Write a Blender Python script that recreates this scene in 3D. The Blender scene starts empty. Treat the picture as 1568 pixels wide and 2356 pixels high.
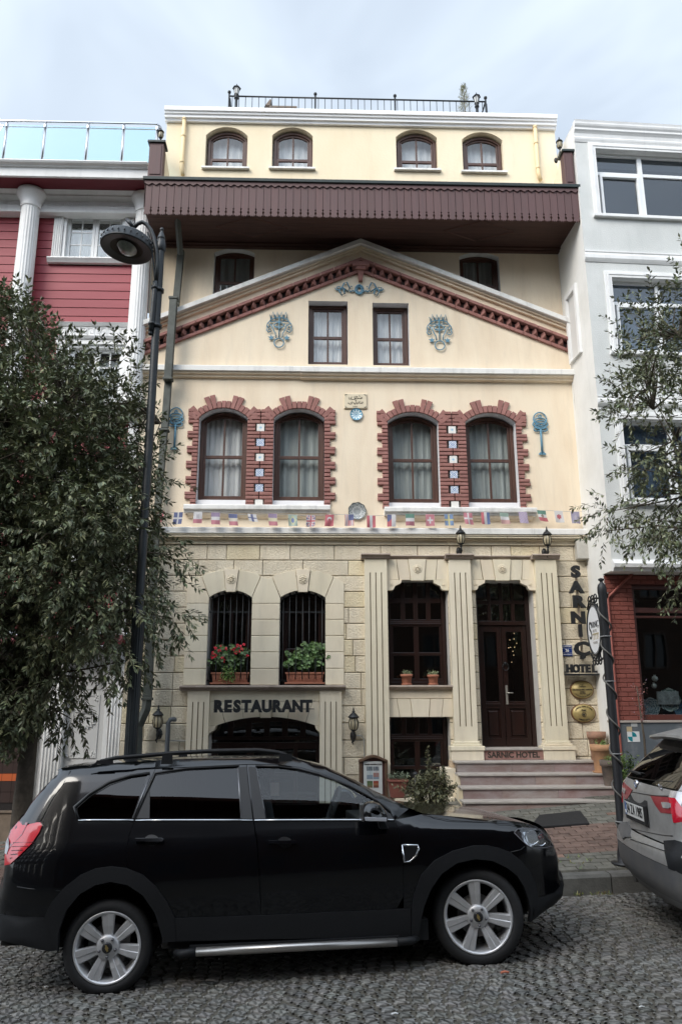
import bpy, bmesh, math, random
from mathutils import Vector, Matrix
from mathutils.geometry import delaunay_2d_cdt
random.seed(7)
R = math.radians
SC = bpy.context.scene
COL = SC.collection

# ------------------------------------------------------------------ camera
FPX, PITCH, YAW, ROLL, CZ = 1800.0, R(14.07), 0.033, 0.0027, 1.9
_f0 = Vector((math.sin(YAW), math.cos(YAW), 0)); _r0 = Vector((math.cos(YAW), -math.sin(YAW), 0))
_fw = _f0*math.cos(PITCH) + Vector((0, 0, math.sin(PITCH)))
_u0 = -_f0*math.sin(PITCH) + Vector((0, 0, math.cos(PITCH)))
_rt = _r0*math.cos(ROLL) - _u0*math.sin(ROLL)
_up = _r0*math.sin(ROLL) + _u0*math.cos(ROLL)
cam = bpy.data.cameras.new("camera"); camo = bpy.data.objects.new("camera", cam); COL.objects.link(camo)
camo.matrix_world = Matrix(((_rt.x, _up.x, -_fw.x, 0), (_rt.y, _up.y, -_fw.y, 0), (_rt.z, _up.z, -_fw.z, CZ), (0, 0, 0, 1)))
cam.sensor_fit = 'VERTICAL'; cam.sensor_height = 36; cam.lens = FPX/2356*36
cam.clip_start = 0.05; cam.clip_end = 2000
SC.camera = camo

# ------------------------------------------------------------------ light
SUN_EL, SUN_AZ = R(41), R(-139)       # azimuth measured from +Y towards +X: behind the camera, to its left
w = bpy.data.worlds.new("World"); SC.world = w; w.use_nodes = True
nt = w.node_tree; nt.nodes.clear()
def wn(t): return nt.nodes.new(t)
out = wn('ShaderNodeOutputWorld'); bg = wn('ShaderNodeBackground'); bg.inputs[1].default_value = 0.15
sky = wn('ShaderNodeTexSky'); sky.sky_type = 'NISHITA'; sky.sun_disc = False
sky.sun_elevation = SUN_EL; sky.sun_rotation = SUN_AZ; sky.dust_density = 2.2; sky.air_density = 1.2
tc = wn('ShaderNodeTexCoord'); sep = wn('ShaderNodeSeparateXYZ'); nt.links.new(tc.outputs['Generated'], sep.inputs[0])
mp = wn('ShaderNodeMapping'); mp.inputs['Scale'].default_value = (1.2, 1.0, 2.6); mp.inputs['Rotation'].default_value = (.2, .35, .3)
nt.links.new(tc.outputs['Generated'], mp.inputs[0])
nz = wn('ShaderNodeTexNoise'); nz.inputs['Scale'].default_value = 2.1; nz.inputs['Detail'].default_value = 4; nz.inputs['Roughness'].default_value = .52
nz.inputs['Distortion'].default_value = .5
nt.links.new(mp.outputs[0], nz.inputs[0])
rp = wn('ShaderNodeMapRange'); rp.inputs[1].default_value = .34; rp.inputs[2].default_value = .68; rp.inputs[3].default_value = .58; rp.inputs[4].default_value = .96
nt.links.new(nz.outputs[0], rp.inputs[0])
mx = wn('ShaderNodeMix'); mx.data_type = 'RGBA'
nt.links.new(rp.outputs[0], mx.inputs[0]); nt.links.new(sky.outputs[0], mx.inputs[6]); mx.inputs[7].default_value = (6.5, 7.35, 8.3, 1)
# the hazy sky is brighter on the sun's side, behind the camera
_sd = (math.sin(SUN_AZ)*math.cos(SUN_EL), math.cos(SUN_AZ)*math.cos(SUN_EL), math.sin(SUN_EL))
dp = wn('ShaderNodeVectorMath'); dp.operation = 'DOT_PRODUCT'; dp.inputs[1].default_value = _sd; nt.links.new(tc.outputs['Generated'], dp.inputs[0])
gr = wn('ShaderNodeMapRange'); gr.inputs[1].default_value = .22; gr.inputs[2].default_value = .95; gr.inputs[3].default_value = .72; gr.inputs[4].default_value = 1.9; nt.links.new(dp.outputs['Value'], gr.inputs[0])
sc_ = wn('ShaderNodeVectorMath'); sc_.operation = 'SCALE'; nt.links.new(mx.outputs[2], sc_.inputs[0]); nt.links.new(gr.outputs[0], sc_.inputs['Scale']); nt.links.new(sc_.outputs[0], bg.inputs[0]); nt.links.new(bg.outputs[0], out.inputs[0])
sl = bpy.data.lights.new("sun", 'SUN'); sl.energy = 1.5; sl.angle = R(26); sl.color = (1, .95, .86)
so = bpy.data.objects.new("sun", sl); COL.objects.link(so)
sd = Vector((math.sin(SUN_AZ)*math.cos(SUN_EL), math.cos(SUN_AZ)*math.cos(SUN_EL), math.sin(SUN_EL)))
so.rotation_euler = sd.to_track_quat('Z', 'Y').to_euler()
so.location = sd*60
SC.view_settings.view_transform = 'Standard'; SC.view_settings.look = 'None'; SC.view_settings.gamma = 1
SC.view_settings.exposure = 0.45
SC.render.engine = 'CYCLES'
SC.cycles.max_bounces = 8; SC.cycles.transparent_max_bounces = 16
SC.cycles.use_denoising = True

# ------------------------------------------------------------------ measuring: a photograph point on the plane Y = const
def ray(px, py): return _fw*FPX + _rt*(px-784) + _up*(1178-py)
def P(px, py, Y=12.6):
    d = ray(px, py); t = Y/d.y
    return (d.x*t, CZ + d.z*t)
def PX(px, py, X):
    d = ray(px, py); t = X/d.x
    return (d.y*t, CZ + d.z*t)
def X_(px, py, Y=12.6): return P(px, py, Y)[0]
def Z_(px, py, Y=12.6): return P(px, py, Y)[1]
def lerp(a, b, t): return a+(b-a)*t
def road_z(x, y):
    x = max(-14, min(14, x)); yy = max(y, 2.0)
    return .033*x + (yy-6.3)*(-.017 if yy > 6.3 else .02)
KERB_Y, KERB_H = 8.6, .175
def walk_z(x, y):
    x = max(-14, min(14, x))
    return road_z(x, KERB_Y) + KERB_H + (y-KERB_Y)*(.08+.0157*x)

# ------------------------------------------------------------------ materials
MATS = {}
def M(name, col, rough=.6, metal=0., var=0., vs=4., bump=0., bs=60., spec=.5, coat=0., attr=False, col2=None, stretch=(1, 1, 1), detail=6, lo=.35, hi=.65, emis=None, voro=0., grime=0.):
    if name in MATS: return MATS[name]
    m = bpy.data.materials.new(name); m.use_nodes = True; MATS[name] = m
    t = m.node_tree; b = t.nodes['Principled BSDF']; L = t.links
    b.inputs['Roughness'].default_value = rough; b.inputs['Metallic'].default_value = metal
    b.inputs['Specular IOR Level'].default_value = spec
    if coat: b.inputs['Coat Weight'].default_value = coat; b.inputs['Coat Roughness'].default_value = .03
    b.inputs['Base Color'].default_value = (*col, 1)
    tcn = t.nodes.new('ShaderNodeTexCoord'); src = None
    if var or col2:
        mpn = t.nodes.new('ShaderNodeMapping'); mpn.inputs['Scale'].default_value = stretch
        L.new(tcn.outputs['Object'], mpn.inputs[0])
        n = t.nodes.new('ShaderNodeTexNoise'); n.inputs['Scale'].default_value = vs; n.inputs['Detail'].default_value = detail; n.inputs['Roughness'].default_value = .62
        L.new(mpn.outputs[0], n.inputs[0])
        r = t.nodes.new('ShaderNodeMapRange'); r.inputs[1].default_value = lo; r.inputs[2].default_value = hi
        L.new(n.outputs[0], r.inputs[0])
        k = t.nodes.new('ShaderNodeMix'); k.data_type = 'RGBA'
        L.new(r.outputs[0], k.inputs[0]); k.inputs[6].default_value = (*col, 1)
        c2 = col2 or tuple(c*(1-var) for c in col)
        k.inputs[7].default_value = (*c2, 1); src = k.outputs[2]
        rr = t.nodes.new('ShaderNodeMapRange'); rr.inputs[3].default_value = max(.02, rough-.08); rr.inputs[4].default_value = min(1, rough+.1)
        L.new(n.outputs[0], rr.inputs[0]); L.new(rr.outputs[0], b.inputs['Roughness'])
    if attr:
        a = t.nodes.new('ShaderNodeVertexColor'); a.layer_name = 'tint'
        q = t.nodes.new('ShaderNodeMix'); q.data_type = 'RGBA'; q.blend_type = 'MULTIPLY'; q.inputs[0].default_value = 1
        if src: L.new(src, q.inputs[6])
        else: q.inputs[6].default_value = (*col, 1)
        L.new(a.outputs[0], q.inputs[7]); src = q.outputs[2]
    if grime and src:
        mg = t.nodes.new('ShaderNodeMapping'); mg.inputs['Scale'].default_value = (3.2, 3.2, .38); L.new(tcn.outputs['Object'], mg.inputs[0])
        ng = t.nodes.new('ShaderNodeTexNoise'); ng.inputs['Scale'].default_value = 1.7; ng.inputs['Detail'].default_value = 9; ng.inputs['Roughness'].default_value = .7; ng.inputs['Distortion'].default_value = .3; L.new(mg.outputs[0], ng.inputs[0])
        rg = t.nodes.new('ShaderNodeMapRange'); rg.inputs[1].default_value = .52; rg.inputs[2].default_value = .78; rg.inputs[4].default_value = grime; L.new(ng.outputs[0], rg.inputs[0])
        kg = t.nodes.new('ShaderNodeMix'); kg.data_type = 'RGBA'; L.new(rg.outputs[0], kg.inputs[0]); L.new(src, kg.inputs[6]); kg.inputs[7].default_value = (col[0]*.42, col[1]*.43, col[2]*.46, 1); src = kg.outputs[2]
    if src: L.new(src, b.inputs['Base Color'])
    if bump:
        n2 = t.nodes.new('ShaderNodeTexVoronoi' if voro else 'ShaderNodeTexNoise'); n2.inputs['Scale'].default_value = bs
        if not voro: n2.inputs['Detail'].default_value = 5
        L.new(tcn.outputs['Object'], n2.inputs[0])
        bp = t.nodes.new('ShaderNodeBump'); bp.inputs['Strength'].default_value = min(1, bump); bp.inputs['Distance'].default_value = .01*max(1, bump)
        L.new(n2.outputs[0], bp.inputs['Height']); L.new(bp.outputs[0], b.inputs['Normal'])
    if emis: b.inputs['Emission Color'].default_value = (*emis[:3], 1); b.inputs['Emission Strength'].default_value = emis[3]
    return m
def glass(name, tint=(1, 1, 1), rough=.0, ior=1.5, wob=0., mul=1.9):
    """thin pane: see-through tinted, mirror by Fresnel"""
    if name in MATS: return MATS[name]
    m = bpy.data.materials.new(name); m.use_nodes = True; MATS[name] = m
    t = m.node_tree; t.nodes.clear(); L = t.links
    o = t.nodes.new('ShaderNodeOutputMaterial'); mx = t.nodes.new('ShaderNodeMixShader')
    tr = t.nodes.new('ShaderNodeBsdfTransparent'); tr.inputs[0].default_value = (*tint, 1)
    gl = t.nodes.new('ShaderNodeBsdfGlossy'); gl.inputs['Roughness'].default_value = rough; gl.inputs[0].default_value = (1, 1, 1, 1)
    ge = t.nodes.new('ShaderNodeNewGeometry'); dt = t.nodes.new('ShaderNodeVectorMath'); dt.operation = 'DOT_PRODUCT'
    L.new(ge.outputs['Normal'], dt.inputs[0]); L.new(ge.outputs['Incoming'], dt.inputs[1]); prev = dt.outputs['Value']
    f0 = ((ior-1)/(ior+1))**2*mul
    for op, v in (('ABSOLUTE', None), ('SUBTRACT', 1.0), ('POWER', 5.0), ('MULTIPLY', 1-f0), ('ADD', f0)):
        ma = t.nodes.new('ShaderNodeMath'); ma.operation = op; ma.use_clamp = op == 'ADD'
        if op == 'SUBTRACT': ma.inputs[0].default_value = 1.0; L.new(prev, ma.inputs[1])
        else:
            L.new(prev, ma.inputs[0])
            if v is not None: ma.inputs[1].default_value = v
        prev = ma.outputs[0]
    L.new(prev, mx.inputs[0]); L.new(tr.outputs[0], mx.inputs[1]); L.new(gl.outputs[0], mx.inputs[2]); L.new(mx.outputs[0], o.inputs[0])
    if wob:
        tcn = t.nodes.new('ShaderNodeTexCoord'); n = t.nodes.new('ShaderNodeTexNoise'); n.inputs['Scale'].default_value = 1.4; n.inputs['Detail'].default_value = 1
        L.new(tcn.outputs['Object'], n.inputs[0]); bp = t.nodes.new('ShaderNodeBump'); bp.inputs['Strength'].default_value = wob; bp.inputs['Distance'].default_value = .02
        L.new(n.outputs[0], bp.inputs['Height']); L.new(bp.outputs[0], gl.inputs['Normal'])
    return m

plaster = M('cream_plaster', (.80, .685, .525), .85, var=.0, col2=(.72, .59, .435), vs=1.5, grime=.24, bump=.25, bs=35, stretch=(1.6, 1, .45), lo=.42, hi=.72)
plaster_top = M('yellow_plaster', (.84, .725, .53), .85, col2=(.78, .65, .45), vs=1.0, grime=.22, bump=.3, bs=30, stretch=(1, 1, .4), lo=.42, hi=.72)
white_trim = M('white_trim', (.74, .73, .70), .7, grime=.55, col2=(.50, .49, .46), vs=3.5, bump=.12, bs=40, stretch=(1, 1, .5), lo=.5, hi=.78)
reveal_white = M('reveal_white', (.74, .73, .74), .7, var=.06, bump=.1, bs=30)
stone_rough = M('rough_stone', (.72, .645, .505), .9, col2=(.64, .56, .425), vs=3, grime=.35, bump=1.7, bs=34, attr=True)
stone_smooth = M('dressed_stone', (.75, .67, .52), .8, grime=.35, col2=(.67, .59, .45), vs=2.2, bump=.25, bs=70, attr=True, stretch=(1, 1, .5))
stone_dark = M('stone_joint', (.27, .245, .20), .95)
brick_m = M('red_moulding', (.32, .150, .128), .8, grime=.35, col2=(.26, .118, .10), vs=9, bump=.5, bs=45, attr=True)
brick_gap = M('moulding_gap', (.035, .022, .02), .9)
wood = M('brown_window_wood', (.085, .036, .022), .42, col2=(.055, .022, .014), vs=14, stretch=(1, 1, .15), bump=.1, bs=120)
wood_dark = M('dark_door_wood', (.023, .009, .0065), .32, col2=(.014, .006, .0045), vs=9, stretch=(1, 1, .15))
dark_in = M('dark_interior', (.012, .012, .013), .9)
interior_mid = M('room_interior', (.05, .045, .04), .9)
curtain_w = M('white_curtain', (.70, .70, .70), .9, var=.12, vs=9, stretch=(4, 1, .2))
curtain_g = M('net_curtain', (.42, .45, .44), .9, var=.25, vs=8, stretch=(4, 1, .2))
pane = glass('window_glass', (.93, .95, .95), wob=.12)
pane_dark = glass('shop_glass', (.75, .78, .78), wob=.08)
brown_clad = M('brown_cladding', (.082, .040, .038), .6, col2=(.105, .052, .05), vs=6, stretch=(6, 1, .3), attr=True)
soffit_m = M('brown_soffit', (.065, .027, .020), .6, col2=(.045, .018, .014), vs=5, stretch=(.3, 6, 1))
cap_dark = M('dark_cap', (.02, .032, .030), .5, var=.3, vs=12)
iron = M('black_iron', (.018, .020, .022), .45, metal=.3, var=.3, vs=20)
post_paint = M('lamp_post_paint', (.009, .012, .015), .42, metal=.2, col2=(.017, .022, .025), vs=5, bump=.15, bs=40)
pipe_green = M('green_grey_pipe', (.075, .082, .070), .6, var=.35, vs=7, bump=.2, bs=60)
pipe_cream = M('cream_pipe', (.80, .62, .36), .6)
blue_paint = M('blue_metal_paint', (.12, .28, .39), .5, var=.25, vs=12)
amber_glass = M('amber_lamp_glass', (.42, .36, .24), .25, var=.2, vs=10)
marble = M('pink_marble', (.33, .28, .265), .45, col2=(.22, .145, .13), vs=4.5, bump=.1, bs=30, detail=9, attr=True, stretch=(.7, 1, 1.6))
marble_edge = M('marble_tread', (.42, .385, .35), .5, var=.2, vs=6)
terracotta = M('terracotta', (.43, .17, .10), .8, col2=(.33, .13, .08), vs=9, bump=.3, bs=50)
terracotta_old = M('weathered_terracotta', (.36, .19, .12), .85, col2=(.24, .15, .11), vs=7, bump=.5, bs=40)
clay_grey = M('grey_clay_pot', (.15, .115, .095), .9, col2=(.09, .075, .065), vs=8, bump=.5, bs=40)
leaf_m = M('leaf', (.100, .116, .064), .5, attr=True)
leaf_bright = M('bright_leaf', (.065, .125, .035), .5, attr=True)
bark = M('bark', (.10, .08, .06), .9, var=.4, vs=12, bump=1, bs=30)
red_siding = M('red_siding', (.335, .058, .068), .55, col2=(.29, .048, .058), vs=1.5, stretch=(.4, 1, 3), bump=.06, bs=60)
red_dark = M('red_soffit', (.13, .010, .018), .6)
white_paint = M('white_house_paint', (.78, .78, .77), .5, grime=.25, col2=(.66, .66, .65), vs=2, lo=.45, hi=.8)
grey_render = M('pale_grey_render', (.64, .65, .635), .9, grime=.22, col2=(.55, .565, .55), vs=1.3, bump=.5, bs=55)
white_render = M('white_side_render', (.80, .79, .76), .9, grime=.2, col2=(.70, .69, .65), vs=1.0, bump=.2, bs=40)
upvc = M('white_window_plastic', (.78, .79, .79), .35)
brick_red = M('painted_brick', (.22, .066, .050), .75, grime=.3, col2=(.20, .055, .04), vs=8, bump=.5, bs=40, attr=True)
grey_marble = M('grey_marble', (.11, .125, .14), .35, col2=(.26, .27, .28), vs=3.2, stretch=(1, 1, .8), detail=10, lo=.5, hi=.75)
tile_brown = M('brown_tile', (.055, .036, .032), .35, attr=True)
tile_orange = M('orange_tile', (.56, .13, .045), .4)
grout = M('grout', (.02, .016, .015), .9)
tan_plinth = M('tan_plinth', (.25, .19, .14), .9, var=.3, vs=5, bump=.3)
chrome = M('chrome', (.62, .63, .65), .12, metal=1)
steel = M('steel', (.50, .51, .53), .28, metal=1)
black_pl = M('black_plastic', (.018, .019, .021), .55)
rubber = M('rubber', (.012, .012, .013), .75, var=.2, vs=30)
gold_m = M('brass_plate', (.46, .36, .15), .42, metal=.25, var=.25, vs=8)
ink = M('dark_lettering', (.03, .026, .02), .6)
ink_black = M('black_lettering', (.012, .013, .015), .5)
white_enamel = M('white_enamel', (.82, .82, .80), .3)

# ------------------------------------------------------------------ mesh builder
class MB:
    def __init__(s): s.v = []; s.f = []; s.c = []; s.sm = []
    def add(s, vs, fs, col=None, smooth=False):
        b = len(s.v); s.v += [tuple(p) for p in vs]
        for f in fs: s.f.append(tuple(i+b for i in f)); s.c.append(col or (1, 1, 1)); s.sm.append(smooth)
        return s
    def box(s, x0, x1, y0, y1, z0, z1, col=None):
        vs = [(x0, y0, z0), (x1, y0, z0), (x1, y1, z0), (x0, y1, z0), (x0, y0, z1), (x1, y0, z1), (x1, y1, z1), (x0, y1, z1)]
        return s.add(vs, [(0, 3, 2, 1), (4, 5, 6, 7), (0, 1, 5, 4), (1, 2, 6, 5), (2, 3, 7, 6), (3, 0, 4, 7)], col)
    def cbox(s, x0, x1, y0, y1, z0, z1, ch=.008, col=None):
        """box whose front (low-y) face is chamfered"""
        vs = [(x0, y1, z0), (x1, y1, z0), (x1, y1, z1), (x0, y1, z1), (x0, y0+ch, z0), (x1, y0+ch, z0), (x1, y0+ch, z1), (x0, y0+ch, z1),
              (x0+ch, y0, z0+ch), (x1-ch, y0, z0+ch), (x1-ch, y0, z1-ch), (x0+ch, y0, z1-ch)]
        fs = [(3, 2, 1, 0), (8, 9, 10, 11)]
        for a, b in ((0, 1), (1, 2), (2, 3), (3, 0)): fs += [(a, b, 4+b, 4+a), (4+a, 4+b, 8+b, 8+a)]
        return s.add(vs, fs, col)
    def prism(s, pts, y0, y1, col=None, cap=True):
        """pts (x,z) outline, extruded along y"""
        n = len(pts); a = sum(pts[i][0]*pts[(i+1) % n][1]-pts[(i+1) % n][0]*pts[i][1] for i in range(n))
        if a < 0: pts = pts[::-1]
        vs = [(p[0], y0, p[1]) for p in pts]+[(p[0], y1, p[1]) for p in pts]
        fs = [(i, i+n, (i+1) % n+n, (i+1) % n) for i in range(n)]
        if cap: fs += [tuple(range(n)), tuple(range(2*n-1, n-1, -1))]
        return s.add(vs, fs, col)
    def xprism(s, pts, x0, x1, col=None):
        """pts (y,z) profile extruded along x"""
        n = len(pts)
        vs = [(x0, p[0], p[1]) for p in pts]+[(x1, p[0], p[1]) for p in pts]
        return s.add(vs, [(i, (i+1) % n, (i+1) % n+n, i+n) for i in range(n)]+[tuple(range(n))[::-1], tuple(range(n, 2*n))], col)
    def tube(s, path, r, n=8, col=None, smooth=True, flat=1.0):
        path = [Vector(p) for p in path]; k = len(path); rs = r if isinstance(r, (list, tuple)) else [r]*k
        b = len(s.v); ref = None; fs = []
        for i, p in enumerate(path):
            d = (path[min(i+1, k-1)]-path[max(i-1, 0)])
            if d.length < 1e-9: d = Vector((0, 0, 1))
            d.normalize()
            if ref is None: ref = Vector((0, 0, 1)) if abs(d.z) < .9 else Vector((1, 0, 0))
            a = d.cross(ref)
            if a.length < 1e-4: a = d.orthogonal()
            a.normalize(); c = a.cross(d).normalized(); ref = c
            for j in range(n):
                t = 2*math.pi*j/n; s.v.append(tuple(p+a*math.cos(t)*rs[i]+c*math.sin(t)*rs[i]*flat))
        for i in range(k-1):
            for j in range(n):
                fs.append((b+i*n+j, b+i*n+(j+1) % n, b+(i+1)*n+(j+1) % n, b+(i+1)*n+j))
        for f in fs: s.f.append(f); s.c.append(col or (1, 1, 1)); s.sm.append(smooth)
        for f in (tuple(range(b+n-1, b-1, -1)), tuple(range(b+(k-1)*n, b+k*n))): s.f.append(f); s.c.append(col or (1, 1, 1)); s.sm.append(False)
        return s
    def lathe(s, prof, cx, cy, cz, n=20, axis='z', col=None, smooth=True, a0=0, sx=1, sy=1):
        """prof (r,h) pairs"""
        vs = []; k = len(prof)
        for r, h in prof:
            for j in range(n):
                t = 2*math.pi*j/n+a0; a, c = r*math.cos(t)*sx, r*math.sin(t)*sy
                vs.append((cx+a, cy+c, cz+h) if axis == 'z' else (cx+a, cy+h, cz+c) if axis == 'y' else (cx+h, cy+a, cz+c))
        fs = [(i*n+j, i*n+(j+1) % n, (i+1)*n+(j+1) % n, (i+1)*n+j) for i in range(k-1) for j in range(n)]
        s.add(vs, fs, col, smooth)
        s.add([vs[j] for j in range(n)], [tuple(range(n))[::-1]], col); s.add([vs[(k-1)*n+j] for j in range(n)], [tuple(range(n))], col)
        return s
    def build(s, name, mat, parent=None, bevel=0, smooth=None, local=False, fixn=False):
        me = bpy.data.meshes.new(name); o = Vector((0, 0, 0))
        if parent is not None and not local: o = Vector(parent['_o']) if '_o' in parent else Vector((0, 0, 0))
        me.from_pydata([(x-o.x, y-o.y, z-o.z) for x, y, z in s.v], [], s.f)
        me.polygons.foreach_set('use_smooth', [bool(smooth) if smooth is not None else q for q in s.sm])
        if any(c != (1, 1, 1) for c in s.c):
            ca = me.color_attributes.new('tint', 'FLOAT_COLOR', 'CORNER'); buf = []
            for p, c in zip(me.polygons, s.c): buf += [c[0], c[1], c[2], 1.0]*p.loop_total
            ca.data.foreach_set('color', buf)
        else:
            ca = me.color_attributes.new('tint', 'FLOAT_COLOR', 'CORNER'); ca.data.foreach_set('color', [1.0]*(4*len(me.loops)))
        if fixn:
            bm = bmesh.new(); bm.from_mesh(me); bmesh.ops.remove_doubles(bm, verts=bm.verts, dist=1e-5); bmesh.ops.recalc_face_normals(bm, faces=bm.faces); bm.to_mesh(me); bm.free()
        me.update()
        ob = bpy.data.objects.new(name, me); COL.objects.link(ob)
        for m_ in (mat if isinstance(mat, (list, tuple)) else [mat]): me.materials.append(m_)
        if parent is not None:
            ob.parent = parent
            if '_o' in parent: ob['_o'] = parent['_o']
        if bevel:
            bv = ob.modifiers.new('bevel', 'BEVEL'); bv.width = bevel; bv.segments = 2; bv.limit_method = 'ANGLE'; bv.angle_limit = R(40)
        return ob
def thing(name, label, cat, loc=(0, 0, 0), group=None, rot=None):
    o = bpy.data.objects.new(name, None); COL.objects.link(o); o.location = loc; o.empty_display_size = .2
    o['_o'] = tuple(loc)
    if rot: o.rotation_euler = rot
    return tag(o, label, cat, group)
def tag(o, label=None, cat=None, group=None, kind=None):
    if label: o['label'] = label
    if cat: o['category'] = cat
    if group: o['group'] = group
    if kind: o['kind'] = kind
    return o
def copy_tree(o, parent=None, loc=None, label=None):
    c = o.copy(); COL.objects.link(c)
    if parent is not None: c.parent = parent
    if loc is not None: c.location = loc
    if label: c['label'] = label
    for ch in list(o.children): copy_tree(ch, c)
    return c
def rnd(a, b): return random.uniform(a, b)
def tone(v=.08, h=.02):
    k = 1+rnd(-v, v); return (k*(1+rnd(-h, h)), k, k*(1+rnd(-h, h)))
def inpoly(x, y, poly):
    c = False; n = len(poly); j = n-1
    for i in range(n):
        xi, yi = poly[i][0], poly[i][1]; xj, yj = poly[j][0], poly[j][1]
        if (yi > y) != (yj > y) and x < (xj-xi)*(y-yi)/(yj-yi)+xi: c = not c
        j = i
    return c
def cdt(outer, holes=(), grid=0, dist=0):
    """triangulated flat region: 2D verts, triangles; optional interior grid points"""
    pts = []; edges = []
    for loop in [outer]+list(holes):
        b = len(pts); n = len(loop); pts += [Vector((p[0], p[1])) for p in loop]; edges += [(b+i, b+(i+1) % n) for i in range(n)]
    if grid:
        x0 = min(p[0] for p in outer); x1 = max(p[0] for p in outer); z0 = min(p[1] for p in outer); z1 = max(p[1] for p in outer)
        nx = int((x1-x0)/grid)+1; nz = int((z1-z0)/grid)+1
        segs = [(l[i], l[(i+1) % len(l)]) for l in [outer]+list(holes) for i in range(len(l))]
        for i in range(1, nx):
            for j in range(1, nz):
                q = (x0+i*grid+(grid*.5 if j % 2 else 0), z0+j*grid)
                if not inpoly(*q, outer) or any(inpoly(*q, h) for h in holes): continue
                ok = True
                for a, b in segs:
                    dx, dy = b[0]-a[0], b[1]-a[1]; l2 = dx*dx+dy*dy
                    t = max(0, min(1, ((q[0]-a[0])*dx+(q[1]-a[1])*dy)/l2)) if l2 else 0
                    if (a[0]+t*dx-q[0])**2+(a[1]+t*dy-q[1])**2 < (grid*.35)**2: ok = False; break
                if ok: pts.append(Vector(q))
    r = delaunay_2d_cdt(pts, edges, [], 0, 1e-6); V, F = r[0], r[2]; out = []
    for f in F:
        cx = sum(V[i][0] for i in f)/len(f); cy = sum(V[i][1] for i in f)/len(f)
        if inpoly(cx, cy, outer) and not any(inpoly(cx, cy, h) for h in holes):
            a = sum(V[f[i]][0]*V[f[(i+1) % len(f)]][1]-V[f[(i+1) % len(f)]][0]*V[f[i]][1] for i in range(len(f)))
            out.append(tuple(f) if a > 0 else tuple(f)[::-1])
    return [(v[0], v[1]) for v in V], out
def wall(mb, outer, holes, y, depth=.25, col=None):
    V, F = cdt(outer, holes)
    mb.add([(a, y, b) for a, b in V], F, col)
def reveal(mb, loop, y0, y1, col=None):
    n = len(loop); mb.add([(p[0], y0, p[1]) for p in loop]+[(p[0], y1, p[1]) for p in loop], [(i, (i+1) % n, (i+1) % n+n, i+n) for i in range(n)], col)
def rect(x0, x1, z0, z1): return [(x0, z0), (x1, z0), (x1, z1), (x0, z1)]
def archloop(x0, x1, z0, zs, zc, n=12):
    """opening with a segmental head: springing zs, crown zc"""
    hw = (x1-x0)/2; h = max(zc-zs, 1e-4); r = (hw*hw+h*h)/(2*h); cx = (x0+x1)/2; cz = zc-r; a = math.asin(min(1, hw/r))
    return [(x0, z0), (x1, z0)]+[(cx+r*math.sin(a-2*a*i/n), cz+r*math.cos(a-2*a*i/n)) for i in range(n+1)]
def ring(mb, outer, inner, y0, y1, col=None):
    """flat frame between two loops with equal point counts"""
    n = len(outer); vs = [(p[0], y0, p[1]) for p in outer]+[(p[0], y0, p[1]) for p in inner]+[(p[0], y1, p[1]) for p in outer]+[(p[0], y1, p[1]) for p in inner]
    fs = []
    for i in range(n):
        j = (i+1) % n; fs += [(i, j, n+j, n+i), (2*n+i, 3*n+i, 3*n+j, 2*n+j), (i, 2*n+i, 2*n+j, j), (n+i, n+j, 3*n+j, 3*n+i)]
    mb.add(vs, fs, col)
def text_mb(body, size, x, y, z, depth=.02, bold=.0, rot=None, align='CENTER', sx=1., mb=None, col=None, shear=0, M4=None):
    """lettering facing -Y, its middle at x,z; front at y"""
    c = bpy.data.curves.new('t', 'FONT'); c.body = body; c.size = size; c.extrude = depth/2; c.align_x = align; c.align_y = 'CENTER'; c.offset = bold; c.shear = shear; c.resolution_u = 3
    o = bpy.data.objects.new('t', c); me = bpy.data.meshes.new_from_object(o)
    mb = mb or MB(); vs = []
    for v in me.vertices:
        p = (v.co.x*sx, -v.co.z, v.co.y)
        if M4 is not None: q = M4 @ Vector(p); vs.append(tuple(q))
        else: vs.append((x+p[0], y+depth/2+p[1], z+p[2]))
    mb.add(vs, [tuple(p.vertices) for p in me.polygons], col)
    bpy.data.meshes.remove(me); bpy.data.objects.remove(o); bpy.data.curves.remove(c)
    return mb
# ================================================================== GROUND
mb = MB(); random.seed(11)
# dark bed under the setts, reaching far along the street and behind the camera
nx, ny = 60, 30
def bed_y(j): return -14 + (KERB_Y+14)*(j/ny)
vs = []; fs = []
for j in range(ny+1):
    for i in range(nx+1):
        x = -40+80*i/nx; y = bed_y(j); vs.append((x, y, road_z(x, y)-.009))
for j in range(ny):
    for i in range(nx):
        a = j*(nx+1)+i; fs.append((a, a+1, a+nx+2, a+nx+1))
mb.add(vs, fs, (.42, .39, .33), True)
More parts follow.
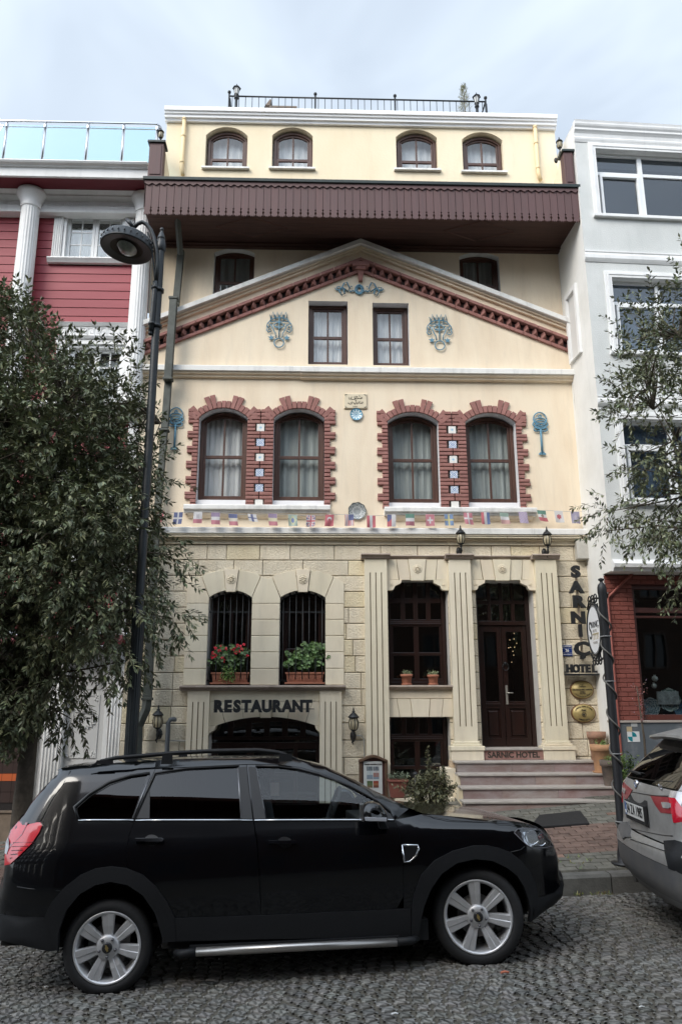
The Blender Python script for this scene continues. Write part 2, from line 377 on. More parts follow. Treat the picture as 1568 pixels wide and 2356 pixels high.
# setts laid in repeated segmental arcs
Wd = 1.55; pitch = .108
def arc(x): u = (x/Wd+.12) % 1.0; return .42*(1-(2*u-1)**2)
def arcs(x): u = (x/Wd+.12) % 1.0; return -4*.42*(2*u-1)/Wd
for r in range(-32, 58):
    x = -7.0+rnd(0, .1)
    while x < 8.2:
        sl = math.atan(arcs(x)); L = rnd(.088, .118); step = L*math.cos(sl)
        xm = x+step/2; y = 5.6+r*pitch*1.0+arc(xm)-.42
        x += step+.012*math.cos(sl)+.003
        if y > KERB_Y-.05 or y < 3.4 or abs(xm) > .95*y+1.0: continue
        z = road_z(xm, y); h = rnd(.0, .005); ww = pitch*.90*math.cos(sl)**.35*rnd(.92, 1.02)
        c, s_ = math.cos(sl+rnd(-.05, .05)), math.sin(sl+rnd(-.05, .05))
        k = rnd(.74, 1.24); col = (k*rnd(.97, 1.04), k, k*rnd(.96, 1.03))
        tx, ty = rnd(-.03, .03), rnd(-.03, .03); vv = []
        for (q, zz, e) in ((1.0, -.03, 0), (1.0, -.005+h, 0), (.92, h, 0)):
            for (a, b_) in ((-1, -1), (1, -1), (1, 1), (-1, 1)):
                for cut in (0, 1):
                    # cut corners for a rounded sett
                    ax, by = a*L/2*q, b_*ww/2*q
                    first = (a*b_ > 0)
                    if (cut == 0) == first: bx_, by_ = ax*.66, by
                    else: bx_, by_ = ax, by*.66
                    vv.append((xm+bx_*c-by_*s_, y+bx_*s_+by_*c, z+zz+(bx_*tx+by_*ty if zz > -.02 else 0)))
        # order corner points round
        f = [tuple(range(16, 24))]
        for l in (0, 8):
            for i in range(8): f.append((l+i, l+(i+1) % 8, l+8+(i+1) % 8, l+8+i))
        mb.add(vv, f, col)
sett = M('grey_setts', (.225, .215, .196), .9, col2=(.155, .15, .138), vs=18, bump=.2, bs=80, attr=True)
tag(mb.build('road', sett), kind='structure')

mb = MB(); random.seed(5)
for i in range(-7, 10):                                   # kerb stones
    x0 = i*.95+.2; x1 = x0+.935
    pts = []
    for (y, dz) in ((KERB_Y, -.15), (KERB_Y, KERB_H-.025), (KERB_Y+.025, KERB_H+.003), (KERB_Y+.17, KERB_H+.003), (KERB_Y+.17, -.15)):
        pts.append((y, dz))
    vs = [(x0, y, road_z(x0, KERB_Y)+dz) for y, dz in pts]+[(x1, y, road_z(x1, KERB_Y)+dz) for y, dz in pts]; n = 5
    mb.add(vs, [(k, (k+1) % n, (k+1) % n+n, k+n) for k in range(n)]+[tuple(range(n))[::-1], tuple(range(n, 2*n))], tone(.08))
tag(mb.build('kerb', M('kerb_stone', (.115, .112, .104), .88, col2=(.075, .073, .068), vs=6, bump=.5, bs=40, attr=True)), kind='structure')

mb = MB(); vs = []; fs = []; nx, ny = 60, 6                # pavement
for j in range(ny+1):
    for i in range(nx+1):
        x = -40+80*i/nx; y = KERB_Y+.15+(13.4-KERB_Y-.15)*j/ny; vs.append((x, y, walk_z(x, y)-.035))
for j in range(ny):
    for i in range(nx):
        a = j*(nx+1)+i; fs.append((a, a+1, a+nx+2, a+nx+1))
mb.add(vs, fs, (.5, .47, .42))
for r in range(46):
    y0 = KERB_Y+.18+r*.105
    if y0 > 12.4: break
    band = .62 < (y0-KERB_Y) < 1.75
    x = -6.5+(r % 2)*.1
    while x < 7.5:
        L = .20; xm = x+L/2; x += L+.006
        if xm < -6.4: continue
        z = walk_z(xm, y0); sl = walk_z(xm+.1, y0)-walk_z(xm-.1, y0); j_ = rnd(-.004, .006); k = rnd(.8, 1.15)
        base = (1.12*k, .76*k, .68*k) if band else (1.0*k, 1.0*k, .94*k)
        if not band and rnd(0, 1) < .05: base = (1.5*k, .95*k, .8*k)
        x0, x1, y1 = xm-L/2, xm+L/2, y0+.099; e = .005
        def zz(a, b): return z+(a-xm)/.2*sl+j_+(walk_z(xm, b)-walk_z(xm, y0))
        vv = [(x0, y0, zz(x0, y0)-.03), (x1, y0, zz(x1, y0)-.03), (x1, y1, zz(x1, y1)-.03), (x0, y1, zz(x0, y1)-.03),
              (x0+e, y0+e, zz(x0, y0)), (x1-e, y0+e, zz(x1, y0)), (x1-e, y1-e, zz(x1, y1)), (x0+e, y1-e, zz(x0, y1))]
        mb.add(vv, [(4, 5, 6, 7), (0, 1, 5, 4), (1, 2, 6, 5), (2, 3, 7, 6), (3, 0, 4, 7)], base)
tag(mb.build('pavement', M('paver', (.145, .140, .125), .85, col2=(.10, .097, .088), vs=12, bump=.5, bs=60, attr=True)), kind='structure')

# ground sheet out to the horizon (lower than the street)
mb = MB(); mb.add([(-600, -600, -2.5), (600, -600, -2.5), (600, 600, -2.5), (-600, 600, -2.5)], [(0, 1, 2, 3)])
tag(mb.build('ground', M('far_ground', (.12, .115, .10), .95, var=.3, vs=.2)), kind='structure')

# ================================================================== HOTEL
YF = 12.6
HOT = thing('hotel', 'cream hotel with stone ground floor, gable, red brick window surrounds and brown wooden balcony', 'building', (.75, 12.6, .1))
HX0, HX1 = -2.98, 4.52
def T(mat_, n=1): return mat_

def window(root, x0, x1, z0, zs, zc, y, cols=2, cur='net', fr=.05, mid=.5, wood_=None, name='window', depth=.05, lowdrop=True):
    wood_ = wood_ or wood
    ar = zc-zs > .005
    def lp(t, a=z0, top=True): return archloop(x0+t, x1-t, a+t, zs if ar else zc-t-.001, zc-t, 10)
    m = MB(); ring(m, lp(0), lp(fr), y, y+.09)
    zm = lerp(z0, zc, mid); t2 = fr+.04
    # upper sash (set back) and lower sash
    o = archloop(x0+fr, x1-fr, zm-.02, zs if ar else zc-fr-.001, zc-fr, 10); i_ = archloop(x0+t2, x1-t2, zm+.03, zs if ar else zc-t2-.001, zc-t2, 10)
    ring(m, o, i_, y+.025, y+.06)
    ring(m, rect(x0+fr, x1-fr, z0+fr, zm+.025), rect(x0+t2, x1-t2, z0+t2+.01, zm-.03), y+.012 if lowdrop else y+.03, y+.05)
    for c in range(1, cols):
        xm = lerp(x0+t2, x1-t2, c/cols); zt = zc-t2-.004 if c*2 == cols else lerp(zs, zc, .7)-t2*.6
        m.box(xm-.016, xm+.016, y+.028, y+.062, zm+.025, zt)
        m.box(xm-.016, xm+.016, y+.016, y+.052, z0+t2+.005, zm-.028)
    f = m.build(name, wood_, root, bevel=.004)
    g = MB(); V, F = cdt(archloop(x0+t2-.01, x1-t2+.01, zm, zs if ar else zc-t2, zc-t2+.01, 10)); g.add([(a, y+.045, b) for a, b in V], F)
    V, F = cdt(rect(x0+t2-.01, x1-t2+.01, z0+t2-.01, zm)); g.add([(a, y+.03, b) for a, b in V], F)
    g.build('pane', pane, f)
    if cur:
        k = MB(); segs = [(x0, x1)]
        if cur == 'half': segs = [(x0, x0+(x1-x0)*.36), (x1-(x1-x0)*.36, x1)]
        for (a, b) in segs:
            n = 44; ph = rnd(0, 6); fq = rnd(.7, 1.5); a += rnd(0, .05)*(b-a); b -= rnd(0, .05)*(b-a); vs = []
            for i in range(n+1):
                x = lerp(a, b, i/n); w_ = .018*math.sin(i*fq+ph)+.012*math.sin(i*.41+ph*2)+.008*math.sin(i*2.3)*math.sin(ph)
                vs += [(x, y+.17+w_, z0-.05), (x, y+.17+w_*.8, zc+.05)]
            k.add(vs, [(2*i, 2*i+2, 2*i+3, 2*i+1) for i in range(n)], None, True)
        k.build('curtain', curtain_w if cur == 'white' else curtain_g, f)
    return f

# ---- openings of the front
def px_rect(xa, xb, yt, yb, Y=YF):
    return X_(xa, (yt+yb)/2, Y), X_(xb, (yt+yb)/2, Y), Z_((xa+xb)/2, yb, Y), Z_((xa+xb)/2, yt, Y)
W2 = [(-1.985, -1.165, 5.155, 6.70, 6.875), (-.722, .137, 5.15, 6.705, 6.88), (1.215, 2.085, 5.125, 6.665, 6.835), (2.55, 3.42, 5.135, 6.665, 6.835)]
GW = [(-.15, .545, 7.71, 8.93), (.985, 1.63, 7.705, 8.91)]
gy0, gy1 = 4.62, None
apex = (.777, 10.02)
# plaster front, gable shaped
slopeL = (apex[1]-8.36)/(apex[0]-HX0); slopeR = (apex[1]-8.47)/(HX1-apex[0])
m = MB()
outer = [(HX0, 4.62), (HX1, 4.62), (HX1, 8.47), apex, (HX0, 8.36)]
holes = [archloop(a, b, c, d, e, 12) for a, b, c, d, e in W2]+[rect(a, b, c, d) for a, b, c, d in GW]
V, F = cdt(outer, holes); m.add([(a, YF, b) for a, b in V], F)
for a, b in ((HX0, 8.36), ): pass
m.add([(HX0, YF, 4.62), (HX0, YF+.4, 4.62), (HX0, YF+.4, 8.36), (HX0, YF, 8.36)], [(0, 1, 2, 3)])
m.build('plaster_front', plaster, HOT)
for h in holes:
    m = MB(); reveal(m, h, YF, YF+.30); m.build('window_reveal', reveal_white, HOT)
# wall behind the gable with two half hidden windows
UW = [(-1.87, -1.14, 9.0, 9.96, 10.05), (2.605, 3.34, 9.0, 9.96, 10.05)]
m = MB(); hs = [archloop(a, b, c, d, e, 12) for a, b, c, d, e in UW]
V, F = cdt([(HX0, 8.1), (-.6, 9.02), (2.1, 9.02), (HX1, 8.2), (HX1, 10.2), (HX0, 10.2)], hs); m.add([(a, 12.75, b) for a, b in V], F); m.build('upper_wall', plaster, HOT)
for h in hs:
    m = MB(); reveal(m, h, 12.75, 12.98); m.build('upper_window_reveal', white_trim, HOT)
random.seed(3)
for k, (a, b, c, d, e) in enumerate(W2): window(HOT, a+.01, b-.01, c+.11, d-.02, e-.02, YF+.16, cur='white' if k == 0 else 'net', fr=.055)
for a, b, c, d in GW: window(HOT, a+.005, b-.01, c+.02, d-.01, d-.01, YF+.16, cur='white', fr=.055, mid=.48)
for a, b, c, d, e in UW: window(HOT, a+.01, b-.01, c, d, e-.01, 12.88, cur='net', fr=.05, mid=.42)
# white blocks that fill the bottom of the arched openings
for a, b, c, d, e in W2:
    m = MB(); m.box(a+.004, b-.004, YF+.05, YF+.25, c+.002, c+.115); m.build('inner_sill', reveal_white, HOT, bevel=.004)
# window sills
def sill(xa, xb, z, h=.13):
    m = MB(); m.xprism([(YF, z), (YF-.14, z), (YF-.15, z-.02), (YF-.15, z-h*.62), (YF-.12, z-h*.7), (YF-.10, z-h), (YF, z-h)], xa, xb)
    m.build('window_sill', white_trim, HOT, bevel=.004)
    m = MB(); m.xprism([(YF, z-h-.002), (YF-.09, z-h-.002), (YF-.07, z-h-.04), (YF-.03, z-h-.07), (YF, z-h-.075)], xa+.06, xb-.06); m.build('sill_moulding', plaster, HOT)
sill(-2.16, .235, 5.145); sill(1.13, 3.66, 5.12)

# ---- string courses
def course(name, xa, xb, z, prof, mat_, y=YF):
    m = MB(); m.xprism([(y-d, z+h) for d, h in prof], xa, xb); return m.build(name, mat_, HOT, bevel=.004)
zs_ = 7.57
for (a, b, dy, dz) in ((HX0, -.28, 0, 0.0), (-.275, HX1, .02, -.012)):
    course('string_course', a, b, zs_+dz, [(0, .05), (.13+dy, .045), (.14+dy, .03), (.14+dy, -.055), (.12+dy, -.06), (0, -.06)], white_trim)
    course('string_course_moulding', a, b, zs_-.062+dz, [(0, 0), (.11+dy, 0), (.10+dy, -.03), (.06+dy, -.045), (.055+dy, -.075), (.02, -.09), (0, -.09)], plaster)
course('floor_cornice', HX0, HX1, 4.70, [(0, .065), (.17, .055), (.18, .04), (.18, -.045), (0, -.045)], white_trim)
m = MB()
for (d, z0, z1) in ((.165, 4.63, 4.653), (.15, 4.598, 4.622), (.105, 4.57, 4.596), (.05, 4.50, 4.568)):
    random.seed(int(z0*1000)); x = HX0
    while x < HX1-.01:
        x1 = min(HX1, x+rnd(.9, 1.5)); m.box(x, x1-.006, YF-d, YF+.05, z0, z1, tone(.08)); x = x1
m.build('stone_cornice', stone_smooth, HOT, bevel=.003)

# ---- gable: coping, mouldings, red dentils
def rake(mb_, off0, off1, y0, y1, x0=HX0-.06, x1=HX1, col=None):
    for (xa, za, xb, zb) in ((x0, apex[1]-slopeL*(apex[0]-x0), apex[0], apex[1]), (apex[0], apex[1], x1, apex[1]-slopeR*(x1-apex[0]))):
        mb_.prism([(xa, za+off0), (xb, zb+off0), (xb, zb+off1), (xa, za+off1)], y0, y1, col)
m = MB(); rake(m, -.02, .075, YF-.17, 12.80); m.build('gable_coping', white_trim, HOT, bevel=.008)
m = MB(); rake(m, -.06, -.021, YF-.10, YF+.02); rake(m, -.105, -.061, YF-.06, YF+.02); m.build('gable_moulding', plaster, HOT, bevel=.006)
m = MB(); g = MB(); random.seed(21)
BO = .405   # drop of the band below the coping, measured vertically
for side in (-1, 1):
    xe = HX0 if side < 0 else HX1; sl_ = slopeL if side < 0 else slopeR; L = abs(xe-apex[0]); n = int(L/.148)
    def zl(x): return apex[1]-sl_*abs(x-apex[0])-BO
    g.prism([(apex[0], zl(apex[0])+.12), (xe, zl(xe)+.12), (xe, zl(xe)-.10), (apex[0], zl(apex[0])-.10)], YF-.018, YF+.01)
    for i in range(int(L/.24)+1):
        a = apex[0]+side*(i*.24); b = apex[0]+side*min(L, i*.24+.234)
        if abs(b-a) < .03: continue
        m.prism([(a, zl(a)+.125), (b, zl(b)+.125), (b, zl(b)+.065), (a, zl(a)+.065)], YF-.13, YF, tone(.07))
        m.prism([(a, zl(a)-.055), (b, zl(b)-.055), (b, zl(b)-.115), (a, zl(a)-.115)], YF-.05, YF, tone(.07))
    for i in range(n):
        c = apex[0]+side*(i+.6)*L/n; w_ = .05; z = zl(c)
        # pyramid pointed dentil, turned corner outwards
        vs = [(c-w_, YF-.02, z+.055), (c+w_, YF-.02, z+.055), (c+w_, YF-.02, z-.05), (c-w_, YF-.02, z-.05), (c-.01*side, YF-.115, z+.055), (c+.012*side, YF-.115, z-.01)]
        m.add(vs, [(0, 4, 5, 3), (4, 1, 2, 5), (3, 5, 2), (0, 1, 4)], tone(.1))
m.box(apex[0]-.15, apex[0]+.15, YF-.14, YF, apex[1]-BO-.045, apex[1]-BO+.04, tone(.05))
m.box(apex[0]-.085, apex[0]+.085, YF-.12, YF, apex[1]-BO-.10, apex[1]-BO-.05, tone(.05))
m.prism([(apex[0]-.06, apex[1]-BO-.105), (apex[0]+.06, apex[1]-BO-.105), (apex[0]+.03, apex[1]-BO-.31), (apex[0]-.03, apex[1]-BO-.31)], YF-.08, YF, tone(.05))
g.build('gable_dentil_backing', brick_gap, HOT); m.build('gable_dentils', brick_m, HOT, bevel=.006, fixn=True)

# ---- red brick window surrounds
def surround(A, B, xl, xr):
    """A, B: the two openings; xl/xr outer jamb x"""
    m = MB(); g = MB(); bh = .0665; y0 = YF-.045
    zb = 5.13 if A is W2[0] else 5.12
    ax0, ax1, _, azs, azc = A; bx0, bx1, _, bzs, bzc = B
    rows = int((azs-zb)/bh)
    def brick(x0, x1, r, dy=0):
        z0 = zb+r*bh+.003; jz = rnd(-.004, .004)
        m.cbox(x0+.001, x1-.001, y0+dy+rnd(-.004, .004), YF, z0, z0+bh-.011+jz, .006, tone(.09))
    for r in range(rows+1):
        long_ = (r//2) % 2 == 1
        wl = .185 if long_ else .10
        brick(ax0-wl+rnd(-.006, .006), ax0+.002, r); brick(bx1-.002, bx1+wl+rnd(-.006, .006), r)
        if long_:
            xm = (ax1+bx0)/2; brick(ax1-.002, xm-.006, r); brick(xm+.006, bx0+.002, r)
        else:
            brick(ax1-.002, ax1+.135, r); brick(bx0-.135, bx0+.002, r)
    zt = zb+(rows+1)*bh
    g.box(ax0-.09, ax0, YF-.02, YF+.005, zb, zt); g.box(bx1, bx1+.09, YF-.02, YF+.005, zb, zt)
    g.box(ax1, ax1+.125, YF-.02, YF+.005, zb, zt); g.box(bx0-.125, bx0, YF-.02, YF+.005, zb, zt); g.box(ax1+.14, bx0-.14, YF-.008, YF+.005, zb, zt+.1)
    for (x0, x1, zs, zc) in ((ax0, ax1, azs, azc), (bx0, bx1, bzs, bzc)):
        hw = (x1-x0)/2; h = zc-zs; r_ = (hw*hw+h*h)/(2*h); cx = (x0+x1)/2; cz = zc-r_; a = math.asin(hw/r_)
        N = 15; pat = [.22, .22, .125, .12, .245, .245, .12, .125, .12, .245, .245, .12, .125, .22, .22]
        A_ = a*1.18
        for i in range(N):
            t0 = -A_+2*A_*i/N+.007; t1 = -A_+2*A_*(i+1)/N-.007; ro = r_+pat[i]+rnd(-.004, .004)
            if i in (0, 14): ro = r_+.17
            ri = r_+.0
            pts = [(cx+ri*math.sin(t0), cz+ri*math.cos(t0)), (cx+ro*math.sin(t0), cz+ro*math.cos(t0)), (cx+ro*math.sin(t1), cz+ro*math.cos(t1)), (cx+ri*math.sin(t1), cz+ri*math.cos(t1))]
            m.prism(pts, y0+rnd(-.004, .004), YF, tone(.08))
        gp = [(cx+(r_+.002)*math.sin(-A_+2*A_*i/16), cz+(r_+.002)*math.cos(-A_+2*A_*i/16)) for i in range(17)]+[(cx+(r_+.10)*math.sin(A_-2*A_*i/16), cz+(r_+.10)*math.cos(A_-2*A_*i/16)) for i in range(17)]
        g.prism(gp, YF-.02, YF+.005)
    # corner bricks beside the arches
    for (xa, xb) in ((ax0-.185, ax0-.055), (bx1+.055, bx1+.185)):
        for k in range(2): m.cbox(xa, xb, y0, YF, zt+.004+k*bh, zt-.006+(k+1)*bh, .006, tone(.08))
    xm = (ax1+bx0)/2
    for k in range(2):
        m.cbox(xm-.17, xm-.006, y0, YF, zt+.004+k*bh, zt-.006+(k+1)*bh, .006, tone(.08)); m.cbox(xm+.006, xm+.17, y0, YF, zt+.004+k*bh, zt-.006+(k+1)*bh, .006, tone(.08))
    g.build('surround_backing', brick_gap, HOT); m.build('brick_surround', brick_m, HOT, bevel=.005)
    # glazed tiles in the pier
    for r in range(0, rows+1, 4):
        z = zb+r*bh; kind = 0 if r == 0 else (1 if (r//4) % 2 == 1 else 2); kind = {0: 0, 4: 2, 8: 2, 12: 1, 16: 2, 20: 1}.get(r, 1)
        t = MB(); n = 14; s_ = .064; cx, cz = xm, z+bh*.95
        for i in range(n):
            for j in range(n):
                u, v = (i+.5)/n*2-1, (j+.5)/n*2-1
                if kind == 2:
                    d = abs(((u+v)*1.5) % 1-.5); e = abs(((u-v)*1.5) % 1-.5)
                    c = (.09, .19, .42) if (d < .13 or e < .13) else (.74, .76, .78)
                    if d > .38 and e > .38: c = (.25, .40, .62)
                elif kind == 1:
                    rr = math.hypot(u, v); c = (.25, .42, .58) if rr < .2 else (.48, .62, .70) if rr < .42+.08*math.cos(8*math.atan2(v, u)) else (.75, .73, .69)
                else: c = (.76, .74, .70)
                x0_, z0_ = cx+s_*(u-1/n), cz+s_*(v-1/n); w_ = 2*s_/n
                t.add([(x0_, YF-.030, z0_), (x0_+w_, YF-.030, z0_), (x0_+w_, YF-.030, z0_+w_), (x0_, YF-.030, z0_+w_)], [(0, 1, 2, 3)], c)
        t.add([(cx-s_, YF-.030, cz-s_), (cx+s_, YF-.030, cz-s_), (cx+s_, YF-.030, cz+s_), (cx-s_, YF-.030, cz+s_), (cx-s_, YF, cz-s_), (cx+s_, YF, cz-s_), (cx+s_, YF, cz+s_), (cx-s_, YF, cz+s_)], [(0, 4, 5, 1), (1, 5, 6, 2), (2, 6, 7, 3), (3, 7, 4, 0)], (.6, .6, .58))
        t.build('glazed_tile', M('tile_glaze', (1, 1, 1), .25, attr=True), HOT)
surround(W2[0], W2[1], 0, 0); surround(W2[2], W2[3], 0, 0)

# ---- stone ground floor
LW = [(-1.70, -1.015, 2.25, 3.625, 3.745), (-.565, .16, 2.25, 3.625, 3.745)]
PORT = px_rect(479, 735, 1649, 1760)       # restaurant opening (x0,x1,zb,zt)
pzs = Z_(505, 1669)
PW1 = px_rect(893, 1031, 1336, 1577); PW2 = px_rect(895, 1035, 1648, 1795); DR = (2.60, 3.53, 1.27, Z_(1155, 1336))
PORTX = (-1.62, .10); 
op = [archloop(a, b, c, d, e, 12) for a, b, c, d, e in LW]
op += [archloop(PORTX[0], PORTX[1], -.05, pzs, PORT[3], 14), rect(*PW1[:2], PW1[2], PW1[3]), rect(*PW2[:2], .55, PW2[3]), rect(*DR[:2], DR[2], DR[3])]
m = MB(); V, F = cdt(rect(HX0, HX1, -.9, 4.62), op); m.add([(a, YF, b) for a, b in V], F)
m.add([(HX0, YF, -.9), (HX0, YF+.4, -.9), (HX0, YF+.4, 4.62), (HX0, YF, 4.62)], [(0, 1, 2, 3)])
m.build('masonry_backing', stone_dark, HOT)
for h in op:
    m = MB(); reveal(m, h, YF-.02, YF+.34); m.build('stone_reveal', M('reveal_plaster', (.60, .58, .55), .8, var=.12, vs=4), HOT)
random.seed(17); m = MB()
ex = [(a-.015, b+.015, c, e+.03) for a, b, c, d, e in LW]+[(PORTX[0], PORTX[1], -1, PORT[3]+.02), (PW1[0], PW1[1], PW1[2], PW1[3]), (PW2[0], PW2[1], .5, PW2[3]), (DR[0], DR[1], -1, DR[3])]
rh = .2565; zt = 4.495; r = 0
while zt-r*rh > -.3:
    z1 = zt-r*rh-.005; z0 = z1-rh+.010
    ivs = [(HX0+.002, HX1-.002)]
    for (a, b, c, d) in ex:
        if z1 > c and z0 < d:
            nv = []
            for (p, q) in ivs:
                if b <= p or a >= q: nv.append((p, q)); continue
                if a > p+.03: nv.append((p, a))
                if b < q-.03: nv.append((b, q))
            ivs = nv
    for (p, q) in ivs:
        x = p; first = True
        while x < q-.001:
            wd = rnd(.30, .78)*(.6 if first and r % 2 else 1); x1 = q if x+wd > q-.22 else x+wd; first = False
            k = rnd(.93, 1.06); warm = rnd(0, 1); c = (k*(1.02 if warm > .8 else 1), k, k*(.90 if warm > .8 else 1))
            m.cbox(x+.004, x1-.004, YF-.022-rnd(0, .006), YF, z0, z1, .010, c); x = x1
    r += 1
m.build('rough_stone_blocks', stone_rough, HOT)

# ---- dressed stone round the barred windows
m = MB(); random.seed(4)
zt_l = Z_(430, 1345); ztop = 4.075
def vouss(x0, x1, zs, zc, xo0, xo1, mb_, y0, y1, key=True):
    hw = (x1-x0)/2; h = zc-zs; r_ = (hw*hw+h*h)/(2*h); cx = (x0+x1)/2; cz = zc-r_; a = math.asin(hw/r_)
    ri = r_; 
    ko = .115; ki = .075
    def inner(t): return (cx+ri*math.sin(t), cz+ri*math.cos(t))
    hw2 = hw+.36; ho = ztop-3.84; R2 = (hw2*hw2+ho*ho)/(2*ho); cz2 = ztop-R2
    def outer_(x): return cz2+math.sqrt(max(0, R2*R2-(x-cx)**2))
    tk = math.asin(ki/ri)
    for s in (-1, 1):
        pts = [inner(s*(tk+.012+(a-.014-tk-.012)*i/8)) for i in range(9)]
        xo = cx+s*(hw+.130); 
        top = [(lerp(xo, cx+s*(ko+.008), i/8), 0) for i in range(9)]; top = [(x, outer_(x)) for x, _ in top]
        mb_.prism(pts+top, y0, y1, tone(.04))
    mb_.prism([(cx-ki, zc-.03), (cx+ki, zc-.03), (cx+ko, ztop+.01), (cx-ko, ztop+.01)], y0-.02, y1, tone(.04))
    return outer_
Yd = YF-.045
for (a, b, c, d, e) in LW: oo = vouss(a, b, d, e, 0, 0, m, Yd, YF)
ox0, ox1 = LW[0][0]-.36, LW[1][1]+.30
cxa, cxb = (LW[0][0]+LW[0][1])/2, (LW[1][0]+LW[1][1])/2
def jamb(x0, x1, shape=None):
    zz = [2.25+i*.2565 for i in range(6)]
    for i in range(5): m.cbox(x0+.003, x1-.003, Yd, YF, zz[i]+.003, zz[i+1]-.004, .005, tone(.06))
    return zz[5]
zj = jamb(ox0, LW[0][0]); jamb(LW[1][1], ox1); jamb(LW[0][1], LW[1][0])
def hood(cx_, x): hw_ = (LW[0][1]-LW[0][0])/2+.36; ho = ztop-3.84; R2 = (hw_*hw_+ho*ho)/(2*ho); return ztop-R2+math.sqrt(R2*R2-(x-cx_)**2)
def shoulder(xa, xb, cl_, cr_, la, ra):
    """stone between springing points; top follows the hood arcs"""
    pts = [(xa, zj+.003), (xb, zj+.003)]
    if ra is not None: pts += [(xb, 3.625)]
    x0_, x1_ = (xa if la is None else xa+.145-.005), (xb if ra is None else xb-.145+.005)
    for i in range(13):
        x = lerp(x1_, x0_, i/12); pts.append((x, min([hood(c, x) for c in (cl_, cr_) if c is not None and abs(x-c) < .72] or [3.84])if cl_ is None or cr_ is None else (hood(cl_, x) if x < (cl_+cr_)/2 else hood(cr_, x))))
    if la is not None: pts += [(xa, 3.625)]
    m.prism(pts, Yd, YF, tone(.04))
shoulder(ox0, LW[0][0]-.002, None, cxa, None, 1); shoulder(LW[1][1]+.002, ox1, cxb, None, 1, None); shoulder(LW[0][1]+.002, LW[1][0]-.002, cxa, cxb, 1, 1)
m.build('dressed_window_surround', stone_smooth, HOT, bevel=.004)
def rosette(x, z, y, r=.07):
    q = MB(); q.lathe([(r, -.006), (r+.006, -.010), (r+.012, -.002), (r+.012, .004), (r, .004)], x, y, z, 20, 'y')
    for k in range(8):
        t = k*math.pi/4+.3; q.tube([(x+.012*math.cos(t), y-.006, z+.012*math.sin(t)), (x+r*.55*math.cos(t+.12), y-.012, z+r*.55*math.sin(t+.12)), (x+r*.92*math.cos(t), y-.004, z+r*.92*math.sin(t))], [.004, .016, .004], 6, flat=.6)
    q.lathe([(.001, -.014), (.012, -.010), (.014, 0)], x, y, z, 10, 'y'); q.build('rosette', stone_smooth, HOT)
for (a, b, c, d, e) in LW: rosette((a+b)/2, 3.92, Yd-.02, .066)

# window grilles, frames, glass
for (a, b, c, d, e) in LW:
    window(HOT, a+.03, b-.02, c, d-.03, e-.03, YF+.22, cur=None, wood_=wood_dark, fr=.05, mid=.38)
    q = MB(); cx = (a+b)/2
    for z in (3.40, c+.075): q.box(a-.02, b+.02, YF+.02, YF+.032, z-.012, z+.012)
    for k in range(7):
        x = lerp(a+.05, b-.05, k/6); zt_ = 3.625-.03+.12*math.sin(math.pi*(k+.5)/7)
        z0 = c+.08; q.tube([(x, YF+.015, zt_), (x, YF+.015, z0+.45), (x, YF-.015, z0+.28), (x, YF-.06, z0+.14), (x, YF-.04, z0+.03), (x, YF+.02, z0)], .0075, 6)
        q.lathe([(.012, -.01), (.024, -.005), (.024, .005), (.012, .01)], x, YF+.012, zt_+.02, 10, 'y')
    q.build('window_grille', iron, HOT)
# restaurant portal
m = MB(); Yp = YF-.10
zsh = 2.245
q = MB()
q.xprism([(YF, zsh), (Yp-.07, zsh), (Yp-.075, zsh-.02), (Yp-.07, zsh-.035), (Yp-.03, zsh-.045), (Yp-.02, zsh-.075), (YF, zsh-.075)], ox0-.03, ox1+.02)
q.build('portal_cornice', M('weathered_cornice', (.42, .345, .29), .8, col2=(.30, .24, .20), vs=6), HOT, bevel=.003)
pl0, pl1 = X_(428, 1690, 12.5), X_(479, 1690, 12.5); pr0, pr1 = X_(735, 1690, 12.5), X_(786, 1690, 12.5)
def fluted(x0, x1, z0, z1, y0, y1, mbx, n=3, zt=.14, zb=.14, col=None):
    """pilaster face with n sunk flutes"""
    fw = .017; dep = .022; W_ = x1-x0; xs = [x0+W_*(i+1)/(n+1) for i in range(n)]
    hs = [archloop(x-fw/2, x+fw/2, z0+zb, z1-zt-.004, z1-zt, 4) for x in xs]
    V, F = cdt(rect(x0, x1, z0, z1), hs); mbx.add([(a, y0, b) for a, b in V], F, col)
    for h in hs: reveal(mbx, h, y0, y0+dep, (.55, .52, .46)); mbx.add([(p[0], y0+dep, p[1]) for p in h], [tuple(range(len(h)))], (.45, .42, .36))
    mbx.add([(x0, y0, z0), (x0, y1, z0), (x0, y1, z1), (x0, y0, z1), (x1, y0, z0), (x1, y1, z0), (x1, y1, z1), (x1, y0, z1)], [(0, 3, 2, 1), (4, 5, 6, 7), (3, 7, 6, 2), (0, 1, 5, 4)], col)
for (a, b) in ((pl0, pl1), (pr0, pr1)):
    q = MB(); fluted(a, b, -.6, zsh-.077, Yp, YF, q, zt=.17, zb=.1); q.build('portal_pilaster', stone_smooth, HOT)
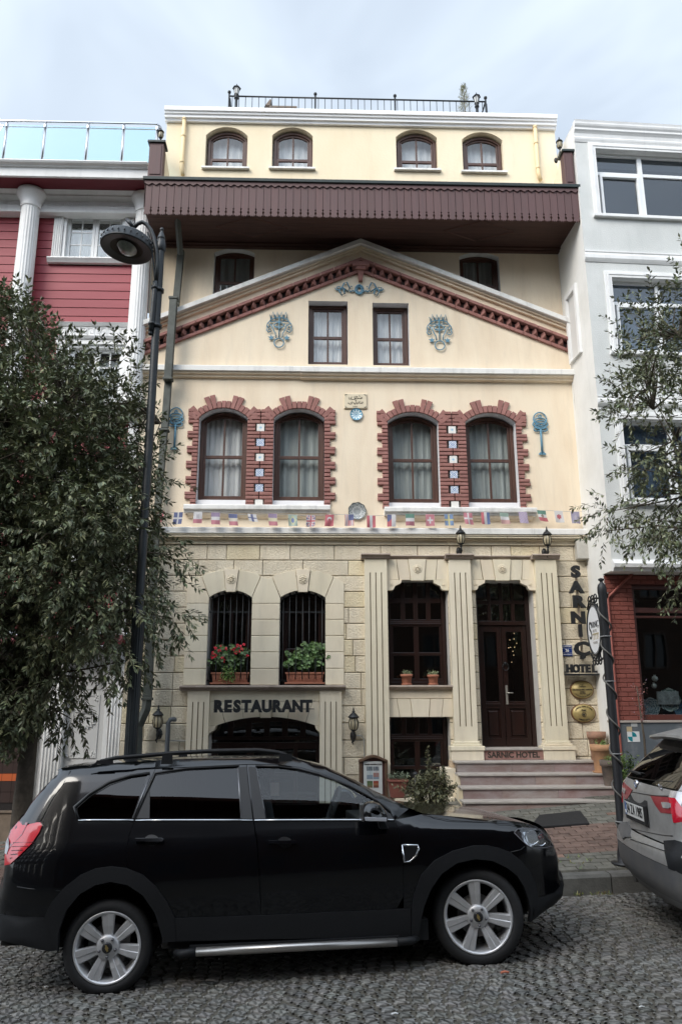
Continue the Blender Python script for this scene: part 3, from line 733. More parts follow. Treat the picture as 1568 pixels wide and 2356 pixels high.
# panel over the arch, cut into voussoirs
random.seed(9)
zt0, ztl = zsh-.078, Z_(600, 1614)
m.cbox(pl1+.002, pr0-.002, YF-.05, YF, ztl+.003, zt0, .004, tone(.03))
hw = (PORTX[1]-PORTX[0])/2-.1; cx = (PORTX[0]+PORTX[1])/2; h = PORT[3]-pzs; r_ = (hw*hw+h*h)/(2*h); cz = PORT[3]-r_
def ain(x): return cz+math.sqrt(max(0, r_*r_-(x-cx)**2))
xs = [pl1+.002, cx-.62, cx-.34, cx-.085, cx+.085, cx+.34, cx+.62, pr0-.002]; sh = [0, .10, .05, .02, -.02, -.05, -.10, 0]
for i in range(7):
    xa, xb = xs[i], xs[i+1]; ta, tb = xa-sh[i]+(.004), xb-sh[i+1]-(.004)
    lowa = max(xa, cx-hw+.001); lowb = min(xb, cx+hw-.001)
    pts = [(ta, ztl-.004)]
    if i == 0: pts += [(xa, pzs), (lowa, pzs)]
    seg = [(lerp(lowa if i == 0 else xa+.004, lowb if i == 6 else xb-.004, k/6)) for k in range(7)]
    pts += [(x, ain(x)-(.015 if i == 3 else 0)) for x in seg]
    if i == 6: pts += [(xb, pzs)]
    pts += [(tb, ztl-.004)]
    m.prism(pts, YF-.05-(.02 if i == 3 else 0), YF, tone(.04))
for s in (-1, 1):
    xe = pl1 if s < 0 else pr0; zc_ = pzs-.003
    pts = [(xe, zc_), (cx+s*hw, zc_), (cx+s*(hw+.02), zc_-.06), (cx+s*(hw+.06), zc_-.09), (cx+s*(hw+.11), zc_-.13), (cx+s*(hw+.13), zc_-.17), (xe, zc_-.175)]
    m.prism(pts, YF-.06, YF+.2, tone(.04))
m.build('portal_arch', stone_smooth, HOT, bevel=.003)
# restaurant doors, set back
q = MB(); yd = YF+.30; x0, x1 = PORTX[0], PORTX[1]; ztr = Z_(640, 1699, yd)
q.box(x0, x1, yd, yd+.08, ztr-.02, ztr+.03); q.box(x0, x1, yd+.01, yd+.07, ztr-.10, ztr-.06)
ztt = Z_(640, 1660, yd)
for i in range(7):
    x = lerp(x0, x1, i/6); q.box(max(x0, x-.045), min(x1, x+.045), yd+.01, yd+.06, ztr+.03, ztt+.05)
q.box(x0, x1, yd+.012, yd+.058, ztt-.005, ztt+.3); 
for (a, b) in ((x0, x0+.10), (x0+.55, x0+.66), (x1-.80, x1-.72), (x1-.43, x1-.37), (x1-.08, x1)): q.box(a, b, yd+.014, yd+.056, -.1, ztr-.10)
for z in (.2, .85, ztr-.16): q.box(x0+.1, x1-.08, yd+.018, yd+.054, z, z+.07)
q.build('restaurant_door', wood_dark, HOT, bevel=.004)
q = MB(); q.box(x0, x1, yd+.03, yd+.034, -.1, ztt+.1); q.build('restaurant_door_glass', pane_dark, HOT)

# ---- fluted pilasters, lintels, door case on the right
Yq = YF-.16
zcap = Z_(1060, 1279, Yq); PIL = [(838, 889, 1290, -.4), (1031, 1081, 1290, 1.12), (1230, 1278, 1290, 1.12)]
PX_ = []
for i, (a, b, yy, zb) in enumerate(PIL):
    x0, x1 = X_(a, yy, Yq), X_(b, yy, Yq); PX_.append((x0, x1)); q = MB()
    lo = -.5 if i == 0 else 1.40
    fluted(x0, x1, lo, zcap-.055, Yq, YF, q, zt=.22, zb=.22 if i else .1, col=tone(.02))
    if i:
        for (e, z0, z1) in ((.02, 1.36, 1.40), (.045, 1.33, 1.362), (.085, 1.265, 1.33), (.07, 1.12, 1.263)):
            q.cbox(x0-e, x1+e, Yq-e, YF, z0+.001, z1-.001, .006, tone(.03))
        q.box(x0-.09, x1+.09, Yq-.09, YF, 1.02, 1.118, (.72, .62, .56))
    q.build('fluted_pilaster', stone_smooth, HOT)
q = MB()
ent = [(YF, zcap+.02), (YF-.10, zcap+.02), (YF-.105, zcap+.005), (YF-.07, zcap-.02), (YF-.05, zcap-.035), (YF, zcap-.035)]
q.xprism(ent, PX_[0][1]+.06, PX_[1][0]-.06); q.xprism(ent, PX_[1][1]+.06, PX_[2][0]-.06)
for (a, b) in PX_: q.xprism([(YF, zcap+.025), (Yq-.07, zcap+.025), (Yq-.075, zcap+.005), (Yq-.04, zcap-.02), (Yq-.02, zcap-.05), (YF, zcap-.05)], a-.055, b+.055)
q.build('pilaster_cornice', M('weathered_cornice', (1, 1, 1)), HOT, bevel=.003)
random.seed(2)
def lintel(x0, x1, zt, zb, y0):
    q = MB()
    cx = (x0+x1)/2; W_ = x1-x0; tz = zt-.003
    cuts = [x0, cx-W_*.30, cx-W_*.115, cx+W_*.115, cx+W_*.30, x1]; skew = [0, -.035, -.03, .03, .035, 0]
    for i in range(5):
        a, b = cuts[i], cuts[i+1]; dz = .012 if i == 2 else 0
        za = zb+.0+(.03*abs(i-2) if 0 else 0)
        pts = [(a+skew[i]+.003, tz), (b+skew[i+1]-.003, tz), (b-skew[i+1]*.2-.003, zb-dz), (a-skew[i]*.2+.003, zb-dz)]
        if i == 0: pts = [(a, tz), (b+skew[1]-.003, tz), (b-.003, zb+.005), (a+W_*.02, zb-.0), (a, zb)]
        if i == 4: pts = [(a+skew[4]+.003, tz), (b, tz), (b, zb), (b-W_*.02, zb), (a+.003, zb+.005)]
        q.prism(pts, y0-(.022 if i == 2 else 0), YF, tone(.05))
    for s in (-1, 1):
        xe = x0 if s < 0 else x1
        def e(d): return xe-s*d
        q.prism([(xe, zb-.002), (e(.245), zb-.002), (e(.235), zb-.05), (e(.18), zb-.08), (e(.135), zb-.10), (e(.12), zb-.14), (e(.10), zb-.165), (e(.02), zb-.17), (xe, zb-.17)], y0-.01, YF+.02, tone(.05))
        for k in range(4):
            t = R(20+k*22); q.tube([(e(.06), y0-.012, zb-.10), (e(.06+.055*math.cos(t)), y0-.014, zb-.10+.055*math.sin(t))], .005, 5)
    q.build('door_lintel', stone_smooth, HOT, bevel=.003)
lintel(PX_[0][1], PX_[1][0], zcap-.04, PW1[3]+.0, YF-.07); lintel(PX_[1][1], PX_[2][0], zcap-.04, DR[3]+.0, YF-.07)
rosette((PX_[0][1]+PX_[1][0])/2, (zcap+PW1[3])/2-.01, YF-.093, .06); rosette((PX_[1][1]+PX_[2][0])/2, (zcap+DR[3])/2-.01, YF-.093, .06)
# lower window head under the big window
q = MB(); x0, x1 = PX_[0][1], PX_[1][0]; z1 = PW1[2]; zb = PW2[3]
q.xprism([(YF+.2, z1), (YF-.14, z1), (YF-.145, z1-.025), (YF-.10, z1-.05), (YF-.08, z1-.07), (YF, z1-.07)], x0, x1+.02); q.build('shop_window_sill', M('weathered_cornice', (1, 1, 1)), HOT, bevel=.003)
q = MB(); q.cbox(x0, x1, YF-.05, YF, z1-.20, z1-.073, .004, tone(.03))
cu = [0, .16, .36, .63, .83, 1]; sk = [0, -.03, -.02, .02, .03, 0]
for i in range(5):
    a, b = lerp(x0, x1, cu[i]), lerp(x0, x1, cu[i+1]); q.prism([(a+sk[i]+.003, z1-.207), (b+sk[i+1]-.003, z1-.207), (b-sk[i+1]*.4-.003, zb-.01), (a-sk[i]*.4+.003, zb-.01)], YF-.06-(.012 if i == 2 else 0), YF, tone(.05))
q.build('lower_window_head', stone_smooth, HOT, bevel=.003)
# big window, lower window
def casement(x0, x1, z0, z1, y, ztr, top_rows, cols_top, cols_low, low_rows, nm):
    f = MB(); t = .06
    ring(f, rect(x0, x1, z0, z1), rect(x0+t, x1-t, z0+t, z1-t), y, y+.09)
    f.box(x0+t, x1-t, y+.005, y+.085, ztr-.04, ztr+.04); f.box(x0+t, x1-t, y-.01, y+.09, ztr-.012, ztr+.012)
    tw = .075
    for i in range(1, cols_top):
        x = lerp(x0+t, x1-t, i/cols_top); f.box(x-tw/2, x+tw/2, y+.012, y+.07, ztr+.04, z1-t)
    for j in range(1, top_rows):
        z = lerp(ztr+.04, z1-t, j/top_rows); f.box(x0+t, x1-t, y+.014, y+.068, z-tw/2, z+tw/2)
    f.box(x0+t, x1-t, y+.013, y+.069, ztr+.04, ztr+.075); f.box(x0+t, x1-t, y+.013, y+.069, z1-t-.05, z1-t)
    for i in range(1, cols_low):
        x = lerp(x0+t, x1-t, i/cols_low); f.box(x-.04, x+.04, y+.012, y+.07, z0+t, ztr-.04)
    for j in range(1, low_rows):
        z = lerp(z0+t, ztr-.04, j/low_rows); f.box(x0+t, x1-t, y+.014, y+.068, z-.025, z+.025)
    f.box(x0+t, x0+t+.04, y+.016, y+.066, z0+t, ztr-.04); f.box(x1-t-.04, x1-t, y+.016, y+.066, z0+t, ztr-.04); f.box(x0+t, x1-t, y+.015, y+.067, z0+t, z0+t+.05)
    f = f.build('window', wood_dark, HOT, bevel=.004)
    g = MB(); g.box(x0+t, x1-t, y+.04, y+.044, z0+t, z1-t); g.build('pane', pane_dark, f)
casement(PW1[0]-.01, PW1[1]-.02, PW1[2], PW1[3]+.1, YF+.18, Z_(960, 1436, YF+.2), 2, 4, 2, 2, 'a')
casement(PW2[0]-.01, PW2[1]-.02, .55, PW2[3]+.08, YF+.18, Z_(960, 1700, YF+.2), 1, 4, 2, 2, 'b')
# entrance door
yd = YF+.26; x0, x1 = DR[0]+.0, DR[1]; z0 = DR[2]; ztr = Z_(1155, 1434, yd)
q = MB(); t = .07
ring(q, rect(x0, x1, z0-.02, DR[3]+.15), rect(x0+t, x1-t, z0, DR[3]+.10), yd-.02, yd+.09)
q.box(x0+t, x1-t, yd-.03, yd+.08, ztr-.035, ztr+.035)
for i in range(1, 4): x = lerp(x0+t, x1-t, i/4); q.box(x-.03, x+.03, yd, yd+.05, ztr+.035, DR[3]+.1)
zm = lerp(ztr, DR[3]+.1, .45); q.box(x0+t, x1-t, yd+.002, yd+.048, zm-.03, zm+.03)
q.build('door_frame', wood_dark, HOT, bevel=.004)
q = MB(); q.box(x0+t, x1-t, yd+.02, yd+.024, ztr, DR[3]+.1); q.build('fanlight_pane', pane_dark, HOT)
xm = (x0+x1)/2-.02
for k, (a, b) in enumerate(((x0+t+.005, xm-.004), (xm+.004, x1-t-.005))):
    q = MB(); st = .075; zl = z0+.62; zd1 = ztr-.04
    ring(q, rect(a, b, z0+.01, zd1), rect(a+st, b-st, z0+.16, zd1-.10), yd+.0, yd+.055)
    q.box(a+st, b-st, yd+.002, yd+.053, zl, zl+.11); q.box(a+st-.01, b-st+.01, yd-.012, yd+.01, zl+.045, zl+.075)
    q.cbox(a+st+.02, b-st-.02, yd+.008, yd+.045, z0+.19, zl-.03, .02)
    q.box(a+st, b-st, yd+.03, yd+.05, z0+.15, zl+.01)
    dl = q.build('door', wood_dark, HOT, bevel=.004)
    g = MB(); g.box(a+st, b-st, yd+.025, yd+.03, zl+.11, zd1-.10); g.build('pane', pane_dark, dl)
    if k:
        g = MB(); g.box(a+.02, a+.055, yd-.012, yd, z0+.68, z0+.98); g.tube([(a+.037, yd-.01, z0+.86), (a+.037, yd-.05, z0+.86), (a+.13, yd-.05, z0+.86)], .009, 8)
        g.build('handle', M('satin_nickel', (.40, .38, .34), .4, metal=.6), dl)
        g = MB(); cx_, cz_ = a+.037, z0+1.28; g.tube([(cx_+.05*math.sin(R(k2)), yd-.03, cz_-.01+.055*math.cos(R(k2))) for k2 in range(25, 340, 15)], .007, 6); g.lathe([(.028, 0), (.026, -.02), (.012, -.03)], cx_, yd, cz_+.045, 10, 'y')
        g.build('knocker', iron, dl)
# interior volume behind every opening
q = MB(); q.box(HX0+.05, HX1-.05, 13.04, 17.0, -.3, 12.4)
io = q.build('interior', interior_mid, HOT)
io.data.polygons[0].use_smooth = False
# open the room box towards the street
bm = bmesh.new(); bm.from_mesh(io.data); bmesh.ops.delete(bm, geom=[f for f in bm.faces if f.normal.y < -.9], context='FACES'); bm.to_mesh(io.data); bm.free()
q = MB()
for z in (1.0, 4.6, 7.4, 9.0, 10.4): q.box(HX0+.06, HX1-.06, 12.99, 16.98, z, z+.12)
q.build('floor_slabs', dark_in, HOT)

# ---- entrance steps
steps_y = [12.12, 11.82, 11.52, 11.22]; zt = 1.125; xr = [(1033, 1375), (1046, 1392), (1058, 1408), (1064, 1420)]
xL = [X_(1046, 1755, steps_y[0]), X_(1054, 1784, steps_y[1]), X_(1060, 1815, steps_y[2]), X_(1066, 1847, steps_y[3])]
for i, y in enumerate(steps_y):
    z1 = zt-.155*i; q = MB(); x0 = xL[i]+.035; x = x0; random.seed(30+i)
    while x < 4.3:
        x1 = min(4.3, x+rnd(.5, 1.1)); q.box(x, x1-.003, y+.025, 12.58 if i == 0 else y+.34, -.1, z1-.032, tone(.10, .05)); x = x1
    s = q.build('step', marble, HOT)
    q = MB(); q.box(xL[i], 4.31, y, (12.58 if i == 0 else y+.335), z1-.03, z1); q.build('tread', marble_edge, s, bevel=.006)
q = MB(); xx0, xx1 = PX_[1][1]+.05, PX_[2][0]-.05
q.box(xx0-.06, xx1+.06, Yq-.03, YF+.3, 1.13, 1.265, (1.0, .72, .66)); thr = q.build('threshold', marble, HOT)
q = MB(); q.box(xx0-.05, xx1+.05, Yq-.05, YF+.3, 1.267, 1.297); q.build('tread', marble_edge, thr, bevel=.005)
q = text_mb('SARNIC HOTEL', .118, (xx0+xx1)/2, Yq-.034, 1.197, .014, .0035, sx=.98); q.build('threshold_lettering', ink, thr)
q = MB(); q.box(xL[0]-.16, xL[0]+.02, 12.2, YF, -.1, 1.02, tone(.03)); q.cbox(xL[0]+.0, xL[0]+.06, 11.90, 12.2, -.1, .96, .006, tone(.05))
q.box(xL[0]+.0, xL[0]+.10, 11.6, 11.899, -.1, .80, (1, .95, .85)); q.box(xL[0]+.04, xL[0]+.15, 11.3, 11.599, -.1, .645, (1, .93, .8))
q.build('step_flank', stone_smooth, HOT, bevel=.004)

# ---- balcony
YB = 11.65; bx0, bx1 = -2.93, 4.50; zb0, zb1 = 9.955, 10.60
BAL = HOT
q = MB(); random.seed(8); n = 59; pw = (bx1-bx0)/n
for i in range(n):
    x0 = bx0+i*pw; x1 = x0+pw; g_ = .0035; zt_, zb_ = zb1, zb0
    # plank with pierced slot edge and three pointed teeth
    L = [(x0+g_, zt_), (x0+g_, zb_+.165), (x0+g_+.014, zb_+.150), (x0+g_+.002, zb_+.130), (x0+g_+.002, zb_+.118), (x0+g_+.018, zb_+.085), (x0+g_+.003, zb_+.055)]
    Rr = [(2*(x0+x1)/2-p[0], p[1]) for p in L][::-1]
    xm = (x0+x1)/2
    teeth = [(x0+.012, zb_+.012), (x0+.026, zb_+.035), (xm-.016, zb_+.004), (xm, zb_+.03), (xm+.016, zb_+.004), (x1-.026, zb_+.035), (x1-.012, zb_+.012)]
    q.prism(L+teeth+Rr, YB, YB+.022, tone(.07, .02))
bal = q.build('balcony_fascia', brown_clad, HOT)
q = MB(); q.box(bx0, bx1, YB+.023, YB+.045, zb0+.17, zb1); q.build('fascia_backing', dark_in, HOT)
q = MB(); pts = [(bx0-.01, zb1+.015)]+[(bx0+(bx1-bx0)*i/(n*6), zb1-.055+.018*math.cos(2*math.pi*i/6)) for i in range(n*6+1)]+[(bx1+.01, zb1+.015)]
q.prism(pts, YB-.022, YB-.001); q.build('fascia_scallop', brown_clad, HOT)
q = MB(); q.xprism([(YB-.05, zb1+.018), (YB-.055, zb1+.075), (YB+.16, zb1+.085), (YB+.16, zb1+.018)], bx0-.03, bx1+.03); q.build('balcony_capping', cap_dark, HOT, bevel=.006)
q = MB()
for k in range(10):
    y0 = YB+.05+k*.108; q.box(bx0, bx1, y0, y0+.105, 10.095, 10.12, tone(.08))
q.box(bx0, bx1, 12.66, 12.75, 10.035, 10.093); q.box(bx0, bx1, 12.60, 12.66, 10.06, 10.093)
for cx_ in (-1.15, 2.85):                        # diamond mouldings under the balcony
    w_, d_ = .62, .30; cy = 12.15; pr = [(cx_-w_, cy), (cx_, cy-d_), (cx_+w_, cy), (cx_, cy+d_), (cx_-w_, cy)]
    for a, b in zip(pr, pr[1:]): q.tube([(a[0], a[1], 10.09), (b[0], b[1], 10.09)], .014, 4, (1.5, 1.4, 1.3), False)
q.build('balcony_soffit', M('soffit', (.075, .034, .026), .6, var=.35, vs=5, stretch=(.3, 6, 1), attr=True), HOT)
q = MB(); q.box(bx0, bx0+.02, YB, 12.75, zb0+.16, zb1+.01)
for k in range(9):
    y0 = YB+k*.12; q.prism([(0, 0)], 0, 0) if 0 else None
q.build('balcony_end_board', brown_clad, HOT)
q = MB(); q.box(bx0+.02, bx1, YB+.2, 12.7, 10.125, 10.4); q.build('balcony_floor', dark_in, HOT)
# parapet ends with capped posts
for (a, b, s) in ((X_(341, 370, YB), X_(374, 370, YB), 1), (X_(1299, 390, YB), X_(1320, 390, YB), -1)):
    zt_ = Z_(356 if s > 0 else 1308, 327 if s > 0 else 348, YB)
    q = MB(); q.box(a, b, YB+.02, YB+.20, zb1+.086, zt_); q.box(a+.03, b-.03, YB+.008, YB+.0195, zb1+.16, zt_-.05); q.build('parapet_post', brown_clad, HOT, bevel=.005)
    q = MB(); q.box(a-.03, b+.03, YB-.01, YB+.25, zt_+.002, zt_+.045); q.build('parapet_cap', cap_dark, HOT, bevel=.005)
    q = MB(); xs_ = (a+.005, a+.10) if s > 0 else (b-.10, b-.005)
    xs_ = (b-.09, b-.005) if s > 0 else (a+.005, a+.09)
    vs = []
    for x in xs_: vs += [(x, YB+.205, zb1+.1), (x, 12.44, zb1+.1), (x, 12.44, zt_-.25), (x, YB+.205, zt_-.01)]
    q.add(vs, [(0, 1, 2, 3), (4, 7, 6, 5), (0, 4, 5, 1), (1, 5, 6, 2), (2, 6, 7, 3), (3, 7, 4, 0)]); q.build('parapet_wall', plaster_top, HOT)
# ---- top storey
YT = 12.45; tx0, tx1 = -2.80, 4.46
TW = [(-2.07, -1.30, 11.56, 12.235, 12.385), (-.845, -.095, 11.56, 12.25, 12.395), (1.455, 2.225, 11.56, 12.255, 12.40), (2.695, 3.455, 11.545, 12.235, 12.38)]
# heights measured on this plane
TW = [(a, b, Z_(x, yb, YT), Z_(x, ys, YT), Z_(x, yc, YT)) for (a, b, *_), (x, yb, ys, yc) in zip(TW, ((520, 388, 312, 292), (672, 389, 312, 293), (957, 392, 316, 298), (1108, 397, 322, 304)))]
hs = [archloop(a, b, c, d, e, 12) for a, b, c, d, e in TW]
ztp = 12.56
m = MB(); V, F = cdt(rect(tx0, tx1, 10.3, ztp), hs); m.add([(a, YT, b) for a, b in V], F)
for h in hs: reveal(m, h, YT, YT+.24)
m.add([(tx0, YT, 10.3), (tx0, 17, 10.3), (tx0, 17, ztp), (tx0, YT, ztp), (tx1, YT, 10.3), (tx1, 17, 10.3), (tx1, 17, ztp), (tx1, YT, ztp)], [(0, 3, 2, 1), (4, 5, 6, 7)])
m.build('top_storey_wall', plaster_top, HOT)
random.seed(12)
for a, b, c, d, e in TW:
    f = window(HOT, a+.03, b-.01, c+.02, d-.03, e-.03, YT+.10, cur=None, fr=.05, mid=.30)
    k = MB(); n_ = 30; vs = []
    for i in range(n_+1):
        x = lerp(a, b, i/n_); w_ = .012*math.sin(i*1.3)
        vs += [(x, YT+.30+w_, lerp(c, e, .22)), (x, YT+.30+w_, e+.05)]
    k.add(vs, [(2*i, 2*i+2, 2*i+3, 2*i+1) for i in range(n_)], None, True); k.build('curtain', curtain_w, f)
for a, b, c, d, e in TW:
    q = MB(); q.xprism([(YT+.1, c+.02), (YT-.06, c+.01), (YT-.065, c-.03), (YT+.1, c-.03)], a-.05, b+.05); q.build('top_window_sill', white_trim, HOT, bevel=.003)
q = MB(); cp = [(YT+.05, ztp+.16), (YT-.15, ztp+.15), (YT-.16, ztp+.12), (YT-.155, ztp+.065), (YT-.13, ztp+.055), (YT-.125, ztp+.02), (YT-.10, ztp+.01), (YT-.095, ztp-.04), (YT-.06, ztp-.05), (YT-.05, ztp-.09), (YT+.05, ztp-.09)]
q.xprism(cp, tx0-.03, tx1+.02); q.build('roof_cornice', M('bright_white', (.86, .85, .84), .6), HOT)
q = MB(); q.box(tx0, tx1, YT+.01, 17, ztp-.06, ztp+.10); q.build('roof_slab', white_trim, HOT)
q = MB(); q.box(tx0+.02, tx1-.02, YT+.28, YT+.29, 11.1, 11.15); 
for (px, py0, py1) in ((421, 273, 398), (1232, 292, 410)):
    q = MB(); x = X_(px, 330, YT-.06); z1, z0 = Z_(px, py0, YT-.06), Z_(px, py1, YT-.06)
    q.tube([(x, YT-.06, z1), (x, YT-.06, z0+.1), (x+.03, YT-.07, z0-.05)], .035, 12)
    for z in (z1-.01, lerp(z1, z0, .32), lerp(z1, z0, .8)): q.lathe([(.035, -.025), (.043, -.02), (.043, .02), (.035, .025)], x, YT-.06, z, 12)
    q.build('rain_pipe', pipe_cream, HOT)
# plaster end of the hotel towards the red house, closing the flank above the neighbour
q = MB(); q.add([(HX0+.02, 12.75, 7.9), (HX0+.02, 17, 7.9), (HX0+.02, 17, 10.3), (HX0+.02, 12.75, 10.3)], [(0, 3, 2, 1)]); q.build('flank_wall', plaster, HOT)

# ================================================================== THINGS ON AND AT THE HOTEL
# ---- lettering
rl = thing('sign_letters', 'black block letters reading RESTAURANT above the arched basement entrance', 'sign', (-.81, 12.4, 2.0))
xa, xb = X_(490, 1626, 12.35), X_(718, 1626, 12.35); zr = Z_(604, 1626, 12.35); xw = xb-xa
slots = "RESTAURANT"
wds = [1, .92, .92, .95, 1.08, 1.0, 1, 1.08, 1.05, .95]; tot = sum(wds); cur_ = xa
for ch, wd in zip(slots, wds):
    c_ = cur_+xw*wd/tot/2; cur_ += xw*wd/tot
    q = text_mb(ch, .235, c_, 12.35, zr, .07, .014, sx=.92); q.build('letter', ink_black, rl)
q = MB(); q.tube([(xa, 12.44, zr-.035), (xb+.03, 12.44, zr-.035)], .006, 5)
for k in range(6): x = lerp(xa+.05, xb-.05, k/5); q.tube([(x, 12.43, zr-.03), (x, 12.56, zr-.03)], .006, 5)
q.build('fixing_rail', iron, rl)
sl_ = thing('sign_letters', 'black letters SARNIÇ running vertically with HOTEL below, on the stone corner', 'sign', (4.2, 12.4, 2.8))
YL = 12.38
for ch, px, py, sz in (('S', 1324, 1316, .25), ('A', 1325.5, 1352, .25), ('R', 1330, 1385, .25), ('N', 1330, 1422, .25), ('I', 1335, 1452, .25), ('Ç', 1338.5, 1494, .29)):
    q = text_mb(ch, sz, X_(px, py, YL), YL, Z_(px, py, YL), .05, .013, sx=1.22 if ch != 'I' else 1.1); q.build('letter', ink_black, sl_)
xh = [1310, 1325, 1340, 1352.5, 1367]
for ch, px in zip('HOTEL', xh):
    q = text_mb(ch, .165, X_(px, 1539, YL), YL, Z_(px, 1539, YL), .05, .009, sx=.86); q.build('letter', ink_black, sl_)
q = MB(); xs_ = X_(1330, 1400, 12.45); q.box(xs_-.02, xs_+.02, 12.45, 12.46, Z_(1330, 1520, 12.45), Z_(1330, 1310, 12.45)); q.build('fixing_strip', M('strip', (.50, .40, .30), .7), sl_)
q = MB(); a, b = X_(1300, 1548, YL), X_(1379, 1548, YL); z_ = Z_(1340, 1552, YL); q.box(a, b, YL+.02, 12.56, z_-.01, z_+.015); q.build('letter_shelf', ink_black, sl_)

# brass plaques
def plaque(px, py, wpx, hpx, label, lines, emblem, green=False):
    y = 12.54; x, z = X_(px, py, y), Z_(px, py, y); a = X_(px+wpx/2, py, y)-x; b = z-Z_(px, py+hpx/2, y)
    t = thing('brass_plaque', label, 'plaque', (x, 12.6, z))
    q = MB(); N = 40; q.lathe([(1.04, .035), (1.04, .0), (1.0, -.008), (.96, -.006)], x, y, z, N, 'y', sx=a, sy=b); q.build('rim', M('plaque_rim', (.16, .07, .03), .5), t)
    q = MB(); q.lathe([(.97, .0), (.965, -.010), (.01, -.012)], x, y, z, N, 'y', sx=a, sy=b); q.build('plate', gold_m, t)
    q = MB()
    for s, sz, dz, cur_ in lines:
        if not cur_: text_mb(s, sz, x, y-.018, z+dz, .004, sz*.03, mb=q)
        else:
            n = len(s)
            for i, ch in enumerate(s):
                if ch == ' ': continue
                u = (i-(n-1)/2)/n*cur_[0]; sg = cur_[1]; th = math.pi/2*sg - u*sg
                ex, ez = x+a*.78*math.cos(th), z+b*.76*math.sin(th)
                Mx = Matrix.Translation((ex, y-.016, ez)) @ Matrix.Rotation((-u*sg*.75*-1) if sg > 0 else (-u*-.75*-1), 4, 'Y')
                text_mb(ch, sz, 0, 0, 0, .004, sz*.02, mb=q, M4=Mx)
    if emblem == 'bird':
        q.tube([(x-.03, y-.016, z+b*.62), (x-.005, y-.018, z+b*.50), (x+.01, y-.018, z+b*.60), (x+.035, y-.016, z+b*.70)], [.002, .005, .004, .001], 5)
        text_mb('Türkiye', .036, x, y-.018, z+b*.36, .004, .0, mb=q, shear=.35)
    else:
        for r_ in (.036, .026): q.tube([(x+r_*math.cos(i*R(20)), y-.016, z-.02+r_*math.sin(i*R(20))) for i in range(19)], .0022, 4)
        q.lathe([(.001, -.006), (.016, -.004), (.017, 0)], x, y-.012, z-.02, 8, 'y')
    q.build('engraving', ink, t)
plaque(1338, 1587, 52, 42, 'upper oval brass plaque, its writing headed by a small bird emblem, under the HOTEL letters',
       [('• SULTANAHMET SARNIÇ •', .030, .0, None), ('OTELİ', .030, -.036, None), ('ÖZEL TESİS', .018, -.062, None), ('TURİZM BAKANLIĞININ DENETİMİNDEDİR', .014, 0, (2.0, -1))], 'bird')
plaque(1341.5, 1641, 54, 42, 'lower oval brass plaque with round seal and curved lettering, on the stone corner',
       [('HISTORICAL HOTELS OF TURKEY', .022, 0, (2.3, 1)), ('ÖZBİ', .030, .042, None), ('SARNIÇ HOTEL', .026, 0, (1.3, -1))], 'seal')
# house number plate
x, z = X_(1303, 1497, 12.56), Z_(1303, 1497, 12.56)
t = thing('number_plate', 'small blue and white enamel house number plate left of the vertical letters', 'number plate', (x, 12.6, z))
q = MB(); q.box(x-.088, x+.088, 12.56, 12.575, z-.09, z+.09); q.build('plate', white_enamel, t)
q = MB(); q.box(x-.08, x+.08, 12.554, 12.5595, z+.042, z+.084); q.box(x-.08, x+.08, 12.554, 12.5595, z-.032, z+.034); q.box(x-.08, x+.08, 12.554, 12.5595, z-.084, z-.04); q.build('blue_field', M('blue_enamel', (.02, .05, .22), .3), t)
q = text_mb('26', .06, x, 12.549, z, .003, .002); text_mb('KÜÇÜKAYASOFYA', .017, x, 12.549, z+.063, .003, .0006, mb=q); text_mb('KÜÇÜKAYASOFYA', .017, x, 12.549, z-.061, .003, .0006, mb=q); q.build('plate_lettering', white_enamel, t)
# electric box on the corner
x, z = X_(1340, 1262, 12.45), Z_(1340, 1262, 12.45)
q = MB(); q.box(x-.10, x+.10, 12.45, 12.6, z-.17, z+.16); o = q.build('junction_box', M('box_plastic', (.52, .50, .45), .6, var=.2, vs=8), None, bevel=.01)
tag(o, 'pale plastic junction box high on the stone corner above the vertical letters', 'junction box')

# ---- lanterns
def lantern(x, y, z, s, wall_y, label, group, flip=False, name='wall_lantern'):
    """bulbous ribbed coach lantern; z = middle of the glass"""
    t = thing(name, label, 'lantern', (x, wall_y, z), group)
    q = MB(); prof = [(.045, -.085), (.06, -.06), (.072, -.01), (.070, .03), (.058, .075), (.052, .09)]
    q.lathe([(r*s, h*s) for r, h in prof], x, y, z, 18); q.build('glass', amber_glass, t)
    q = MB()
    for k in range(8):
        a = k*math.pi/4+.2; q.tube([(x+r*1.05*s*math.cos(a), y+r*1.05*s*math.sin(a), z+h*s) for r, h in prof], .006*s, 5)
    q.lathe([(r*s, h*s) for r, h in ((.062, .088), (.088, .095), (.082, .11), (.05, .15), (.028, .165), (.022, .175), (.026, .185), (.012, .20), (.014, .22), (.004, .25))], x, y, z, 18)
    q.lathe([(r*s, h*s) for r, h in ((.004, -.155), (.018, -.14), (.022, -.125), (.012, -.115), (.03, -.10), (.052, -.088), (.05, -.08))], x, y, z, 16)
    q.build('cage', iron, t)
    q = MB(); p = [(x, y, z-.12*s), (x, y+.01*s, z-.19*s), (x, y+.05*s, z-.245*s), (x, wall_y-.05*s, z-.235*s), (x, wall_y-.01, z-.19*s)]
    q.tube(p, [.012*s, .018*s, .02*s, .02*s, .02*s], 8)
    q.lathe([(.05*s, 0), (.045*s, -.02*s), (.02*s, -.035*s)], x, wall_y, z-.18*s, 14, 'y', sy=1.7)
    q.tube([(x, y+.02*s, z-.15*s), (x+.02*s, y+.05*s, z-.20*s), (x-.02*s, y+.04*s, z-.27*s), (x, y+.03*s, z-.31*s)], [.01*s, .018*s, .015*s, .004*s], 7)
    q.build('bracket', iron, t); return t
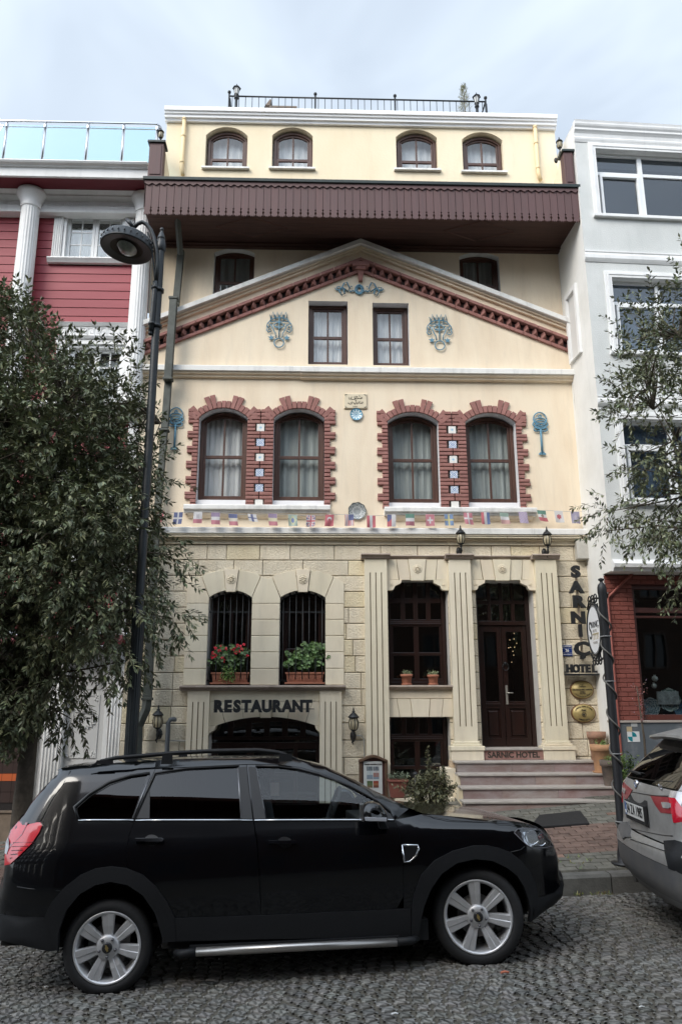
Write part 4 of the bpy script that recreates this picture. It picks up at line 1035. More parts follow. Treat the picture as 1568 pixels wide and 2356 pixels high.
def lan_at(px, py, yl, s, wy, label, group): return lantern(X_(px, py, yl), yl, Z_(px, py, yl), s, wy, label, group)
G = 'coach lanterns on the hotel front'
lan_at(363, 1661, 12.40, 1.0, YF-.02, 'coach lantern on the stone wall between downpipe and restaurant portal', G)
lan_at(813, 1666, 12.40, 1.0, YF-.02, 'coach lantern on the stone wall right of the restaurant portal', G)
lan_at(1059, 1240, 12.36, .92, YF-.02, 'coach lantern above the middle fluted pilaster, left of the entrance door', G)
lan_at(1258, 1243, 12.36, .92, YF-.02, 'coach lantern above the rightmost fluted pilaster, right of the entrance door', G)
for px, py, s_, lb in ((370, 311, .66, 'lantern behind the left end post of the brown balcony'), (1286, 334, .70, 'lantern on the right end wall of the brown balcony')):
    yl = 12.0; x, z = X_(px, py, yl), Z_(px, py, yl)
    lantern(x, yl, z, s_, yl+.25, lb, 'lanterns at the balcony ends', name='balcony_lantern')
def roof_lamp(px, pb, pt, y, label):
    x = X_(px, pb, y); zb, zt = Z_(px, pb, y)-.5, Z_(px, pt, y); h = .27; z = zt-h; K_ = .58
    t = thing('roof_lamp', label, 'lamp', (x, y, zb), 'lamps on the roof terrace')
    q = MB(); q.tube([(x, y, zb), (x, y, z-.05)], .028, 10); q.lathe([(.03, -.06), (.045, -.05), (.045, -.03), (.025, -.01), (.05, .03), (.02, .06)], x, y, z-.03, 12); q.build('pole', iron, t)
    q = MB(); q.lathe([(r*K_, h_*K_) for r, h_ in ((.055, .02), (.095, .26))], x, y, z, 6, smooth=False); q.build('glass', M('milky_glass', (.62, .62, .60), .3), t)
    q = MB(); q.lathe([(r*K_, h_*K_) for r, h_ in ((.15, .26), (.14, .275), (.07, .34), (.03, .36), (.035, .38), (.012, .40), (.016, .42), (.003, .46))], x, y, z, 6, smooth=False)
    for k in range(6): a = k*math.pi/3; q.tube([(x+.033*math.cos(a), y+.033*math.sin(a), z+.012), (x+.057*math.cos(a), y+.057*math.sin(a), z+.15)], .006, 4)
    q.build('hood', iron, t)
roof_lamp(543, 246, 192, 12.85, 'small black hexagonal lamp at the left end of the roof railing')
roof_lamp(1097, 260, 212, 12.85, 'small black hexagonal lamp beside the conifer on the roof')
# ---- roof railing
t = thing('roof_railing', 'thin black metal railing along the roof edge, with ball topped posts', 'railing', (.5, 12.9, 12.7))
yr = 12.95; zt0, zt1 = Z_(527, 221, yr), Z_(1116, 240, yr); xr0, xr1 = X_(527, 221, yr), X_(1116, 240, yr); zbot = ztp+.1
q = MB(); q.tube([(xr0, yr, zt0), (xr1, yr, zt0)], .016, 6); q.tube([(xr0, yr, zt0-.55), (xr1, yr, zt0-.55)], .012, 6)
q.tube([(xr0, yr, zt0), (xr0, yr+3, zt0)], .016, 6); q.tube([(xr1, yr, zt0), (xr1, yr+3, zt0)], .016, 6); q.build('rail', iron, t)
for k in range(39):
    x = lerp(xr0, xr1, (k+.5)/39.); q = MB(); q.tube([(x, yr, zbot+.05), (x, yr, zt0)], .007, 5); q.build('baluster', iron, t)
for px in (527, 725, 908, 1116):
    x = X_(px, 230, yr); q = MB(); q.tube([(x, yr, zbot), (x, yr, zt0+.06)], .018, 8); q.lathe([(.006, .05), (.03, .07), (.035, .09), (.03, .11), (.005, .125)], x, yr, zt0, 10); q.build('post', iron, t)
for px in (527, 1116):
    x = X_(px, 235, yr); q = MB(); q.tube([(x+.015, yr, zt0-.05), (x+.10, yr+.25, zbot)], .014, 6); q.build('brace', iron, t)
# things on the terrace that peep over the cornice
for (xa, xb, py, lb) in ((610, 683, 243, 'brown folding lounger edge showing above the left roof cornice'), ):
    t = thing('roof_lounger', lb, 'lounger', (X_(640, 245, 13.4), 13.4, 12.7)); a, b = X_(xa, py, 13.4), X_(xb, py, 13.4); z = Z_(640, py+1, 13.4)
    q = MB(); q.box(a, b, 13.4, 13.9, z-.03, z+.01); q.build('seat', M('lounger_wood', (.16, .12, .09), .7), t)
    q = MB(); q.prism([(a-.02, z-.02), (a+.08, z-.02), (a+.12, z+.16), (a+.09, z+.16)], 13.4, 13.9); q.build('backrest', M('lounger_wood', (.1, .1, .1)), t)
    q = MB()
    for x in (a+.05, b-.05): q.box(x-.02, x+.02, 13.42, 13.46, 12.66, z-.03)
    q.build('leg', M('lounger_wood', (.1, .1, .1)), t)
# ---- downpipe
q = MB(); yp = YF-.09
pts = [(X_(px, py, Y_), Y_, Z_(px, py, Y_)) for px, py, Y_ in ((408, 497, 11.95), (412, 545, 12.2), (415, 585, 12.42))]
q.tube(pts, .055, 4, smooth=False)
x1_ = X_(402, 690, yp)
def rbox(pa, pb, wd, dp, y, mbx):
    (xa, za), (xb, zb) = pa, pb
    mbx.prism([(xa-wd/2, za), (xa+wd/2, za), (xb+wd/2, zb), (xb-wd/2, zb)], y-dp/2, y+dp/2)
W_ = lambda px, py, y: P(px, py, y)
rbox(W_(416, 575, 12.58), W_(404, 700, 12.58), .115, .1, 12.62, q)
rbox(W_(400, 686, 12.36), W_(387, 872, 12.36), .125, .12, 12.36, q)
rbox(W_(388, 870, 12.45), W_(379, 985, 12.45), .115, .1, 12.46, q); rbox(W_(379, 985, 12.46), W_(357, 1240, 12.46), .105, .1, 12.47, q); rbox(W_(357, 1240, 12.4), W_(339, 1610, 12.4), .13, .11, 12.4, q)
q.tube([(X_(339, 1608, 12.4), 12.4, Z_(339, 1608, 12.4)), (X_(336, 1632, 12.4), 12.4, Z_(336, 1632, 12.4)), (X_(318, 1672, 12.4), 12.4, Z_(318, 1672, 12.4)), (X_(314, 1800, 12.4), 12.4, Z_(314, 1850, 12.4))], .075, 4, smooth=False)
for px, py, yy in ((400, 688, 12.36), (387, 873, 12.36), (378, 990, 12.46), (339, 1608, 12.4)):
    x, z = P(px, py, yy); q.box(x-.08, x+.08, yy-.075, yy+.08, z-.02, z+.02)
o = q.build('downpipe', pipe_green, None, bevel=.006); tag(o, 'green grey square downpipe running down the left edge of the hotel', 'downpipe')
q = MB(); x, z = P(389, 1662, 12.42); q.tube([(x-.01, 12.42, -.1), (x-.01, 12.42, z), (x+.02, 12.42, z+.04), (x+.06, 12.44, z+.045), (x+.07, 12.5, z+.04)], .035, 10)
q.lathe([(.05, -.02), (.05, .02)], x-.01, 12.42, z-.45, 10); o = q.build('vent_pipe', M('pipe_grey', (.09, .10, .11), .6), None); tag(o, 'dark grey vent pipe with bent top beside the restaurant portal', 'pipe')
# cable with hanging flags
q = MB(); a, b = X_(358, 1176, 12.32), X_(1345, 1176, 12.45)
def string_pt(px):
    u = (px-358)/(1345-358); y = 12.32+.1*u; py = 1176+9*math.sin(math.pi*min(1, u*1.12))+1.5*math.sin(u*40); return X_(px, py, y), y, Z_(px, py, y)
q.tube([string_pt(358+987*i/80) for i in range(81)], .004, 4)
o = q.build('flag_string', M('string', (.45, .44, .42), .8), None); tag(o, 'thin string carrying the small flags across the hotel front', 'string')
RD, WH, BL, GR, YE, BK = (.45, .045, .07), (.62, .60, .60), (.04, .06, .20), (.03, .17, .11), (.55, .48, .16), (.05, .05, .05)
PK = (.48, .13, .17); LBl = (.12, .22, .40); PU = (.24, .16, .28)
def vst(*c): return lambda u, v: c[min(len(c)-1, int(u*len(c)))]
def hst(*c): return lambda u, v: c[min(len(c)-1, int(v*len(c)))]
def cross(bg_, fg, w1=.12, in2=None, w2=.05, cx_=.5):
    def f(u, v):
        if in2 and (abs(u-cx_) < w2 or abs(v-.5) < w2): return in2
        if abs(u-cx_) < w1 or abs(v-.5) < w1*.8: return fg
        return bg_
    return f
def union(u, v):
    if abs(u-.5) < .08 or abs(v-.5) < .06: return RD
    if abs(u-.5) < .15 or abs(v-.5) < .11: return WH
    d = abs(abs(u-.5)-abs(v-.5)); return RD if d < .05 else WH if d < .12 else BL
def stripes(u, v): return BL if (u > .45 and v < .5) else (RD if int(u*9) % 2 == 0 else WH)
def crescent(u, v):
    a = math.hypot(u-.5, (v-.42)*1.2); b = math.hypot(u-.5, (v-.48)*1.2); return WH if (a < .24 and b > .17) else RD
def disc(bg_, fg, r_=.26): return lambda u, v: fg if math.hypot(u-.5, (v-.5)*1.3) < r_ else bg_
def swiss(u, v): return WH if (abs(u-.5) < .10 and abs(v-.5) < .28) or (abs(v-.5) < .09 and abs(u-.5) < .32) else PK
def czech(u, v): return BL if (u < .5 and v < .55 and u+v < .8) else (WH if u > .5 else RD)
FL = [(368, crescent, 'red flag with a white crescent, half hidden by leaves', 'pink red', 9), (411, cross(BL, WH), 'blue flag with a white cross, nearest the downpipe', '', 4),
 (456, lambda u, v: (PK if v > .62 else WH) if math.hypot(u-.5, v-.4) > .2 else (.42, .40, .42), 'faded pink and white flag under the left window sill end', '', 1), (496, hst(PU, WH, PK), 'purple, white and pink striped small flag', '', -3), (536, hst(BL, (.6, .55, .45), PK), 'blue, cream and pink striped small flag', '', -6),
 (580, lambda u, v: BL if (abs(u-.45) < .1 or abs(v-.5) < .1) else WH, 'crumpled white flag with a dark blue cross, folded over the string', '', -14), (627, hst(PU, (.6, .55, .36), PK), 'purple, pale yellow and mauve striped small flag', '', -5),
 (673, lambda u, v: (.10, .16, .36) if math.hypot(u-.5, v-.5) < .2 else (.50, .50, .30) if abs(u-.5)+abs(v-.5) < .45 else (.32, .42, .36), 'greenish flag with a yellow diamond and a blue disc', '', -4), (715, union, 'union flag with red, white and blue diagonal crosses', '', 2),
 (758, crescent, 'small red flag with a white crescent and star', '', 4), (803, stripes, 'flag with red and white stripes and a blue starry corner', '', 0), (853, vst(RD, WH, RD), 'red white red banded small flag, right of the silver plate', '', 0),
 (900, czech, 'flag with blue wedge between white and red halves', '', 1), (942, hst(GR, WH, (.33, .06, .10)), 'green, white and dark red striped small flag', '', 0), (988, swiss, 'pink red flag with a short white plus cross', '', 0),
 (1031, cross(LBl, YE, .1), 'pale blue flag with a faded yellow cross', '', -2), (1075, cross(PK, WH, .1), 'red flag with a thin white cross, left of the striped tricolour', '', -6), (1115, vst(RD, WH, (.03, .08, .25)), 'tricolour flag with upright red, white and blue bands', '', -1),
 (1158, hst((.20, .30, .24), WH, (.50, .26, .24)), 'faded green, white and orange striped flag', '', -7), (1201, lambda u, v: (.45, .36, .46) if (u*3+v*5) % 1 < .5 else (.33, .25, .42), 'mauve patterned crumpled small flag', '', -6), (1244, lambda u, v: (.2, .14, .1) if math.hypot(u-.5, v-.5) < .14 else (GR if v < .34 else WH if v < .66 else RD), 'green, white and red flag with a small dark emblem', '', -10),
 (1283, disc(WH, RD), 'white flag with a plain red disc', '', -4), (1321, lambda u, v: (.26, .23, .34) if math.hypot(u-.5, v-.5) > .2 else (.32, .29, .36), 'dull purple blue flag, rightmost on the string', '', -3)]
flag_m = M('flag_cloth', (1, 1, 1), .85, attr=True)
random.seed(31)
for px, fn, lb, _, tilt in FL:
    x, y, z = string_pt(px); y -= .006; W, H = .142, rnd(.185, .205); q = MB(); nu, nv = 12, 14; vs = []
    if 'folded' in lb: H = .13
    ph = rnd(0, 6); am = rnd(.006, .02)
    for j in range(nv+1):
        for i in range(nu+1):
            u, v = i/nu, j/nv; dx = (u-.5)*W; dz = -v*H; a = R(tilt)*v**.7
            dy = -am*math.sin(u*5+ph+v*2)*v-.012*v
            vs.append((x+dx*math.cos(R(tilt)*.6)+dz*math.sin(a), y+dy, z+dz*math.cos(a)+dx*math.sin(R(tilt))*.5))
    for j in range(nv):
        for i in range(nu):
            k = j*(nu+1)+i; c = fn((i+.5)/nu, (j+.5)/nv); c = tuple(.74*cc+.085 for cc in c)
            q.add([vs[k], vs[k+nu+1], vs[k+nu+2], vs[k+1]], [(0, 1, 2, 3)], c, True)
    o = q.build('small_flag', flag_m, None); tag(o, lb, 'flag', 'small flags on the string')

# ---- wall ornaments
def curve_pts(f, n): return [f(i/n) for i in range(n+1)]
def circ(cx, cz, rx, rz, y, a0=0, a1=360, n=24): return [(cx+rx*math.cos(R(a0+(a1-a0)*i/n)), y, cz+rz*math.sin(R(a0+(a1-a0)*i/n))) for i in range(n+1)]
def ornament_key(px, py_t, py_b, label):
    y = YF-.03; xt, zt_ = P(px, py_t, y); xb_, zb_ = P(px, py_b, y); x = xt; h = zt_-zb_; s = h/.68; k = MB(); r = .0105*s
    q = k; c = zt_
    q.tube(circ(x, c-.11*s, .10*s, .11*s, y), r, 6); q.tube(circ(x, c-.05*s-.02, .018*s, .022*s, y), r*.9, 6)
    for (dz, rz) in ((.135, .045), (.225, .045)): q.tube(circ(x, c-dz*s, .085*s, rz*s, y), r, 6)
    q.tube(circ(x, c-.19*s, .115*s, .055*s, y), r, 6)
    for sgn in (-1, 1): q.tube(circ(x+sgn*.055*s, c-.275*s, .05*s, .03*s, y), r*.9, 6)
    q.tube([(x, y, c-.28*s), (x, y, zb_+.02)], .017*s, 6); q.prism([(x-.055*s, zb_), (x+.055*s, zb_), (x+.055*s, zb_+.015), (x+.017*s, zb_+.05*s), (x-.017*s, zb_+.05*s), (x-.055*s, zb_+.015)], y-.01, y+.01)
    q.box(x-.01, x+.01, y, YF, c-.20*s, c-.19*s); q.box(x-.01, x+.01, y, YF, zb_+.1, zb_+.12)
    tag(q.build('key_ornament', blue_paint, None), label, 'wall ornament', 'blue key shaped ornaments')
ornament_key(406, 938, 1034, 'blue metal key ornament on the plaster beside the green downpipe')
ornament_key(1240, 949, 1046, 'blue metal key ornament near the right edge of the hotel')
def ornament_mono(px0, px1, pyt, pyb, label):
    y = YF-.03; cx = X_((px0+px1)/2, (pyt+pyb)/2, y); zt_, zb_ = Z_(px0, pyt, y), Z_(px0, pyb, y); h = zt_-zb_; q = MB(); r = .0092; W = X_(px1, pyb, y)-X_(px0, pyb, y)
    def p(u, v): return (cx+u*W/2, y, zb_+v*h)
    for a, b in ((-.75, -.35), (-.35, .0), (.0, .38), (.38, .75)):          # crown points
        q.tube([p(a*.85, .80), p(lerp(a, b, .5)*.95, 1.0), p(b*.85, .80)], r, 5); q.tube([p(a*.85, .80), p(a, .92), p(a*.85, .72)], r*.8, 5)
    q.tube(circ(cx, p(0, .74)[2], W*.36, h*.09, y, 0, 180), r, 6); q.tube([p(-.72, .72), p(.72, .72)], r*.8, 5)
    for s in (-1, 1):
        q.tube([p(s*.65, .78), p(s*.95, .66), p(s*1.0, .58), p(s*.78, .55), p(s*.7, .63), p(s*.85, .66)], r, 6)
        q.tube([p(s*.9, .60), p(s*1.0, .48), p(s*.85, .42), p(s*.62, .46), p(s*.72, .52), p(s*.85, .49)], r, 6)
        q.tube([p(s*.62, .64), p(s*.45, .48), p(s*.3, .40), p(s*.26, .27)], r, 6)
        cx2, cz2 = p(s*.62, .27)[0], p(0, .27)[2]; st = [(cx2+(.058 if i % 2 == 0 else .024)*math.sin(i*math.pi/5), cz2+(.058 if i % 2 == 0 else .024)*math.cos(i*math.pi/5)) for i in range(10)]
        q.prism(st, y-.008, y+.008)
    q.tube([p(0, .86), p(0, .28)], r*1.2, 6); q.tube(circ(cx, p(0, .62)[2], W*.2, h*.075, y), r, 6); q.tube([p(-.45, .66), p(-.35, .58), p(.35, .58), p(.45, .66)], r*.8, 5)
    q.tube(circ(cx, p(0, .13)[2], W*.19, h*.125, y), r*1.1, 6)
    q.box(cx-.01, cx+.01, y, YF, p(0, .5)[2], p(0, .53)[2])
    tag(q.build('monogram_ornament', blue_paint, None), label, 'wall ornament', 'blue crowned monograms')
ornament_mono(613, 671, 717, 799, 'blue crowned metal monogram on the gable, left of its two windows')
ornament_mono(981, 1039, 723, 805, 'blue crowned metal monogram on the gable, right of its two windows')
q = MB(); y = YF-.03; cx, cz = P(826, 666, y)
for s in (-1, 1):
    def p(u, v): return (cx+s*u, y, cz+v)
    q.tube([p(.38, -.02), p(.40, .04), p(.34, .05), p(.33, .0), p(.40, -.02), p(.43, .02)], .012, 6); q.tube([p(.33, -.01), p(.27, .12), p(.22, .14), p(.17, .03), p(.20, -.04), p(.30, .03)], .013, 6)
    q.tube([p(x_, z_) for x_, z_ in ((.30, .03), (.36, -.03), (.31, -.12), (.26, -.08), (.28, .0))], .012, 6)
    q.tube([p(.18, -.02), p(.15, -.045), (p(.115, -.02)), p(.10, -.04), p(.07, -.02)], .013, 6); q.lathe([(.001, -.012), (.012, -.01), (.012, .0)], cx+s*.14, y, cz+.055, 8, 'y')
q.tube(circ(cx, cz, .066, .085, y), .019, 8); q.tube(circ(cx, cz, .036, .052, y), .009, 6); q.box(cx-.03, cx+.03, y, YF, cz+.05, cz+.07)
tag(q.build('scroll_ornament', blue_paint, None), 'blue metal scroll ornament with central ring under the gable apex', 'wall ornament')
# inscription tablet
y = YF-.03; (xa, za), (xb, zb) = P(791, 905, y), P(844, 940, y); t = thing('inscription_tablet', 'cream stone tablet with Arabic script high in the middle of the front', 'tablet', ((xa+xb)/2, YF, zb))
q = MB(); q.cbox(xa, xb, y, YF, zb, za, .01); q.build('slab', M('tablet_stone', (.70, .61, .45), .8, var=.1, vs=5), t)
q = MB(); W, H = xb-xa, za-zb; r = .0045
def s_(pts, rr=1):
    q.tube([(xb-u*W, y-.003, za-v*H) for u, v in pts], r*rr, 5)
def dot(u, v): q.lathe([(.001, -.006), (.006, -.004), (.006, 0)], xb-u*W, y, za-v*H, 6, 'y')
for ox, oy in ((.0, .0), ):
    s_([(.20, .30), (.24, .24), (.28, .30), (.22, .34), (.30, .36), (.36, .30), (.40, .36)]); s_([(.40, .36), (.44, .22), (.41, .20)]); s_([(.44, .38), (.48, .33), (.52, .38), (.50, .28), (.46, .28)])
    s_([(.55, .20), (.54, .38), (.60, .42)]); s_([(.60, .40), (.66, .40), (.70, .33), (.66, .22)]); s_([(.70, .38), (.78, .37), (.80, .31)]); dot(.50, .20); dot(.46, .19); dot(.78, .25); s_([(.30, .18), (.36, .15)])
    s_([(.17, .62), (.20, .56), (.25, .60), (.20, .68), (.30, .66), (.34, .58), (.38, .66)]); s_([(.40, .66), (.43, .58), (.46, .66), (.42, .72)]); s_([(.50, .50), (.49, .66), (.56, .68), (.60, .60)]); s_([(.56, .70), (.52, .76)])
    s_([(.62, .60), (.66, .56), (.70, .62), (.64, .68), (.74, .72), (.82, .66), (.80, .60)]); dot(.30, .52); dot(.36, .54); s_([(.46, .48), (.52, .44)])
    for k in range(4): s_([(.45+k*.05, .84), (.45+k*.05, .92)] if k != 1 else [(.48, .84), (.50, .92), (.52, .84)], .8)
    for cu, cv in ((.05, .08), (.95, .08), (.05, .92), (.95, .92)):
        s_([(cu, cv+(.08 if cv < .5 else -.08)), (cu+(.02 if cu < .5 else -.02), cv), (cu+(.08 if cu < .5 else -.08), cv)])
q.build('script', ink, t)
# ceramic plate under the tablet, silver plate under the sills
def dish(px, py, rpx, label, fn, mat_, cat='plate'):
    y = YF-.012; x, z = P(px, py, y); rr = X_(px+rpx, py, y)-x; q = MB(); N, K = 40, 12; vs = []; 
    for k in range(K+1):
        for j in range(N):
            a = 2*math.pi*j/N; r_ = rr*k/K; dep = -.022*(k/K)**2-.002
            if fn == 'silver' and k == K: r_ *= 1+.035*math.cos(a*9)
            vs.append((x+r_*math.cos(a), y+dep, z+r_*math.sin(a)))
    for k in range(K):
        for j in range(N):
            a, rr_ = 2*math.pi*(j+.5)/N, (k+.5)/K
            if fn == 'blue':
                c = (.10, .32, .42)
                if rr_ < .12: c = (.04, .10, .25)
                elif rr_ < .85: c = (.62, .70, .72) if (abs(math.sin(a*5)) > .86 or .5 < rr_ < .58 and abs(math.sin(a*10)) > .5) else (.07, .26, .38) if abs(math.sin(a*5)) > .35 else (.03, .10, .26)
                elif rr_ > .93: c = (.05, .16, .28)
            else:
                c = (.20, .22, .22) if (int(k*1.5+3*math.sin(a*7)) % 2) else (.42, .43, .42)
                if .45 < rr_ < .6: c = (.46, .47, .46)
                if rr_ > .92: c = (.10, .12, .12)
            q.add([vs[k*N+j], vs[k*N+(j+1) % N], vs[(k+1)*N+(j+1) % N], vs[(k+1)*N+j]], [(0, 1, 2, 3)], c, True)
    tag(q.build('wall_plate', mat_, None), label, cat)
dish(819, 954, 14.5, 'blue and white ceramic plate hung under the inscription tablet', 'blue', M('ceramic', (1, 1, 1), .3, attr=True))
dish(821, 1176, 20.5, 'embossed silver plate hung between the two long window sills', 'silver', M('pewter', (1, 1, 1), .4, metal=.35, attr=True))
# thin loose cables
def cable(pts, r, lb, mat_=None):
    q = MB(); q.tube(pts, r, 5); tag(q.build('cable', mat_ or M('cable_grey', (.40, .39, .36), .7), None), lb, 'cable')
cable([(X_(a, b, 12.5), 12.53, Z_(a, b, 12.5)) for a, b in ((1300, 690), (1312, 745), (1309, 790), (1318, 860), (1322, 920), (1332, 1010), (1342, 1120), (1347, 1200), (1352, 1240), (1352, 1300))], .009, 'pale cable running down the corner where hotel and grey house meet')
cable([(X_(a, b, 12.5), 12.53, Z_(a, b, 12.5)) for a, b in ((387, 1704), (420, 1705), (440, 1704), (460, 1700), (478, 1696))], .012, 'white cable crossing the left pilaster of the restaurant portal')
cable([(X_(a, b, 12.5), 12.53, Z_(a, b, 12.5)) for a, b in ((820, 1692), (832, 1693), (837, 1700), (838, 1735), (837, 1790))], .012, 'white cable dropping from the lantern beside the tall left pilaster')

# ---- plants: leaf sprays
def leafblade(mbx, p, d, L, wd, nrm, col, fold=.25):
    """one pointed leaf from p along d"""
    d = d.normalized(); s = d.cross(nrm)
    if s.length < 1e-3: s = d.orthogonal()
    s.normalize(); n = s.cross(d)
    a = p+d*L*.45+s*wd/2-n*wd*fold*.5; b = p+d*L*.45-s*wd/2-n*wd*fold*.5; t = p+d*L-n*L*.12
    m_ = p+d*L*.5
    mbx.v += [tuple(p), tuple(a), tuple(t), tuple(b), tuple(m_)]; k = len(mbx.v)-5
    for f in ((k, k+1, k+4), (k+1, k+2, k+4), (k, k+4, k+3), (k+4, k+2, k+3)): mbx.f.append(f); mbx.c.append(col); mbx.sm.append(True)
def rv(): 
    v = Vector((random.gauss(0, 1), random.gauss(0, 1), random.gauss(0, 1))); return v.normalized()
def twig(mbl, mbw, p, d, L, n, ll, lw, droop=.2, colf=None, wr=.003, spread=.8, tuft=0):
    p = Vector(p); d = Vector(d).normalized(); pts = [p.copy()]; k = 5
    for i in range(k):
        d = (d+Vector((0, 0, -droop/k))+rv()*.10).normalized(); p = p+d*L/k; pts.append(p.copy())
    if mbw is not None: mbw.tube(pts, [wr*(1-.12*i) for i in range(k+1)], 3, smooth=False)
    for i in range(n):
        t = (i+.5)/n*k; j = min(k-1, int(t)); q = pts[j].lerp(pts[j+1], t-j); dd = (pts[j+1]-pts[j]).normalized()
        o = rv(); o = (o-dd*o.dot(dd)); o = o.normalized() if o.length > .01 else o
        v = (dd*(1-spread*.55)+o*spread+Vector((0, 0, -droop*.6))).normalized(); l = ll*rnd(.7, 1.15)
        leafblade(mbl, q, v, l, lw*rnd(.8, 1.15), (Vector((0, 0, 1))+rv()*.55), colf() if colf else tone(.25))
    for i in range(tuft):
        v = (d+rv()*.75).normalized(); leafblade(mbl, pts[-1], v, ll*rnd(.7, 1), lw, Vector((0, 0, 1))+rv()*.5, colf() if colf else tone(.25))
def green(a=1, v=.3, warm=.1):
    def f():
        k = a*rnd(1-v, 1+v); w_ = rnd(0, warm); return (k*(1+w_*1.5), k*(1+w_*.3), k*(1-w_))
    return f

# ---- window boxes with geraniums
def planter(x0, x1, y, z, h, label, reds, basil, grp='terracotta window boxes behind the grilles'):
    t = thing('window_box', label, 'planter', ((x0+x1)/2, y, z), grp); q = MB(); d = .16
    vs = [(x0+.02, y-d/2+.01, z), (x1-.02, y-d/2+.01, z), (x1-.02, y+d/2-.01, z), (x0+.02, y+d/2-.01, z), (x0, y-d/2, z+h), (x1, y-d/2, z+h), (x1, y+d/2, z+h), (x0, y+d/2, z+h)]
    q.add(vs, [(0, 3, 2, 1), (0, 1, 5, 4), (1, 2, 6, 5), (2, 3, 7, 6), (3, 0, 4, 7)])
    q.box(x0-.012, x1+.012, y-d/2-.012, y-d/2+.004, z+h-.022, z+h+.004); q.box(x0-.012, x1+.012, y+d/2-.004, y+d/2+.012, z+h-.022, z+h+.004); q.box(x0-.012, x0+.004, y-d/2, y+d/2, z+h-.022, z+h+.004); q.box(x1-.004, x1+.012, y-d/2, y+d/2, z+h-.022, z+h+.004)
    for k in range(14): xx = lerp(x0+.05, x1-.05, k/13); q.lathe([(.008, 0), (.01, .01), (.01, .06), (.005, .075)], xx, y-d/2-.001, z+.03, 6)
    q.build('box', terracotta, t, bevel=.003)
    q = MB(); q.box(x0+.01, x1-.01, y-d/2+.015, y+d/2-.015, z+h-.04, z+h-.025); q.build('soil', M('soil', (.03, .02, .015), .95), t)
    q = MB(); q.box(x0-.02, x1+.02, y-d/2-.02, y+d/2+.02, z-.025, z-.003); q.build('saucer', terracotta, t, bevel=.004)
    l = MB(); w_ = MB()
    for k in range(70 if reds else 85):
        bx = rnd(x0+.03, x1-.03); H = rnd(.10, .40)*(1 if reds else (1.15 if bx > (x0+x1)/2 else .85)); top = Vector((bx+rnd(-.10, .10), y+rnd(-.10, .06), z+h+H))
        w_.tube([(bx, y+rnd(-.03, .03), z+h-.03), tuple(top)], .003, 3)
        for c in range(7):
            ctr = top+rv()*.045; n_ = (Vector((rnd(-.5, .5), -1, rnd(-.2, .8)))).normalized(); u = n_.orthogonal().normalized(); v = n_.cross(u); r_ = rnd(.016, .032); kk = len(l.v); N = 9
            l.v.append(tuple(ctr-n_*.008))
            for j in range(N): a = 2*math.pi*j/N+.3; rr = r_*(1+.12*math.cos(a*4)); rr *= .55 if j == 0 else 1; l.v.append(tuple(ctr+u*rr*math.cos(a)+v*rr*math.sin(a)))
            cc = green(1.0 if reds else 1.25, .4)()
            for j in range(N): l.f.append((kk, kk+1+j, kk+1+(j+1) % N)); l.c.append(cc); l.sm.append(True)
    l.build('foliage', leaf_bright, t); w_.build('stem', M('green_stem', (.06, .10, .03), .7), t)
    if reds:
        l = MB()
        for (u, v) in ((.06, .30), (.10, .38), (.12, .26), (.28, .41), (.38, .37), (.03, .24), (.30, .22), (.34, .18), (.62, .36), (.70, .42), (.66, .31), (.78, .40), (.82, .36), (.74, .33), (.85, .43), (.55, .37), (.95, .26), (.22, .34)):
            c0 = Vector((lerp(x0-.02, x1, u), y-.09, z+h+v*1.0))
            for k in range(9):
                c1 = c0+rv()*.022; kk = len(l.v); n_ = (Vector((0, -1, .3))+rv()*.6).normalized(); u_ = n_.orthogonal().normalized(); v_ = n_.cross(u_); l.v.append(tuple(c1)); 
                for j in range(5): a = 2*math.pi*j/5; l.v.append(tuple(c1+(u_*math.cos(a)+v_*math.sin(a))*.013-n_*.003))
                for j in range(5): l.f.append((kk, kk+1+j, kk+1+(j+1) % 5)); l.c.append(tone(.2)); l.sm.append(False)
        l.build('flower', M('red_petal', (.55, .012, .03), .6, attr=True), t)
        l = MB()
        for k in range(46):
            p0 = Vector((lerp(x0, x1, rnd(.32, .62)), y-.08, z+h-.01)); twig(l, None, p0, Vector((rnd(-.4, .4), -.5, rnd(-.7, .9))), rnd(.10, .2), 10, .028, .016, .6, green(1.9, .3, .3))
        l.build('light_green_herb', leaf_bright, t)
random.seed(40)
y_ = YF+.06
planter(X_(488, 1565, y_), X_(572, 1565, y_), y_, LW[0][2]+.045, .15, 'terracotta window box of red geraniums behind the left grille', True, True)
planter(X_(658, 1565, y_), X_(744, 1565, y_), y_, LW[1][2]+.045, .15, 'terracotta window box of leafy geraniums without flowers behind the right grille', False, False)
